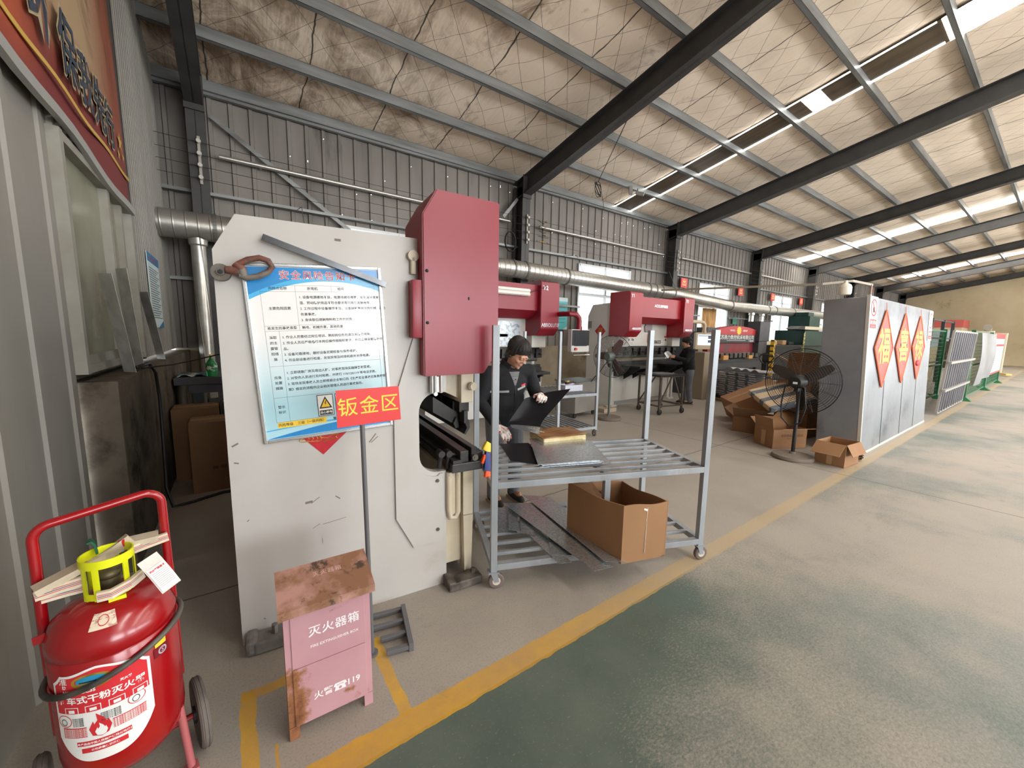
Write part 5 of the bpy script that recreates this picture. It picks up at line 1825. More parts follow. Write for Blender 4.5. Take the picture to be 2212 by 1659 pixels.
m.build('dark_bezel', M_black, cA)
m = MB()
m.box((2.62, -0.406, 1.545), (0.29, 0.004, 0.16))
m.build('screen', M_dim, cA)
m = MB()
m.cyl((2.49, -0.40, 1.355), (2.49, -0.44, 1.355), 0.024, 16)
m.build('stop_button', pm('orange red button', srgb(206, 70, 40), 0.4), cA)
m = MB()
m.tube([(2.41, -0.40, 1.31), (2.41, -0.44, 1.25), (2.83, -0.44, 1.25), (2.83, -0.40, 1.31)], 0.009, 8)
m.build('grab_rail', M_chrome, cA)
# machine with the lit beige console
pB, mm = press('red and white press brake with a lit console, where a worker stands', 6.81, M_red2)
mm.bm.free()
front_text(pB, 'Y1', 0.10, 0.085, 2.44, -0.004, M_badge)
front_text(pB, 'Y2', 0.10, 2.45 - 0.34, 2.44, -0.004, M_badge)
front_text(pB, 'ACCURPRESS', 0.085, 1.23, 2.28, 0.094, M_badge, bold=0.0012)
front_text(pB, 'ABSOLUTE', 0.062, 0.25, 1.755, -0.004, M_badge, bold=0.001)
front_text(pB, 'ABSOLUTE', 0.062, 2.45 - 0.20, 1.755, -0.004, M_badge, bold=0.001)
front_text(pB, '506325', 0.115, 1.66, 1.46, 0.435, M_ink, bold=0.002, sx=0.85)
m = MB()
m.poly([(1.33, 0.434, 1.49), (1.47, 0.434, 1.47), (1.45, 0.434, 1.38), (1.41, 0.434, 1.45)])
m.build('black_logo', M_ink, pB)
for x in (0.55, 0.70, 1.98):
    m = MB()
    m.box2((x - 0.06, 0.434, 1.38), (x + 0.06, 0.437, 1.62))
    s = m.build('warning_label', M_paper, pB)
    m = MB()
    m.box2((x - 0.055, 0.432, 1.57), (x + 0.055, 0.4345, 1.61))
    m.build('red_header', M_redprint, s)
    m = MB()
    m.box2((x - 0.035, 0.432, 1.49), (x - 0.01, 0.4345, 1.55))
    m.box2((x + 0.005, 0.432, 1.48), (x + 0.035, 0.4345, 1.54), (0, 0.4, 0) and 0)
    for k in range(4):
        m.box2((x - 0.045, 0.432, 1.395 + 0.02 * k), (x + 0.045, 0.4345, 1.400 + 0.02 * k))
    m.build('printed_symbol', M_ink, s)
m = MB()
m.prism([(1.13, 0.41, 1.70), (1.38, 0.41, 1.70), (1.38, 0.41, 1.91), (1.18, 0.41, 1.91), (1.10, 0.41, 1.82)], (0, 0.025, 0))
m.build('grey_flap', pm('mauve grey plate', srgb(150, 136, 136), 0.5), pB)
m = MB()
m.tube([(1.27, 0.42, 1.66), (1.25, 0.42, 1.55), (1.23, 0.42, 1.44)], [0.016, 0.01, 0.004], 8)
m.build('orange_hook', pm('orange plastic', srgb(255, 96, 30), 0.4), pB)
cB, KB = pendant(pB, 3.10, 0.02, 1.50, 0.52, 0.43, R(-33), M_bezel, M_screen, M_bezel)
m = MB()
for k in range(2):
    m.box((0.10, -0.006, 0.09 - 0.1 * k), (0.08, 0.002, 0.07), M=KB)
m.box((-0.02, -0.006, 0.135), (0.35, 0.002, 0.02), M=KB)
m.build('screen_window', pm('grey interface', srgb(120, 130, 150), 0.4), cB)
m = MB()
m.ball((0.225, 0.0, -0.13), 0.012, 10, M=KB)
m.build('green_lamp', emit('green lamp', (0.1, 1, 0.2, 1), 2.0), cB)
m = MB()
m.box2((2.86, -0.12, 0.0), (3.32, 0.30, 1.22), bevel=0.01)
m.build('console_cabinet', pm('dull beige cabinet', srgb(150, 136, 116), 0.6), pB)
for nm, u0, par, lb in (('lucky', 0.0, pB, 0),):
    d = thing('fu_picture', 'small red diamond paper on the white flank of the far press brake', 'lucky picture', M=Matrix.Translation((6.836, 6.22, 1.70)) @ Matrix.Rotation(R(-90), 4, 'Z') @ Matrix.Rotation(R(90), 4, 'X'))
    m = MB()
    m.prism([(0, -0.16, 0), (0.16, 0, 0), (0, 0.16, 0), (-0.16, 0, 0)], (0, 0, 0.002))
    m.build('paper', pm('red foil paper', srgb(196, 24, 40), 0.4), d)
    m = MB()
    m.text('福', 0.15, Matrix.Translation((0, 0, 0.003)))
    m.build('lettering', M_gold, d)
m = MB()
m.box((6.834, 6.55, 1.85), (0.004, 0.12, 0.16))
tag(m.build('rating_plate', pm('grey rating plate', srgb(136, 134, 132), 0.4, 0.3)), 'small grey rating plate on the white flank of the far press brake', 'plate')

# ------------------------------------------------------------ trolley table and its sheet, tool cabinet, fans
tc = thing('trolley_table', 'low tube framed trolley table between the fan and the far worker', 'trolley table', (6.97, 4.67, 0), R(-11))
M_tube = pm('dull grey tube', srgb(112, 104, 96), 0.5, 0.4, srgb(84, 78, 72), 8)
for x, y in ((0, 0), (0.62, 0), (0.62, 0.60), (0, 0.60)):
    m = MB()
    m.box2((x - 0.016, y - 0.016, 0.12), (x + 0.016, y + 0.016, 0.80))
    m.build('leg', M_tube, tc)
    m = MB()
    m.prism([(x - 0.02, y - 0.02, 0.13), (x + 0.02, y - 0.02, 0.13), (x + 0.03, y - 0.02, 0.06), (x, y - 0.02, 0.06)], (0, 0.04, 0))
    c = m.build('caster', M_tube, tc)
    m = MB()
    m.lathe([(0.0, -0.014), (0.055, -0.014), (0.06, -0.008), (0.06, 0.008), (0.055, 0.014), (0, 0.014)], 20, M=Matrix.Translation((x + 0.015, y, 0.06)) @ Matrix.Rotation(R(90), 4, 'X'))
    m.build('wheel', M_rubberd, c, smooth=True)
m = MB()
for z in (0.18, 0.79):
    for a, b in (((0, 0), (0.62, 0)), ((0, 0.60), (0.62, 0.60)), ((0, 0), (0, 0.60)), ((0.62, 0), (0.62, 0.60))):
        m.tube([(a[0], a[1], z), (b[0], b[1], z)], 0, flat=(0.028, 0.028))
for a, b in (((0, 0, 0.2), (0.3, 0, 0.78)), ((0.62, 0, 0.2), (0.36, 0, 0.78)), ((0, 0.60, 0.2), (0, 0.15, 0.78))):
    m.tube([a, b], 0, flat=(0.022, 0.022))
m.build('frame', M_tube, tc)
m = MB()
m.box2((-0.05, -0.05, 0.80), (0.70, 0.66, 0.818))
m.build('table_top', M_dark, tc)
m = MB()
m.box((0, 0, 0), (0.45, 0.34, 0.006))
o = m.build('steel_sheet', M_sheet)
o.matrix_world = tc.matrix_world @ at(0.34, 0.34, 0.825, R(4))
tag(o, 'bright sheet lying on the dark trolley table by the far worker', 'sheet')
tk = thing('tool_cabinet', 'grey steel tool cabinet on casters behind the far rack trolley', 'cabinet', (5.22, 5.30, 0), R(8))
m = MB()
m.box2((0, 0, 0.10), (0.72, 0.5, 0.70), bevel=0.006)
m.build('body', pm('grey cabinet steel', srgb(146, 142, 136), 0.45, 0.2, srgb(128, 124, 118), 2), tk)
m = MB()
m.box2((-0.02, -0.02, 0.70), (0.74, 0.52, 0.72))
m.build('top', pm('green grey bench top', srgb(96, 104, 98), 0.5), tk)
for x in (0.06, 0.66):
    m = MB()
    m.lathe([(0.0, -0.014), (0.045, -0.014), (0.05, 0), (0.045, 0.014), (0, 0.014)], 18, M=Matrix.Translation((x, 0.05, 0.05)) @ Matrix.Rotation(R(90), 4, 'X'))
    m.build('caster', M_rubberd, tk, smooth=True)
m = MB()
m.box((0, 0, 0.04), (0.38, 0.30, 0.08), bevel=0.004)
m.box((0.08, 0, 0.10), (0.16, 0.1, 0.04), bevel=0.01)
o = m.build('storage_crate', pm('beige crate', srgb(176, 160, 138), 0.7))
o.matrix_world = at(6.35, 5.55, 0.0)
tag(o, 'low beige crate on the floor beside the grey tool cabinet', 'crate')

def fan(label, M, hub_z, rad, mat, base_mat, cage_mat, blade_mat, tilt=0.0, rear=False, blade0=0.3):
    f = thing('pedestal_fan', label, 'fan', M=M)
    m = MB()
    m.lathe([(0, 0), (0.24, 0), (0.245, 0.02), (0.23, 0.05), (0.20, 0.055), (0.04, 0.065), (0.035, 0.09), (0, 0.09)], 36)
    m.build('base', base_mat, f, smooth=True)
    m = MB()
    m.cyl((0, 0, 0.06), (0, 0, hub_z - 0.05), 0.022, 14)
    m.build('pole', mat, f, smooth=True)
    Hd = Matrix.Translation((0, 0, hub_z)) @ Matrix.Rotation(tilt, 4, 'X') @ Matrix.Rotation(R(90), 4, 'X')   # local z = blowing direction
    m = MB()
    m.lathe([(0, -0.17), (0.06, -0.168), (0.085, -0.14), (0.09, -0.02), (0.07, 0.0), (0.035, 0.01), (0.02, 0.03), (0, 0.03)], 24, M=Hd)
    m.box((0, 0.08, hub_z - 0.1), (0.05, 0.09, 0.06), bevel=0.01)
    m.build('motor', mat, f, smooth=True)
    for k in range(3):
        a = blade0 + k * 2 * PI / 3
        m = MB()
        B = Hd @ Matrix.Rotation(a, 4, 'Z')
        def bl(u, v):
            r = 0.06 + u * (rad - 0.10)
            w = 0.030 + 0.036 * math.sin(PI * min(1, u * 0.9 + 0.1)) ** 0.7
            s = (v - 0.5) * 2 * w
            return (r, s, 0.03 + s * 0.45)
        m.grid(bl, 10, 4, thick=0.003, M=B)
        m.build('blade', blade_mat, f, smooth=True)
    m = MB()
    for dep, sgn in ((0.10, 1), (-0.06, -1)):
        for r in [rad * (0.28 + 0.72 * i / 12) for i in range(13)]:
            z = 0.03 + (dep - 0.03) * math.cos((r / rad) * PI / 2) if r < rad else 0.03
            m.tube([Hd @ Vector((r * math.cos(a), r * math.sin(a), z)) for a in [2 * PI * i / 44 for i in range(44)]], 0.002 if r < rad * 0.99 else 0.006, 4, closed=True)
        for i in range(16):
            a = 2 * PI * i / 16
            m.tube([Hd @ Vector((r * math.cos(a), r * math.sin(a), 0.03 + (dep - 0.03) * math.cos((r / rad) * PI / 2))) for r in (0.05, rad * 0.5, rad * 0.8, rad)], 0.0022, 4)
    m.build('guard', cage_mat, f)
    return f, Hd
M_fang = pm('green grey enamel', srgb(92, 102, 96), 0.45, 0.1)
M_fanb = pm('dusty brown blade', srgb(98, 70, 68), 0.5)
fA, HA = fan('grey pedestal fan with brown blades beside the far press brake', at(5.80, 4.97, 0, R(102)), 1.21, 0.40, M_fang, pm('dusty round base', srgb(112, 102, 92), 0.8), pm('grey wire guard', srgb(104, 104, 102), 0.5, 0.3), M_fanb, blade0=2.1)
fB, HB = fan('black pedestal fan seen from behind in front of the cardboard pile', at(6.05, 1.985, 0, R(90)), 1.04, 0.43, M_black, pm('dusty grey base', srgb(132, 120, 108), 0.85, 0, srgb(116, 106, 96), 5), pm('black wire guard', srgb(40, 36, 34), 0.5), pm('dark blade', srgb(58, 48, 44), 0.5), blade0=0.45)
m = MB()
m.tube([(0.02, 0.16, 1.0), (0.12, 0.14, 0.98), (0.15, 0.12, 0.75), (0.13, 0.13, 0.55), (0.02, 0.14, 0.44), (-0.09, 0.13, 0.52), (-0.13, 0.13, 0.72), (-0.10, 0.15, 0.98), (-0.02, 0.16, 1.0)], 0.009, 8)
m.build('power_cable', M_black, fB, smooth=True, angle=180)
m = MB()
m.box((0.0, 0.172, 1.03), (0.05, 0.004, 0.028))
m.build('rating_label', M_paper, fB)
m = MB()
m.tube([(0.03, 0.12, 1.10), (0.12, 0.15, 0.95), (0.30, 0.10, 0.78), (0.42, 0.0, 0.68), (0.50, -0.1, 0.70)], 0.008, 8)
m.build('power_cable', M_black, fA, smooth=True, angle=180)
# ============================================================ old dark press brake, stacked trays, green machine
M_oldred = pm('scuffed old red paint', srgb(150, 44, 52), 0.5, 0, srgb(120, 38, 46), 2.5, stain=srgb(84, 80, 82), sscale=2.0, samount=(0.56, 0.64))
M_oldredtop = pm('old bright red paint', srgb(190, 46, 50), 0.45, 0, srgb(176, 42, 46), 2)
M_char = pm('charcoal machine paint', srgb(56, 56, 60), 0.5, 0, srgb(66, 66, 70), 3)
op = thing('press_brake', 'old dark red and charcoal press brake with a yellow emblem and company lettering', 'press brake', (10.35, 5.55, 0), 0)
m = MB()
N = 12
pts = [(0.35 + 2.45 * i / N, 0.0, 1.80 + 0.13 * math.sin(PI * i / N) ** 0.8) for i in range(N + 1)]
m.prism([(0.35, 0, 1.68)] + pts + [(2.80, 0, 1.68)], (0, 0.25, 0))
m.build('top_cover', M_oldredtop, op)
m = MB()
m.box2((0.30, -0.01, 1.46), (2.85, 0.25, 1.68))
m.box2((-0.15, 0.0, 1.55), (0.34, 0.30, 1.86))
m.build('lettering_band', M_char, op)
front_text(op, '江苏扬力数控机床有限公司', 0.135, 1.45, 1.60, -0.012, M_paper, bold=0.001, sx=1.32)
front_text(op, 'T-30/2500', 0.075, 2.35, 1.505, -0.012, M_paper)
m = MB()
m.box2((0.9, -0.012, 1.515), (2.0, -0.0105, 1.525))
m.build('white_line', M_paper, op)
m = MB()
m.lathe([(0, 0), (0.105, 0)], 24, M=Matrix.Translation((1.58, -0.003, 1.80)) @ Matrix.Rotation(R(90), 4, 'X'))
for i in range(12):
    a = i * PI / 6
    c, s = math.cos(a), math.sin(a)
    m.poly([(1.58 + 0.10 * c - 0.025 * s, -0.0035, 1.80 + 0.10 * s + 0.025 * c), (1.58 + 0.10 * c + 0.025 * s, -0.0035, 1.80 + 0.10 * s - 0.025 * c), (1.58 + 0.16 * c, -0.0035, 1.80 + 0.125 * s)])
m.build('sun_emblem', M_yellow, op, recalc=False)
front_text(op, 'YANGLI', 0.075, 1.20, 1.80, -0.004, M_paper, sx=1.1)
front_text(op, 'GROUP', 0.075, 1.95, 1.80, -0.004, M_paper, sx=1.1)
m = MB()
m.box2((0.05, 0.06, 1.16), (3.0, 0.2, 1.46))
m.build('ram', M_oldred, op)
m = MB()
m.box2((0.05, 0.03, 1.08), (3.0, 0.2, 1.17))
for k in range(11):
    m.box2((0.1 + 0.26 * k, -0.02, 1.02), (0.27 + 0.26 * k, 0.12, 1.15), bevel=0.006)
m.build('tool_clamps', M_iron, op)
m = MB()
m.box2((0.0, -0.02, 0.70), (3.0, 0.3, 0.88), bevel=0.006)
m.box2((0.0, 0.06, 0.88), (3.0, 0.2, 0.98))
m.box2((0.0, 0.15, 0.05), (3.0, 0.25, 0.70))
m.build('bed', M_char, op)
m = MB()
m.box2((2.62, -0.12, 1.50), (3.30, 0.25, 2.10), bevel=0.012)
m.box2((2.66, -0.10, 1.14), (3.22, 0.2, 1.50), bevel=0.01)
m.box2((3.10, 0.10, 0.0), (3.52, 0.5, 1.86), bevel=0.05)
m.build('electric_cabinet', M_char, op)
m = MB()
m.box2((-0.1, 0.3, 0.0), (0.0, 1.3, 1.75))
m.build('side_frame', M_char, op)
m = MB()
m.box2((2.95, 0.3, 0.0), (3.1, 1.3, 1.75))
m.build('side_frame', M_char, op)
m = MB()
m.box2((0.62, -0.1, 0.98), (0.90, 0.05, 1.10), bevel=0.004)
m.box2((2.2, -0.06, 0.98), (2.45, 0.06, 1.08), bevel=0.004)
m.build('die_blocks', pm('orange wood block', srgb(206, 148, 84), 0.6), op)
yb = thing('safety_post', 'yellow safety post with warning stripes at the end of the old press brake', 'post', (13.75, 5.35, 0), 0)
m = MB()
m.box2((-0.05, -0.05, 0.0), (0.05, 0.05, 1.55))
t = NT('yellow and black striped post')
gx, gy, gz = t.sep(t.coord())
t.link(t.mix(t.math('GREATER_THAN', t.math('FRACT', t.math('MULTIPLY', t.math('ADD', gz, gx), 6)), 0.72), srgb(216, 166, 36), srgb(50, 46, 40)), t.b.inputs['Base Color'])
m.build('post', t.m, yb)
# pallet with five stacks of nested trays
pa = thing('pallet', 'low wooden pallet with black film under the stacked trays', 'pallet', (9.55, 3.95, 0), R(68))
m = MB()
for y in (-0.02, -0.35, -0.68):
    m.box2((0, y - 0.05, 0), (1.5, y + 0.05, 0.05))
m.box2((-0.05, -0.75, 0.05), (1.55, 0.05, 0.075))
m.build('deck', pm('pale pallet wood', srgb(170, 142, 100), 0.8, 0, srgb(140, 112, 76), 6), pa)
m = MB()
m.box2((-0.03, -0.72, 0.075), (1.53, 0.02, 0.14), bevel=0.01)
m.build('black_film', pm('black film', srgb(22, 22, 24), 0.3), pa)
def tray_mesh():
    m = MB()
    prof = [(-0.125, 0.032), (-0.085, 0.0), (0.085, 0.0), (0.125, 0.032)]
    q = [(x, z + 0.003) for x, z in reversed(prof)]
    m.prism([(x, -0.22, z) for x, z in prof + q], (0, 0.44, 0))
    for y in (-0.22, 0.219):
        m.prism([(-0.105, y, 0.002), (0.105, y, 0.002), (0.118, y, 0.028), (-0.118, y, 0.028)], (0, 0.001, 0))
    return m
tr0 = tray_mesh().build('formed_tray', pm('bright formed steel', srgb(214, 214, 216), 0.38, 0.75, srgb(176, 176, 180), 4))
first = True
names = ['first', 'second', 'third', 'fourth', 'fifth']
for i in range(5):
    n = 12 if i != 4 else 8
    for k in range(n):
        o = tr0 if first else tr0.copy()
        if not first:
            COL.objects.link(o)
        first = False
        o.matrix_world = pa.matrix_world @ at(0.16 + 0.30 * i, -0.24 + 0.015 * ((k * 7) % 3 - 1), 0.142 + 0.052 * k, R(2 * ((k * 5) % 5 - 2)))
        tag(o, 'bright formed steel tray in the %s stack from the boxes on the pallet' % names[i], 'tray', 'formed steel trays stacked on the pallet')
    m = MB()
    m.grid(lambda u, v: ((u - 0.5) * 0.30, (v - 0.5) * 0.46, 0.05 * math.sin(u * PI * 1.5) + 0.03 * v), 6, 4, thick=0.003)
    o = m.build('cover_sheet', pm('pale grey film', srgb(150, 150, 152), 0.35))
    o.matrix_world = pa.matrix_world @ at(0.16 + 0.30 * i, -0.24, 0.142 + 0.052 * n + 0.035, R(8 * i))
    tag(o, 'pale loose sheet on top of the %s tray stack from the boxes' % names[i], 'sheet')
pj = thing('pallet_jack', 'black looped handle of the pallet jack standing at the tray stacks', 'pallet jack', (10.62, 4.25, 0), R(-75))
m = MB()
m.tube([(0, 0, 0.3), (0, 0.03, 1.0)], 0.035, 12)
m.box((0, 0.02, 0.22), (0.16, 0.16, 0.2), bevel=0.02)
m.build('shaft', M_black, pj)
m = MB()
m.tube([(0, 0.03, 0.93), (-0.10, 0.03, 1.02), (-0.15, 0.04, 1.12), (-0.12, 0.04, 1.19), (0, 0.04, 1.20), (0.12, 0.04, 1.19), (0.15, 0.04, 1.12), (0.10, 0.03, 1.02)], 0.016, 8, closed=True)
m.build('handle_loop', M_black, pj, smooth=True)
m = MB()
for x in (-0.2, 0.2):
    m.box2((x - 0.08, 0.1, 0.06), (x + 0.08, 1.0, 0.10))
for x in (-0.06, 0.06):
    m.cyl((x - 0.03, 0, 0.09), (x + 0.03, 0, 0.09), 0.09, 16)
m.build('forks', M_black, pj)
# dark green machine behind the boxes
gm = thing('punching_machine', 'dark green punching machine with a pale top rail behind the cardboard pile', 'machine', (17.2, 6.3, 0), 0)
M_grn = pm('dark green machine paint', srgb(30, 62, 58), 0.4, 0, srgb(38, 72, 66), 2)
m = MB()
m.box2((1.9, 0, 1.30), (6.5, 1.1, 1.94), bevel=0.02)
m.box2((2.4, 0.2, 0.0), (6.5, 1.2, 1.3))
m.box2((2.6, 0.1, 1.95), (3.7, 0.9, 2.55), bevel=0.02)
m.box2((2.7, 0.2, 2.55), (3.3, 0.7, 2.72), bevel=0.02)
m.build('head', M_grn, gm)
m = MB()
m.box2((1.55, -0.08, 1.97), (6.5, 0.3, 2.10), bevel=0.01)
m.build('pale_rail', pm('pale rail', srgb(206, 194, 170), 0.45), gm)
m = MB()
m.prism([(0.75, -0.1, 1.97), (1.20, -0.1, 2.10), (1.56, -0.1, 2.10), (1.56, -0.1, 1.97)], (0, 0.4, 0))
m.box2((-0.8, 0.1, 0.75), (2.2, 1.0, 1.30))
m.box2((-0.9, 0.0, 1.28), (2.0, 1.1, 1.34))
m.box2((-0.6, 0.1, 0), (2.0, 0.9, 0.75))
m.build('work_table', pm('black machine body', srgb(28, 30, 30), 0.5), gm)
m = MB()
m.box2((1.80, -0.02, 1.32), (1.92, 0.0, 1.86))
m.box2((1.84, -0.02, 0.35), (1.90, 0.04, 1.3))
m.build('yellow_gauge', pm('worn yellow label', srgb(206, 190, 120), 0.5, 0, srgb(60, 80, 60), 14, amount=(0.45, 0.55)), gm)
for x, w, h, c, lb in ((-0.4, 0.9, 0.16, (196, 182, 150), 'pale flat carton'), (0.75, 0.35, 0.18, (176, 136, 96), 'small brown carton'), (1.45, 0.5, 0.12, (44, 46, 46), 'black tool tray')):
    m = MB()
    m.box((0, 0, h / 2), (w, 0.35, h), bevel=0.02)
    o = m.build('carton' if h > 0.13 else 'tool_tray', pm(lb, srgb(*c), 0.7))
    o.matrix_world = at(17.2 + x, 6.75, 1.345)
    tag(o, lb + ' lying on the table of the dark green machine', 'box')

# ============================================================ cardboard pile in front of the metal partition
def closed_box(m, L, W, H):
    m.box((0, 0, H / 2), (L, W, H), bevel=0.006)
def open_box(par, L, W, H, flaps, mat=None):
    m = MB()
    carton(m, -L / 2, -W / 2, L / 2, W / 2, 0, H, 0.006)
    m.build('carton_body', mat or M_card, par)
    for side, ang, ln in flaps:
        m = MB()
        if side in 'fb':
            s = -1 if side == 'f' else 1
            F = Matrix.Translation((0, s * W / 2, H)) @ Matrix.Rotation(-s * R(ang), 4, 'X')
            m.box((0, s * ln / 2, 0.003), (L * 0.96, ln, 0.006), M=F)
        else:
            s = -1 if side == 'l' else 1
            F = Matrix.Translation((s * L / 2, 0, H)) @ Matrix.Rotation(s * R(ang), 4, 'Y')
            m.box((s * ln / 2, 0, 0.003), (ln, W * 0.96, 0.006), M=F)
        m.build('flap', mat or M_card, par)
def marks(par, s, size, M, sub=None):
    m = MB()
    m.text(s, size, M)
    if sub:
        m.text(sub, size * 0.5, M @ Matrix.Translation((0, -size * 0.9, 0)))
    m.build('printed_marks', pm('dark carton print', srgb(86, 62, 44), 0.7), par)
def tape(par, M, w, h):
    m = MB()
    m.box((0, 0, 0), (w, h, 0.001), M=M)
    m.build('tape', M_tape, par)
c1 = thing('cardboard_box', 'open cardboard box with drooping flaps standing beside the round fan base', 'box', (6.33, 1.59, 0), R(-5))
open_box(c1, 0.41, 0.32, 0.29, (('l', 40, 0.20), ('f', 62, 0.15)))
tape(c1, Matrix.Translation((-0.2065, 0.0, 0.13)) @ Matrix.Rotation(R(-90), 4, 'Z') @ Matrix.Rotation(R(90), 4, 'X'), 0.06, 0.24)
c2 = thing('cardboard_box', 'open cardboard box with printed front behind the fan pole', 'box', (6.62, 2.36, 0), R(-28))
open_box(c2, 0.54, 0.37, 0.285, (('l', -80, 0.16), ('f', -14, 0.15), ('b', -35, 0.16)))
marks(c2, '易碎物品小心轻放', 0.045, Matrix.Translation((0.03, -0.1875, 0.19)) @ Matrix.Rotation(R(90), 4, 'X'), 'Handle with care')
tape(c2, Matrix.Translation((-0.2715, 0.0, 0.13)) @ Matrix.Rotation(R(-90), 4, 'Z') @ Matrix.Rotation(R(90), 4, 'X'), 0.08, 0.22)
c3 = thing('cardboard_box', 'crushed open cardboard box between the tilted carton and the fan', 'box', (7.32, 3.02, 0), R(12))
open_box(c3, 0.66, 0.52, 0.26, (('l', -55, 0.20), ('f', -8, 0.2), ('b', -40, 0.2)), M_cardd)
c4 = thing('cardboard_box', 'tilted closed cardboard box with printed side at the outer edge of the pile', 'box', M=Matrix.Translation((8.25, 3.36, 0.20)) @ Matrix.Rotation(R(-42), 4, 'Z') @ Matrix.Rotation(R(-24), 4, 'Y') @ Matrix.Rotation(R(4), 4, 'X'))
m = MB()
closed_box(m, 0.95, 0.60, 0.42)
m.build('carton_body', M_card, c4)
marks(c4, '易碎', 0.12, Matrix.Translation((0.15, -0.302, 0.25)) @ Matrix.Rotation(R(90), 4, 'X'), '小心轻放')
tape(c4, Matrix.Translation((0.0, 0.0, 0.4215)), 0.9, 0.05)
c5 = thing('wrapped_bundle', 'flat bundle wrapped in film with dark stripes on top of the tilted box', 'bundle', M=Matrix.Translation((7.18, 2.60, 0.62)) @ Matrix.Rotation(R(-36), 4, 'Z') @ Matrix.Rotation(R(-14), 4, 'Y') @ Matrix.Rotation(R(22), 4, 'X'))
m = MB()
m.box((0, 0, 0.06), (0.72, 0.60, 0.10), bevel=0.03)
t = NT('crumpled film over striped cartons')
P = t.coord()
gx, gy, gz = t.sep(P)
n = t.noise(P, 9, 5, 0.7, 0.6)
f = t.math('FRACT', t.math('ADD', t.math('MULTIPLY', gy, 4.2), t.math('MULTIPLY', n, 0.12)))
c = t.mix(t.math('GREATER_THAN', f, 0.62), srgb(206, 180, 146), srgb(96, 104, 112))
c = t.mix(t.ramp(n, 0.60, 0.72), c, srgb(236, 222, 198))
t.link(c, t.b.inputs['Base Color'])
t.b.inputs['Roughness'].default_value = 0.25
t.bump(n, 0.8, 0.03)
m.build('film_wrap', t.m, c5)
c6 = thing('cardboard_box', 'large closed cardboard box behind the fan motor, against the partition', 'box', (7.72, 2.50, 0.0), R(-6))
m = MB()
closed_box(m, 0.60, 0.50, 0.92)
m.build('carton_body', M_card, c6)
tape(c6, Matrix.Translation((-0.302, 0.0, 0.7)) @ Matrix.Rotation(R(-90), 4, 'Z') @ Matrix.Rotation(R(90), 4, 'X'), 0.06, 0.4)
c7 = thing('cardboard_box', 'cardboard box with raised flap on top of the large box by the partition', 'box', (7.78, 2.55, 0.925), R(20))
open_box(c7, 0.50, 0.42, 0.30, (('l', -50, 0.2), ('b', -30, 0.2)))
c8 = thing('cardboard_box', 'flattened cardboard box leaning between the fan and the large box', 'box', M=Matrix.Translation((7.05, 2.36, 0.0)) @ Matrix.Rotation(R(-14), 4, 'Z') @ Matrix.Rotation(R(-22), 4, 'X'))
m = MB()
m.prism([(-0.30, 0, 0.012), (0.36, 0, 0.012), (0.30, 0, 0.42), (-0.10, 0, 0.48), (-0.34, 0, 0.34)], (0, 0.02, 0))
m.build('carton_body', M_card, c8)
lf = thing('paper_scrap', 'crumpled brown scrap lying beside the flap of the open box', 'scrap', (6.74, 1.47, 0), 0)
m = MB()
for k in range(6):
    m.grid(lambda u, v: (0.05 * math.cos(k) + (u - 0.5) * 0.10, 0.03 * math.sin(k * 2) + (v - 0.5) * 0.07, 0.005 + 0.03 * abs(math.sin(u * 5 + k)) + 0.008 * k), 5, 3, thick=0.002)
m.build('scrap', pm('dry brown scrap', srgb(96, 74, 50), 0.9), lf)

# ============================================================ sheet metal partition with lucky diamonds and signs
M_zinc = pm('dull zinc sheet', srgb(160, 165, 171), 0.36, 0.6, srgb(136, 141, 148), 1.2, stain=srgb(98, 101, 106), sscale=1.3, samount=(0.54, 0.72), bump=0.25, bscale=2.0)
PTM = Matrix.Translation((6.93, 1.5, 0)) @ Matrix.Rotation(R(-2.6), 4, 'X')
cb = thing('metal_partition', 'tall zinc sheet metal partition box with three red diamonds on its aisle side', 'partition', M=PTM)
m = MB()
m.box2((0, 0, 0.005), (4.17, 0.5, 2.18), bevel=0.01)
m.build('sheet_body', M_zinc, cb)
m = MB()
for x in (1.0, 2.15, 3.15):
    m.box2((x, -0.004, 0.02), (x + 0.012, 0.0, 1.0))
m.build('seam', pm('dark seam', srgb(84, 84, 86), 0.5, 0.5), cb)
m = MB()
m.box2((-0.004, -0.006, 0.0), (0.03, 0.03, 2.2))
m.box2((0, -0.006, 0.0), (4.17, 0.0, 0.03))
m.build('corner_edge', pm('bright folded edge', srgb(214, 212, 204), 0.4, 0.4), cb)
M_lantern = pm('coral red foil', srgb(222, 70, 62), 0.35, 0, srgb(206, 50, 44), 8, bump=0.2, bscale=14)
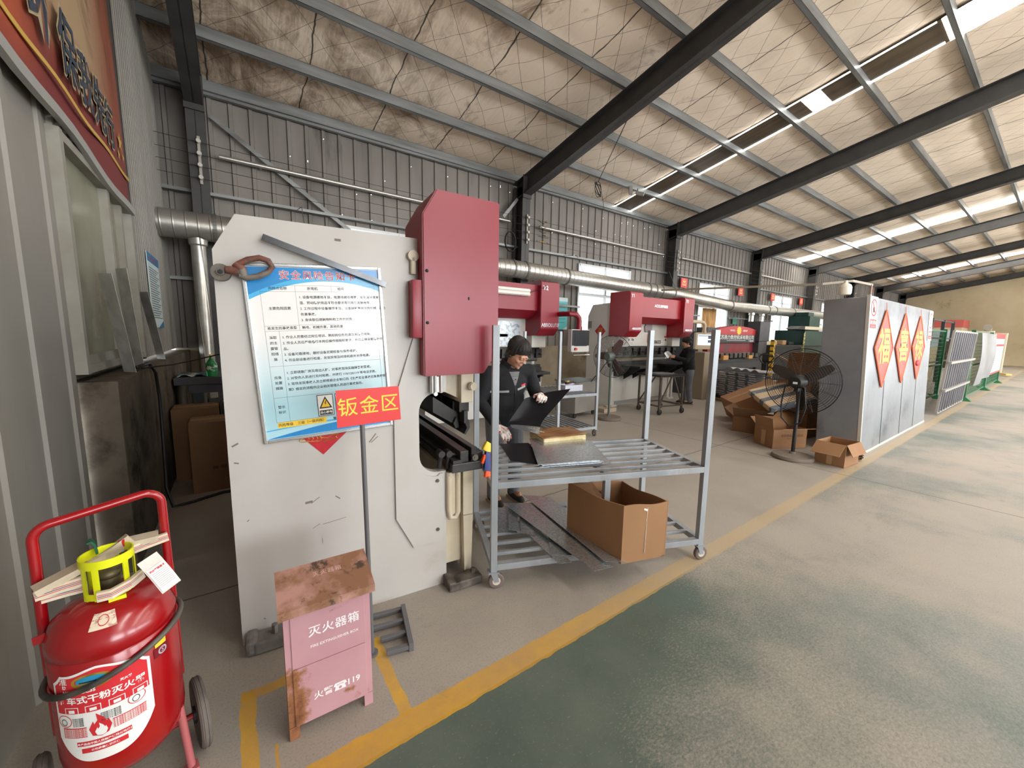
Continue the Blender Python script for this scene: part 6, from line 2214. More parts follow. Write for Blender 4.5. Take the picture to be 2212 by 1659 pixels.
for k, (x, ch, hh, lb) in enumerate(((0.80, '福', 0.0, 'nearest the cardboard pile'), (1.95, '喜', 0.0, 'in the middle of the partition'), (3.06, '禄', 0.0, 'next to the second warning sign'))):
    d = thing('lucky_diamond', 'long red diamond hanging with gold %s, %s' % ('character', lb), 'wall decoration', M=PTM @ Matrix.Translation((x, -0.004, 1.46)) @ Matrix.Rotation(R(90), 4, 'X'))
    m = MB()
    m.prism([(0, -0.55, 0), (0.48, 0.02, 0.0), (0, 0.57, 0), (-0.48, 0.02, 0)], (0, 0, 0.012))
    m.build('foil_panel', M_lantern, d)
    m = MB()
    m.text(ch, 0.56, Matrix.Translation((0, 0.02, 0.015)), bold=0.010, sx=1.15)
    m.build('gold_character', pm('gold foil character', srgb(216, 188, 74), 0.4, 0.2, srgb(190, 150, 44), 9), d)
    m = MB()
    for q in ((0, -0.55, 0.48, 0.02), (0, 0.57, 0.48, 0.02), (0, -0.55, -0.48, 0.02), (0, 0.57, -0.48, 0.02)):
        m.tube([(q[0], q[1], 0.012), (q[2], q[3], 0.012)], 0.010, 6)
    m.tube([(0, 0.57, 0.01), (0, 0.68, 0.005)], 0.004, 5)
    m.build('piping', pm('pale orange piping', srgb(236, 120, 80), 0.5), d)
    if k == 2:
        m = MB()
        m.ball((-0.02, -0.26, 0.02), (0.13, 0.05, 0.02), 12)
        m.build('red_bow', pm('deep red ribbon', srgb(168, 20, 36), 0.5), d)
def notice_sign(x, z, k, label, txt, slash):
    s = thing('warning_sign', label, 'sign', M=PTM @ Matrix.Translation((x, -0.004, z)) @ Matrix.Rotation(R(90), 4, 'X') @ Matrix.Diagonal((0.86, k * 1.08, 1, 1)))
    m = MB()
    m.box2((-0.20, -0.30, 0), (0.20, 0.33, 0.004))
    m.build('panel', M_paper, s)
    m = MB()
    m.lathe([(0.135, 0.0045), (0.165, 0.0045), (0.165, 0.006), (0.135, 0.006)], 32, M=Matrix.Translation((0, 0.12, 0)))
    if slash:
        m.box((0, 0.12, 0.0055), (0.29, 0.025, 0.001), (0, 0, R(-50)))
    m.build('red_ring', M_redprint, s)
    m = MB()
    if slash:
        m.poly([(0.03 * a, 0.12 + 0.03 * b, 0.005) for a, b in ((-1.5, -3), (1.5, -3), (2, -0.5), (1, 1.5), (0.5, 0), (-0.5, 2.8), (-1.0, 0.5), (-2, -0.5))])
    else:
        m.box((0.03, 0.15, 0.005), (0.05, 0.09, 0.001))
        m.box((0.0, 0.07, 0.005), (0.10, 0.03, 0.001))
    m.build('pictogram', M_ink if slash else M_redprint, s)
    m = MB()
    m.box2((-0.17, -0.27, 0.0045), (0.17, -0.10, 0.006))
    b = m.build('red_block', M_redprint, s)
    m = MB()
    m.text(txt, 0.078, Matrix.Translation((0, -0.165, 0.0065)), bold=0.001)
    m.text('No open flame', 0.03, Matrix.Translation((0, -0.235, 0.0065)))
    m.build('lettering', M_paper, b)
notice_sign(0.18, 1.95, 0.66, 'white no fire sign with black flame in a slashed red ring on the partition', '禁止烟火', True)
notice_sign(3.98, 1.87, 0.82, 'white sign with red ring and no slash on the far end of the partition', '必须防护', False)

# ============================================================ green wire fence and what hangs on it
M_fgreen = pm('green powder coated wire', srgb(36, 104, 66), 0.45)
def wire_fence(label, x0, x1, y, h, pitch=0.2):
    f = thing('wire_fence', label, 'fence', (x0, y, 0), 0)
    L = x1 - x0
    for x in (0.0, L):
        m = MB()
        m.box2((x - 0.04, -0.04, 0), (x + 0.04, 0.04, h), bevel=0.004)
        m.build('post', M_fgreen, f)
        m = MB()
        m.prism([(x - 0.12, -0.16, 0), (x + 0.12, -0.16, 0), (x + 0.05, -0.03, 0.12), (x - 0.05, -0.03, 0.12)], (0, 0.19, 0))
        m.build('foot', M_fgreen, f)
    m = MB()
    for z in (0.12, h - 0.06, h * 0.5):
        m.tube([(0, 0, z), (L, 0, z)], 0, flat=(0.035, 0.035))
    k = 0.15
    while k < h - 0.1:
        m.tube([(0, 0, k), (L, 0, k)], 0.004, 4)
        k += pitch / 2
    n = int(L / 0.10)
    for i in range(n + 1):
        m.tube([(L * i / n, 0, 0.12), (L * i / n, 0, h - 0.06)], 0.003, 4)
    m.build('mesh_panel', M_fgreen, f)
    return f
wire_fence('green wire mesh fence bay just past the metal partition', 11.4, 15.9, 2.0, 1.92)
wire_fence('green wire mesh fence bay behind the hanging grey sheet', 16.05, 20.2, 1.50, 1.90)
wire_fence('green wire mesh fence bay behind the printed red and white board', 20.3, 24.3, 1.50, 1.90)
gd = thing('ribbed_door', 'grey ribbed sheet metal door leaning beside the green fence', 'door panel', M=Matrix.Translation((12.3, 1.50, 0)) @ Matrix.Rotation(R(2.5), 4, 'X'))
m = MB()
ribbed(m, 0.03, 3.4, 0.06, 1.80, 0.0, 0.30, 0.03, 0.08)
m.build('sheet', pm('dark grey ribbed sheet', srgb(104, 104, 108), 0.45, 0.3, srgb(86, 86, 90), 2), gd)
m = MB()
for a, b in (((0, 0, 0.05), (3.45, 0, 0.05)), ((0, 0, 1.81), (3.45, 0, 1.81)), ((0, 0, 0.05), (0, 0, 1.81)), ((3.45, 0, 0.05), (3.45, 0, 1.81))):
    m.tube([a, b], 0, flat=(0.04, 0.04))
for z in (0.55, 1.15):
    m.tube([(-0.1, -0.05, z), (3.45, -0.05, z)], 0, flat=(0.05, 0.05))
m.build('frame_tubes', pm('pale tube', srgb(168, 164, 158), 0.45, 0.3), gd)
m = MB()
m.grid(lambda u, v: (16.7 + 3.1 * u, 1.42 - 0.06 * math.sin(v * 3) - 0.05 * math.sin(u * 7), 0.42 + 1.42 * v + 0.10 * (1 - v) * (u - 0.5)), 14, 10, thick=0.004)
tag(m.build('plastic_sheet', pm('hazy grey plastic sheet', srgb(150, 152, 156), 0.3, 0, srgb(124, 128, 134), 1.5)), 'curved grey plastic sheet hanging on the green fence', 'sheet')
rb_ = thing('notice_board', 'white board with red heading hanging on the far green fence bay', 'notice board', M=Matrix.Translation((22.0, 1.43, 1.22)) @ Matrix.Rotation(R(90), 4, 'X'))
m = MB()
m.box2((-1.5, -0.72, 0), (1.5, 0.66, 0.01))
m.build('panel', M_paper, rb_)
m = MB()
m.box2((-1.5, 0.48, 0.011), (1.5, 0.66, 0.013))
m.box2((-1.5, 0.22, 0.011), (1.5, 0.30, 0.013))
m.box2((-1.5, -0.72, 0.011), (1.5, -0.66, 0.013))
m.build('red_heading', M_redprint, rb_)
m = MB()
for k in range(11):
    m.box2((-1.3, 0.15 - 0.07 * k, 0.011), (1.3 - 0.3 * (k % 3), 0.17 - 0.07 * k, 0.013))
m.build('printed_lines', pm('grey print', srgb(150, 146, 142), 0.6), rb_)
# ------------------------------------------------------------ things standing far back in the hall
M_tan = pm('dusty tan machine paint', srgb(176, 156, 118), 0.6, 0, srgb(140, 122, 92), 2)
M_brown = pm('dull brown metal', srgb(96, 80, 64), 0.6, 0.1, srgb(74, 62, 50), 3)  # even brown tone of far machines and crates
bo = thing('site_office', 'flat roofed booth with red header board near the far gable', 'booth', (39.0, 4.2, 0), 0)
m = MB()
m.box2((0, 0, 0), (2.5, 2.6, 2.5))
m.build('walls', pm('cream booth wall', srgb(206, 190, 156), 0.7), bo)
m = MB()
m.box2((-0.05, -0.05, 2.5), (2.55, 2.65, 3.0))
m.build('red_header', pm('faded red header', srgb(196, 92, 84), 0.6), bo)
m = MB()
m.box2((-0.02, 0.2, 1.2), (0.0, 2.3, 2.3))
m.build('booth_window', pm('pale booth glazing', srgb(196, 206, 214), 0.15), bo)
gt = thing('steel_gantry', 'dark tube frame rack rising behind the green fence', 'rack', (18.0, 2.9, 0), 0)
for x in (0, 2.2, 4.4, 6.6):
    m = MB()
    m.box2((x - 0.05, -0.05, 0), (x + 0.05, 0.05, 2.4))
    m.build('upright', M_char, gt)
m = MB()
for z in (0.8, 1.7, 2.36):
    m.tube([(0, 0, z), (6.6, 0, z)], 0, flat=(0.05, 0.05))
    m.tube([(0, 0.9, z), (6.6, 0.9, z)], 0, flat=(0.05, 0.05))
m.build('rails', M_char, gt)
for i, x in enumerate((0.2, 1.5, 2.6, 3.8, 5.0)):
    m = MB()
    m.box((0, 0, 0.2 + 0.03 * i), (1.0, 0.7, 0.4 + 0.06 * i), bevel=0.02)
    o = m.build('crate', M_brown if i % 2 else M_tan)
    o.matrix_world = at(18.0 + x + 0.4, 3.55, 0.0)
    tag(o, '%s crate on the floor behind the green fence, %s from the partition' % ('brown' if i % 2 else 'tan', names[i]), 'crate')
pr = thing('pipe_rack', 'long grey pipe resting on white posts past the green fence', 'pipe rack', (24.8, 1.9, 0), 0)
m = MB()
m.cyl((-1.0, 0, 2.15), (7.0, 0.6, 2.15), 0.12, 16)
m.build('pipe', pm('grey pipe', srgb(150, 142, 126), 0.5), pr, smooth=True)
for x in (0.2, 6.2):
    m = MB()
    m.box2((x - 0.12, -0.1, 0), (x + 0.12, 0.7, 2.03))
    m.build('white_post', pm('white post', srgb(220, 212, 190), 0.6), pr)
for i, (x, y, w, h, mt, lb) in enumerate(((27.0, 1.7, 1.4, 1.1, M_brown, 'brown steel workbench past the pipe rack'), (31.5, 2.9, 2.2, 1.4, M_tan, 'tan machine near the bright end of the aisle'), (34.5, 3.6, 2.0, 1.6, M_brown, 'dark brown machine before the far gable'))):
    b = thing('workbench' if i == 0 else 'machine_tool', lb, 'machine', (x, y, 0), 0)
    m = MB()
    m.box2((0, 0, h * 0.55), (w, 0.9, h * 0.7), bevel=0.02)
    m.build('table', mt, b)
    m = MB()
    m.box2((0.1, 0.1, 0), (w * 0.35, 0.8, h * 0.55), bevel=0.02)
    m.box2((w * 0.65, 0.1, 0), (w * 0.92, 0.8, h * 0.55), bevel=0.02)
    m.build('pedestal', mt, b)
    m = MB()
    m.box2((w * 0.2, 0.3, h * 0.7), (w * 0.55, 0.8, h), bevel=0.03)
    m.cyl((w * 0.7, 0.5, h * 0.7), (w * 0.7, 0.5, h * 1.2), 0.06, 12)
    m.build('head', mt, b)
hj = thing('pallet_jack', 'yellowed pallet jack with raised handle near the far machines', 'pallet jack', (30.5, 2.35, 0), R(120))
m = MB()
m.tube([(0, 0, 0.2), (0.1, 0.1, 1.7)], 0.05, 10)
m.tube([(-0.15, 0.1, 1.7), (0.35, 0.1, 1.7)], 0.03, 8)
m.build('handle', pm('yellowed paint', srgb(214, 190, 110), 0.5), hj)
m = MB()
m.prism([(-0.3, 0, 0.05), (0.5, 0, 0.05), (0.15, 0, 0.75), (-0.1, 0, 0.75)], (0, 0.3, 0))
m.box2((-0.3, 0.3, 0.05), (-0.1, 1.4, 0.13))
m.box2((0.3, 0.3, 0.05), (0.5, 1.4, 0.13))
m.build('fork_body', pm('yellowed paint', srgb(214, 190, 110), 0.5), hj)
# lamp on its boom above the partition
lm = thing('boom_lamp', 'white bottle shaped lamp hanging from a long tube boom above the partition', 'lamp', (7.0, 1.75, 2.19), 0)
m = MB()
m.tube([(0.55, 0.0, 0.0), (0.55, 0.0, 0.20)], 0, flat=(0.03, 0.03))
m.tube([(0.60, 0.0, 0.20), (-0.10, 0.05, 0.20), (-0.35, 0.30, 0.16), (-0.95, 2.4, 0.20)], 0, flat=(0.03, 0.03))
m.build('boom', pm('grey boom tube', srgb(150, 140, 124), 0.5, 0.2), lm)
m = MB()
m.lathe([(0, 0.0), (0.065, 0.0), (0.075, 0.02), (0.075, 0.10), (0.06, 0.135), (0.025, 0.155), (0.022, 0.19), (0.0, 0.19)], 20, M=Matrix.Translation((-0.16, 0.10, 0.015)))
m.build('lamp_shade', pm('white lamp body', srgb(236, 228, 212), 0.4), lm, smooth=True)
m = MB()
m.tube([(0.60, 0, 0.20), (0.72, 0.02, 0.14), (0.74, 0.05, 0.0)], 0.008, 6)
m.build('red_cable', pm('red cable', srgb(206, 60, 50), 0.5), lm)
# ============================================================ services along the window wall
t = NT('spiral galvanised duct')
P = t.coord()
gx, gy, gz = t.sep(P)
n = t.noise(t.mapping(P, (0.6, 2, 2)), 1.5, 5)
sp = t.math('ADD', t.math('MULTIPLY', gx, 7.5), t.math('MULTIPLY', t.math('ADD', gy, gz), 0.35))
f = t.math('ABSOLUTE', t.math('SUBTRACT', t.math('FRACT', sp), 0.5))
c = t.mix(t.ramp(n, 0.35, 0.65), srgb(206, 204, 198), srgb(176, 170, 160))
c = t.mix(t.ramp(f, 0.44, 0.47, 0, 0.5), c, srgb(120, 116, 110))
t.link(c, t.b.inputs['Base Color'])
t.b.inputs['Metallic'].default_value = 0.8
t.b.inputs['Roughness'].default_value = 0.36
t.bump(t.ramp(f, 0.42, 0.5), 0.5, 0.012)
M_duct = t.m
dc = thing('ventilation_duct', 'long silver spiral duct running above the machines along the window wall', 'duct', (0, 0, 0), 0)
DZ = [(-0.77, 3.02), (2.0, 3.03), (5.2, 3.02), (8.0, 2.97), (11.0, 2.92), (14.5, 2.74), (18.0, 2.72), (22.0, 2.75), (27.0, 2.75)]
def duct_z(x):
    for (a, za), (b, zb) in zip(DZ, DZ[1:]):
        if a <= x <= b:
            return za + (zb - za) * (x - a) / (b - a)
    return 2.75
m = MB()
xs = [-0.77 + 0.5 * i for i in range(56)]
m.tube([(x, 7.2, duct_z(x)) for x in xs], 0.185, 28)
m.build('pipe', M_duct, dc, smooth=True, angle=60)
for x in (-0.15, 5.02, 5.36, 6.60, 9.75, 10.05, 10.35, 10.97, 14.54, 17.5, 18.16, 20.0):
    m = MB()
    m.lathe([(0.186, -0.02), (0.200, -0.02), (0.200, 0.02), (0.186, 0.02)], 28, M=Matrix.Translation((x, 7.2, duct_z(x))) @ Matrix.Rotation(R(90), 4, 'Y'))
    m.build('joint_band', pm('dull joint band', srgb(126, 124, 120), 0.45, 0.5), dc)
for x, z0, r in ((-0.36, 0.60, 0.088), (16.35, 1.75, 0.09), (17.2, 1.75, 0.09)):
    m = MB()
    m.cyl((x, 7.2, z0), (x, 7.2, duct_z(x) - 0.1), r, 20)
    m.lathe([(r, 0), (r + 0.02, 0.02), (r + 0.025, 0.09)], 20, M=Matrix.Translation((x, 7.2, duct_z(x) - 0.27)))
    m.build('branch_pipe', M_duct, dc, smooth=True)
for i, x in enumerate((1.0, 3.2, 7.2, 11.2, 15.2, 19.2, 23.4)):
    m = MB()
    m.tube([(x, 7.2, duct_z(x) + 0.18), (x, 7.45, 3.6), (x, YW - 0.12, 3.68)], 0.006, 6)
    m.build('hanger', M_poleg, dc)
# conduit tubes between the columns
for i, (a, b) in enumerate(((-0.05, 5.45), (6.35, 11.55), (12.55, 17.6), (18.4, 23.6))):
    m = MB()
    m.cyl((a, 7.93, 4.26), (b, 7.93, 4.24), 0.034, 14)
    for u in (0.1, 0.5, 0.9):
        m.box((a + (b - a) * u, 7.984, 4.25), (0.03, 0.16, 0.03))
    tag(m.build('conduit_pipe', pm('shiny conduit pipe', srgb(196, 192, 186), 0.3, 0.7), None, smooth=True), 'horizontal bright conduit pipe on the window wall in the %s bay from the gable' % names[i], 'pipe')
# four bare wires on porcelain insulators
for i, z in enumerate((4.30, 4.13, 3.97, 3.80)):
    m = MB()
    pts = []
    for k in range(6):
        a = FX[k] if k else XG
        b = FX[k + 1]
        for j in range(8):
            u = j / 8
            pts.append((a + (b - a) * u, YW - 0.50, z - 0.05 * math.sin(PI * u)))
    m.tube(pts, 0.004, 5)
    tag(m.build('bare_wire', M_dark), 'thin bare wire along the window wall, %s of four from the top' % names[i], 'wire')
for i in range(6):
    ir = thing('insulator_rack', 'strap with four white insulators on the %s column from the gable' % names[i] if i < 5 else 'strap with four white insulators on the sixth column from the gable', 'insulator', (FX[i] + 0.02, YW - 0.475, 4.05), 0)
    m = MB()
    m.box((0, 0, 0), (0.035, 0.012, 0.66))
    m.build('strap', pm('pale strap', srgb(170, 164, 154), 0.6), ir)
    for z in (0.25, 0.08, -0.08, -0.25):
        m = MB()
        m.lathe([(0, -0.035), (0.028, -0.035), (0.03, -0.025), (0.016, 0), (0.03, 0.025), (0.028, 0.035), (0, 0.035)], 14, M=Matrix.Translation((0, -0.035, z)) @ Matrix.Rotation(R(90), 4, 'X'))
        m.build('insulator', pm('white porcelain', srgb(206, 200, 190), 0.3), ir, smooth=True)
m = MB()
for k in range(5):
    m.tube([(6.0 + 0.05 * math.sin(k), 7.55, 4.28 - 0.12 * k), (6.14, 7.52, 4.2 - 0.1 * k), (6.26 + 0.03 * k, 7.55, 4.30 - 0.13 * k)], 0.007, 6)
for z in (4.27, 4.11, 3.96, 3.80):
    m.box((6.22, 7.56, z), (0.12, 0.015, 0.02))
tag(m.build('cable_splice', pm('black cable with yellow tape', srgb(56, 50, 30), 0.5, 0, srgb(206, 166, 40), 9, amount=(0.52, 0.56))), 'tangle of black cable with yellow tape beside the second column', 'cable')
m = MB()
m.tube([(5.32 + 0.15 * math.cos(a), 7.72 - 0.012 * (a / 6), 3.72 + 0.22 * math.sin(a)) for a in [i * PI / 8 for i in range(48)]], 0.010, 6)
tag(m.build('cable_coil', M_black), 'black cable coil hanging on the second column above the duct', 'cable')
# red exit squares and wall papers
for i, (x, z) in enumerate(((12.87, 3.46), (16.95, 3.46), (19.95, 3.44), (23.2, 3.44))):
    s = thing('exit_sign', 'small square red sign with pale character high on the window wall, %s from the gable' % names[i], 'sign', M=upright(x, 7.97, z))
    m = MB()
    m.box2((-0.20, -0.16, 0), (0.20, 0.16, 0.02))
    m.build('panel', M_signred, s)
    m = MB()
    m.text('出', 0.26, Matrix.Translation((0, 0, 0.022)), bold=0.004)
    m.build('lettering', pm('pale yellow letter', srgb(240, 206, 150), 0.5), s)
def poster(name, label, M, w, h, base, head, lines, txt=None):
    p = thing(name, label, 'poster', M=M)
    m = MB()
    m.box2((-w / 2, -h / 2, 0), (w / 2, h / 2, 0.006))
    m.build('panel', base, p)
    m = MB()
    m.box2((-w / 2, h / 2 - 0.12 * h, 0.0065), (w / 2, h / 2, 0.0075))
    m.prism([(w / 2, -h / 2, 0.0065), (w / 2, -h / 2 + 0.1 * h, 0.0065), (0, -h / 2, 0.0065)], (0, 0, 0.001))
    m.build('header_band', head, p)
    m = MB()
    for k in range(lines):
        y = h / 2 - 0.2 * h - k * 0.7 * h / lines
        m.box2((-w * 0.42, y, 0.0065), (w * (0.42 - 0.12 * (k % 3)), y + 0.008, 0.0072))
    m.build('printed_lines', M_ink, p)
    if txt:
        m = MB()
        m.text(txt, h * 0.07, Matrix.Translation((0, h / 2 - 0.065 * h, 0.008)))
        m.build('lettering', M_redprint, p)
    return p
M_pale = pm('pale blue poster', srgb(214, 230, 232), 0.4)
poster('wall_poster', 'narrow notice with blue header on the corrugated gable beside the window', upright(XG + 0.028, 6.36, 2.03, R(90)), 0.78, 0.84, M_pale, pm('poster blue', srgb(54, 128, 176), 0.4), 22, '岗位安全操作规程')
poster('wall_poster', 'tall turquoise poster on the window wall beside the first window past the duct bands', upright(7.28, 8.0, 2.17), 0.34, 0.85, pm('turquoise poster', srgb(96, 200, 206), 0.4), M_pale, 6)
poster('wall_poster', 'small green paper on the window wall above the old press brake', upright(16.75, 8.0, 2.29), 0.36, 0.28, pm('green poster', srgb(70, 150, 120), 0.5), pm('green poster', srgb(70, 150, 120), 0.5), 3)
m = MB()
m.grid(lambda u, v: (14.22 + 1.0 * u, 7.98 + 0.03 * math.sin(u * 22), 1.36 + 1.32 * v), 40, 4)
tag(m.build('window_film', pm('orange brown crumpled film', srgb(206, 158, 92), 0.6, 0, srgb(150, 96, 44), 4, stretch=(3, 1, 0.5)), None, smooth=True), 'orange brown crumpled film hanging over half of a window behind the far worker', 'film')
m = MB()
m.grid(lambda u, v: (15.3 + 0.5 * u, 7.95, 2.80 + 0.12 * v - 0.05 * math.sin(u * 6)), 8, 2)
tag(m.build('orange_cloth', pm('orange cloth', srgb(230, 150, 60), 0.7)), 'scrap of orange cloth hanging at the window crossbar below the duct', 'cloth')
# cameras and a bundle of wire under the roof
for i, (x, a) in enumerate(((8.52, -40), (8.82, 30))):
    k = thing('security_camera', 'small grey camera under the roof purlin, %s' % ('pointing at the aisle' if i else 'pointing down along the wall'), 'camera', (x, 6.95, roof_z(6.95) - 0.22), R(a))
    m = MB()
    m.box((0, -0.06, -0.05), (0.09, 0.22, 0.08), (R(18 + 50 * (1 - i)), 0, 0), bevel=0.01)
    m.build('housing', pm('grey camera housing', srgb(150, 146, 140), 0.4), k)
    m = MB()
    m.cyl((0, 0, -0.02), (0, 0, 0.08), 0.015, 8)
    m.build('bracket', M_poleg, k)
m = MB()
for k in range(4):
    m.tube([(7.5 + 0.11 * math.cos(a + k), 7.1, 5.28 - 0.12 + (0.18 - 0.02 * k) * math.sin(a)) for a in [i * PI / 6 for i in range(12)]], 0.008, 5, closed=True)
m.tube([(7.5, 7.1, 5.35), (6.9, 6.2, 5.5), (6.2, 5.2, 5.6), (6.0, 3.4, 5.95)], 0.008, 5)
m.tube([(7.55, 7.1, 5.3), (7.9, 7.3, 5.05), (8.4, 7.7, 5.0)], 0.006, 5)
tag(m.build('wire_bundle', M_black), 'loose bundle of black wire hanging under the roof past the second beam', 'wire')

# ============================================================ banner gable
bn = thing('slogan_banner', 'large red and cream slogan banner stretched across the ribbed gable', 'banner', (XG + 0.045, 0, 0), 0)
m = MB()
def bf(u, v):
    y = 0.4 + (5.28 - 0.16 * v - 0.4) * u
    z0 = 2.68 + 0.045 * (5.28 - y) + 0.02 * math.sin(y * 4)
    return (0.012 * math.sin(y * 3 + v * 2), y, z0 + v * (5.6 - z0))
m.grid(bf, 40, 20)
t = NT('printed banner cloth')
P = t.coord()
gx, gy, gz = t.sep(P)
n = t.noise(t.mapping(P, (1, 1.3, 0.6)), 1.6, 6, 0.6, 1.2)
k = t.math('ADD', gz, t.math('MULTIPLY', t.math('SUBTRACT', n, 0.5), 0.5))
c = t.mix(t.ramp(k, 2.95, 3.30), srgb(122, 46, 46), srgb(146, 78, 58))
cream = t.math('MULTIPLY', t.ramp(k, 3.15, 3.45), t.ramp(gy, 4.85, 4.2))
c = t.mix(cream, c, srgb(170, 144, 112))
fig = t.math('MULTIPLY', t.ramp(n, 0.50, 0.60), t.ramp(k, 3.45, 3.7))
c = t.mix(t.math('MULTIPLY', fig, 0.8), c, srgb(108, 68, 42))
glow = t.math('MULTIPLY', t.ramp(gy, 3.35, 2.9), t.ramp(gz, 2.7, 3.0))
c = t.mix(t.math('MULTIPLY', glow, 0.8), c, srgb(186, 88, 52))
t.link(c, t.b.inputs['Base Color'])
t.b.inputs['Roughness'].default_value = 0.55
m.build('cloth', t.m, bn, smooth=True)
m = MB()
m.tube([(0.02, y, 2.68 + 0.045 * (5.28 - y) + 0.02 * math.sin(y * 4) - 0.025) for y in [0.4 + 0.24 * i for i in range(21)]], 0, flat=(0.03, 0.06))
m.build('bottom_batten', pm('pale zinc batten', srgb(176, 176, 172), 0.45, 0.3), bn)
m = MB()
m.tube([(0.016, y, 2.96 + 0.012 * math.sin(y * 6)) for y in [2.4 + 0.14 * i for i in range(21)]], 0, flat=(0.004, 0.028))
for y, z, r in ((4.95, 3.20, 0.085), (4.86, 3.07, 0.05), (5.03, 3.10, 0.04)):
    pts = [(0.017, y + (r if i % 2 == 0 else r * 0.42) * math.sin(i * PI / 5), z + (r if i % 2 == 0 else r * 0.42) * math.cos(i * PI / 5)) for i in range(10)]
    m.poly(pts)
m.build('gold_line_and_stars', pm('ochre print', srgb(206, 170, 84), 0.5), bn)
for nm, mt, bd, lift in (('lettering_outline', pm('cream print', srgb(176, 160, 130), 0.5), 0.020, 0.020), ('lettering', pm('slate blue print', srgb(58, 68, 84), 0.5), 0.004, 0.024)):
    m = MB()
    for ch, y, z, s in (('环', 3.23, 3.24, 0.42), ('保', 3.66, 3.225, 0.40), ('我', 3.99, 3.20, 0.37), ('先', 4.31, 3.20, 0.37), ('行', 4.60, 3.18, 0.35)):
        m.text(ch, s, Matrix.Translation((lift, y, z)) @ Matrix.Rotation(R(90), 4, 'Z') @ Matrix.Rotation(R(90), 4, 'X'), bold=bd, sx=0.82)
    m.build(nm, mt, bn)
# metal offcuts leaning on the ledge, cables
for i, (a, b, w, lb) in enumerate((((-0.70, 4.02, 1.275), (-0.72, 3.72, 1.95), 0.12, 'nearest the window sash'), ((-0.71, 4.42, 1.275), (-0.73, 4.28, 2.05), 0.14, 'with the dark folded back'), ((-0.71, 5.62, 1.275), (-0.755, 5.30, 1.95), 0.16, 'standing closest to the gable notice'))):
    m = MB()
    wv = Vector((0.08, -w * 0.75, 0))
    m.prism([Vector(a), Vector(a) + wv, Vector(b) + wv, Vector(b)], (0.003, 0.004, 0))
    tag(m.build('metal_offcut', pm('dull offcut', srgb(196, 194, 188), 0.5, 0.2, srgb(160, 158, 152), 8)), 'grey metal offcut leaning on the window ledge, ' + lb, 'offcut')
m = MB()
m.tube([(-0.64, 4.10, 1.30), (-0.61, 4.40, 1.31), (-0.595, 4.56, 1.22), (-0.59, 4.60, 1.0), (-0.59, 4.56, 0.6), (-0.585, 4.45, 0.2), (-0.55, 4.42, 0.03), (-0.42, 4.50, 0.014), (-0.2, 4.62, 0.014), (0.1, 4.6, 0.014)], 0.013, 8)
tag(m.build('power_cable', M_black, None, smooth=True, angle=180), 'thick black cable hanging from the ledge down to the floor in the dark corner', 'cable')
m = MB()
m.tube([(-0.62, 4.15, 1.29), (-0.45, 4.3, 1.30), (-0.2, 4.35, 1.36), (0.05, 4.25, 1.44)], 0.006, 6)
tag(m.build('thin_cable', M_black), 'thin black cable strung from the window ledge to the back of the press', 'cable')
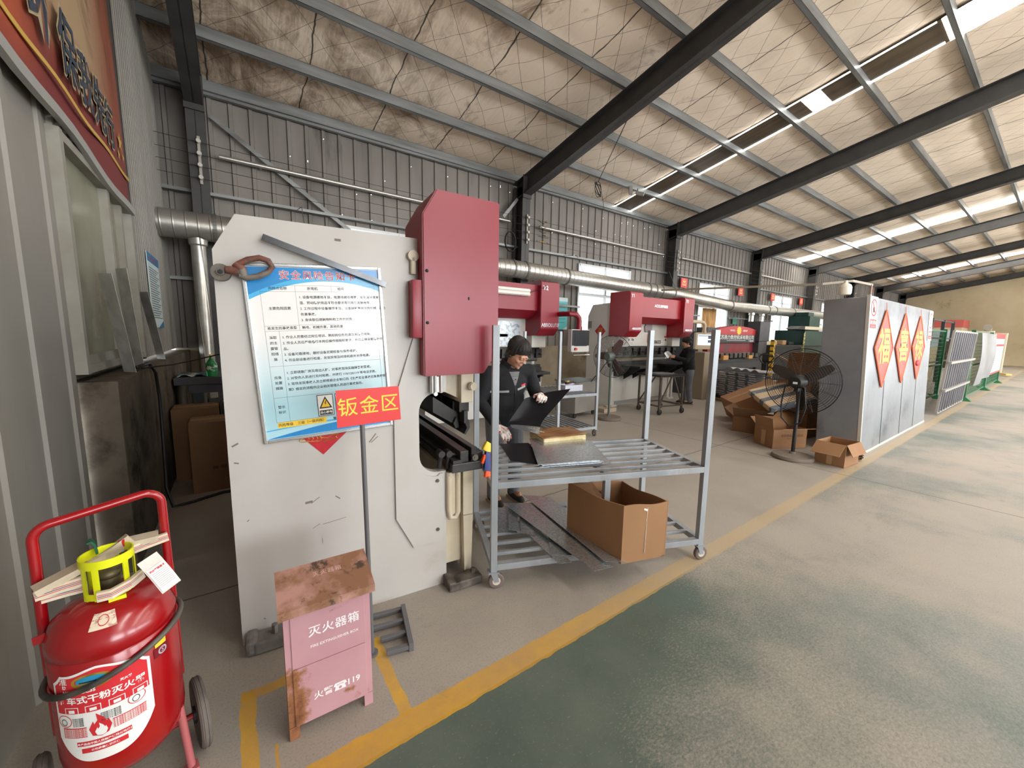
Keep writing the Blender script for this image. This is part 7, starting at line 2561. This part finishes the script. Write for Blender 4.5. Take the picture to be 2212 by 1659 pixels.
# dark corner behind the press: bench, cartons, bottle
be = thing('steel_bench', 'dark steel beam bench in the corner behind the white press', 'bench', (-0.60, 5.65, 0), 0)
m = MB()
m.box2((0, 0, 0.97), (1.6, 0.8, 1.05), bevel=0.005)
m.build('top_beam', M_char, be)
m = MB()
m.box2((0.12, 0.02, 0.87), (1.6, 0.7, 0.97), bevel=0.005)
m.build('lower_beam', M_char, be)
for x in (0.15, 1.3):
    m = MB()
    m.box2((x, 0.1, 0), (x + 0.1, 0.6, 0.87))
    m.build('leg', M_char, be)
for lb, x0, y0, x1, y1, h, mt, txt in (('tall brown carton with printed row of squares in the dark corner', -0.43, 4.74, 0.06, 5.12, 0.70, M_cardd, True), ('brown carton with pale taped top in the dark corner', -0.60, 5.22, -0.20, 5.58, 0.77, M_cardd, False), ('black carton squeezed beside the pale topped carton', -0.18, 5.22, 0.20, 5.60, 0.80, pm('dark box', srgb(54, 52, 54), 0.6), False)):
    b = thing('carton', lb, 'box', ((x0 + x1) / 2, (y0 + y1) / 2, 0), 0)
    m = MB()
    m.box2((x0 - (x0 + x1) / 2, -(y1 - y0) / 2, 0), ((x1 - x0) / 2, (y1 - y0) / 2, h), bevel=0.006)
    m.build('carton_body', mt, b)
    m = MB()
    m.box2((-(x1 - x0) / 2 + 0.01, -0.05, h), ((x1 - x0) / 2 - 0.01, 0.05, h + 0.001))
    m.build('tape', M_tape, b)
    if txt:
        m = MB()
        for k in range(4):
            m.box((-0.06 + 0.065 * k, -(y1 - y0) / 2 - 0.001, 0.24), (0.045, 0.001, 0.03))
        m.build('printed_squares', pm('dark carton print', srgb(86, 62, 44), 0.7), b)
bt = thing('drink_bottle', 'green plastic drink bottle standing on the dark steel bench', 'bottle', (-0.26, 5.80, 1.05), 0)
t = NT('green bottle plastic')
t.b.inputs['Base Color'].default_value = srgb(70, 190, 110)
t.b.inputs['Roughness'].default_value = 0.15
t.b.inputs['Transmission Weight'].default_value = 0.6
m = MB()
m.lathe([(0, 0), (0.05, 0.0), (0.055, 0.01), (0.055, 0.14), (0.05, 0.16), (0.022, 0.20), (0.016, 0.215), (0.016, 0.235), (0, 0.235)], 20)
m.build('bottle_body', t.m, bt, smooth=True)
m = MB()
m.cyl((0, 0, 0.235), (0, 0, 0.255), 0.018, 14)
m.build('cap', M_yellow, bt)
m = MB()
m.lathe([(0.0558, 0.06), (0.0558, 0.13)], 20)
m.build('label', pm('bottle label', srgb(40, 120, 76), 0.5, 0, srgb(210, 230, 200), 20, amount=(0.5, 0.56)), bt)
m = MB()
m.grid(lambda u, v: (-0.58 + 0.26 * u, 5.78 + 0.22 * v, 1.055 + 0.03 * math.sin(u * 6 + v * 2) ** 2), 10, 6, thick=0.004)
tag(m.build('crumpled_cloth', pm('white and teal cloth', srgb(206, 206, 200), 0.9, 0, srgb(90, 130, 136), 5, amount=(0.5, 0.56))), 'crumpled white and teal cloth lying on the dark steel bench', 'cloth')
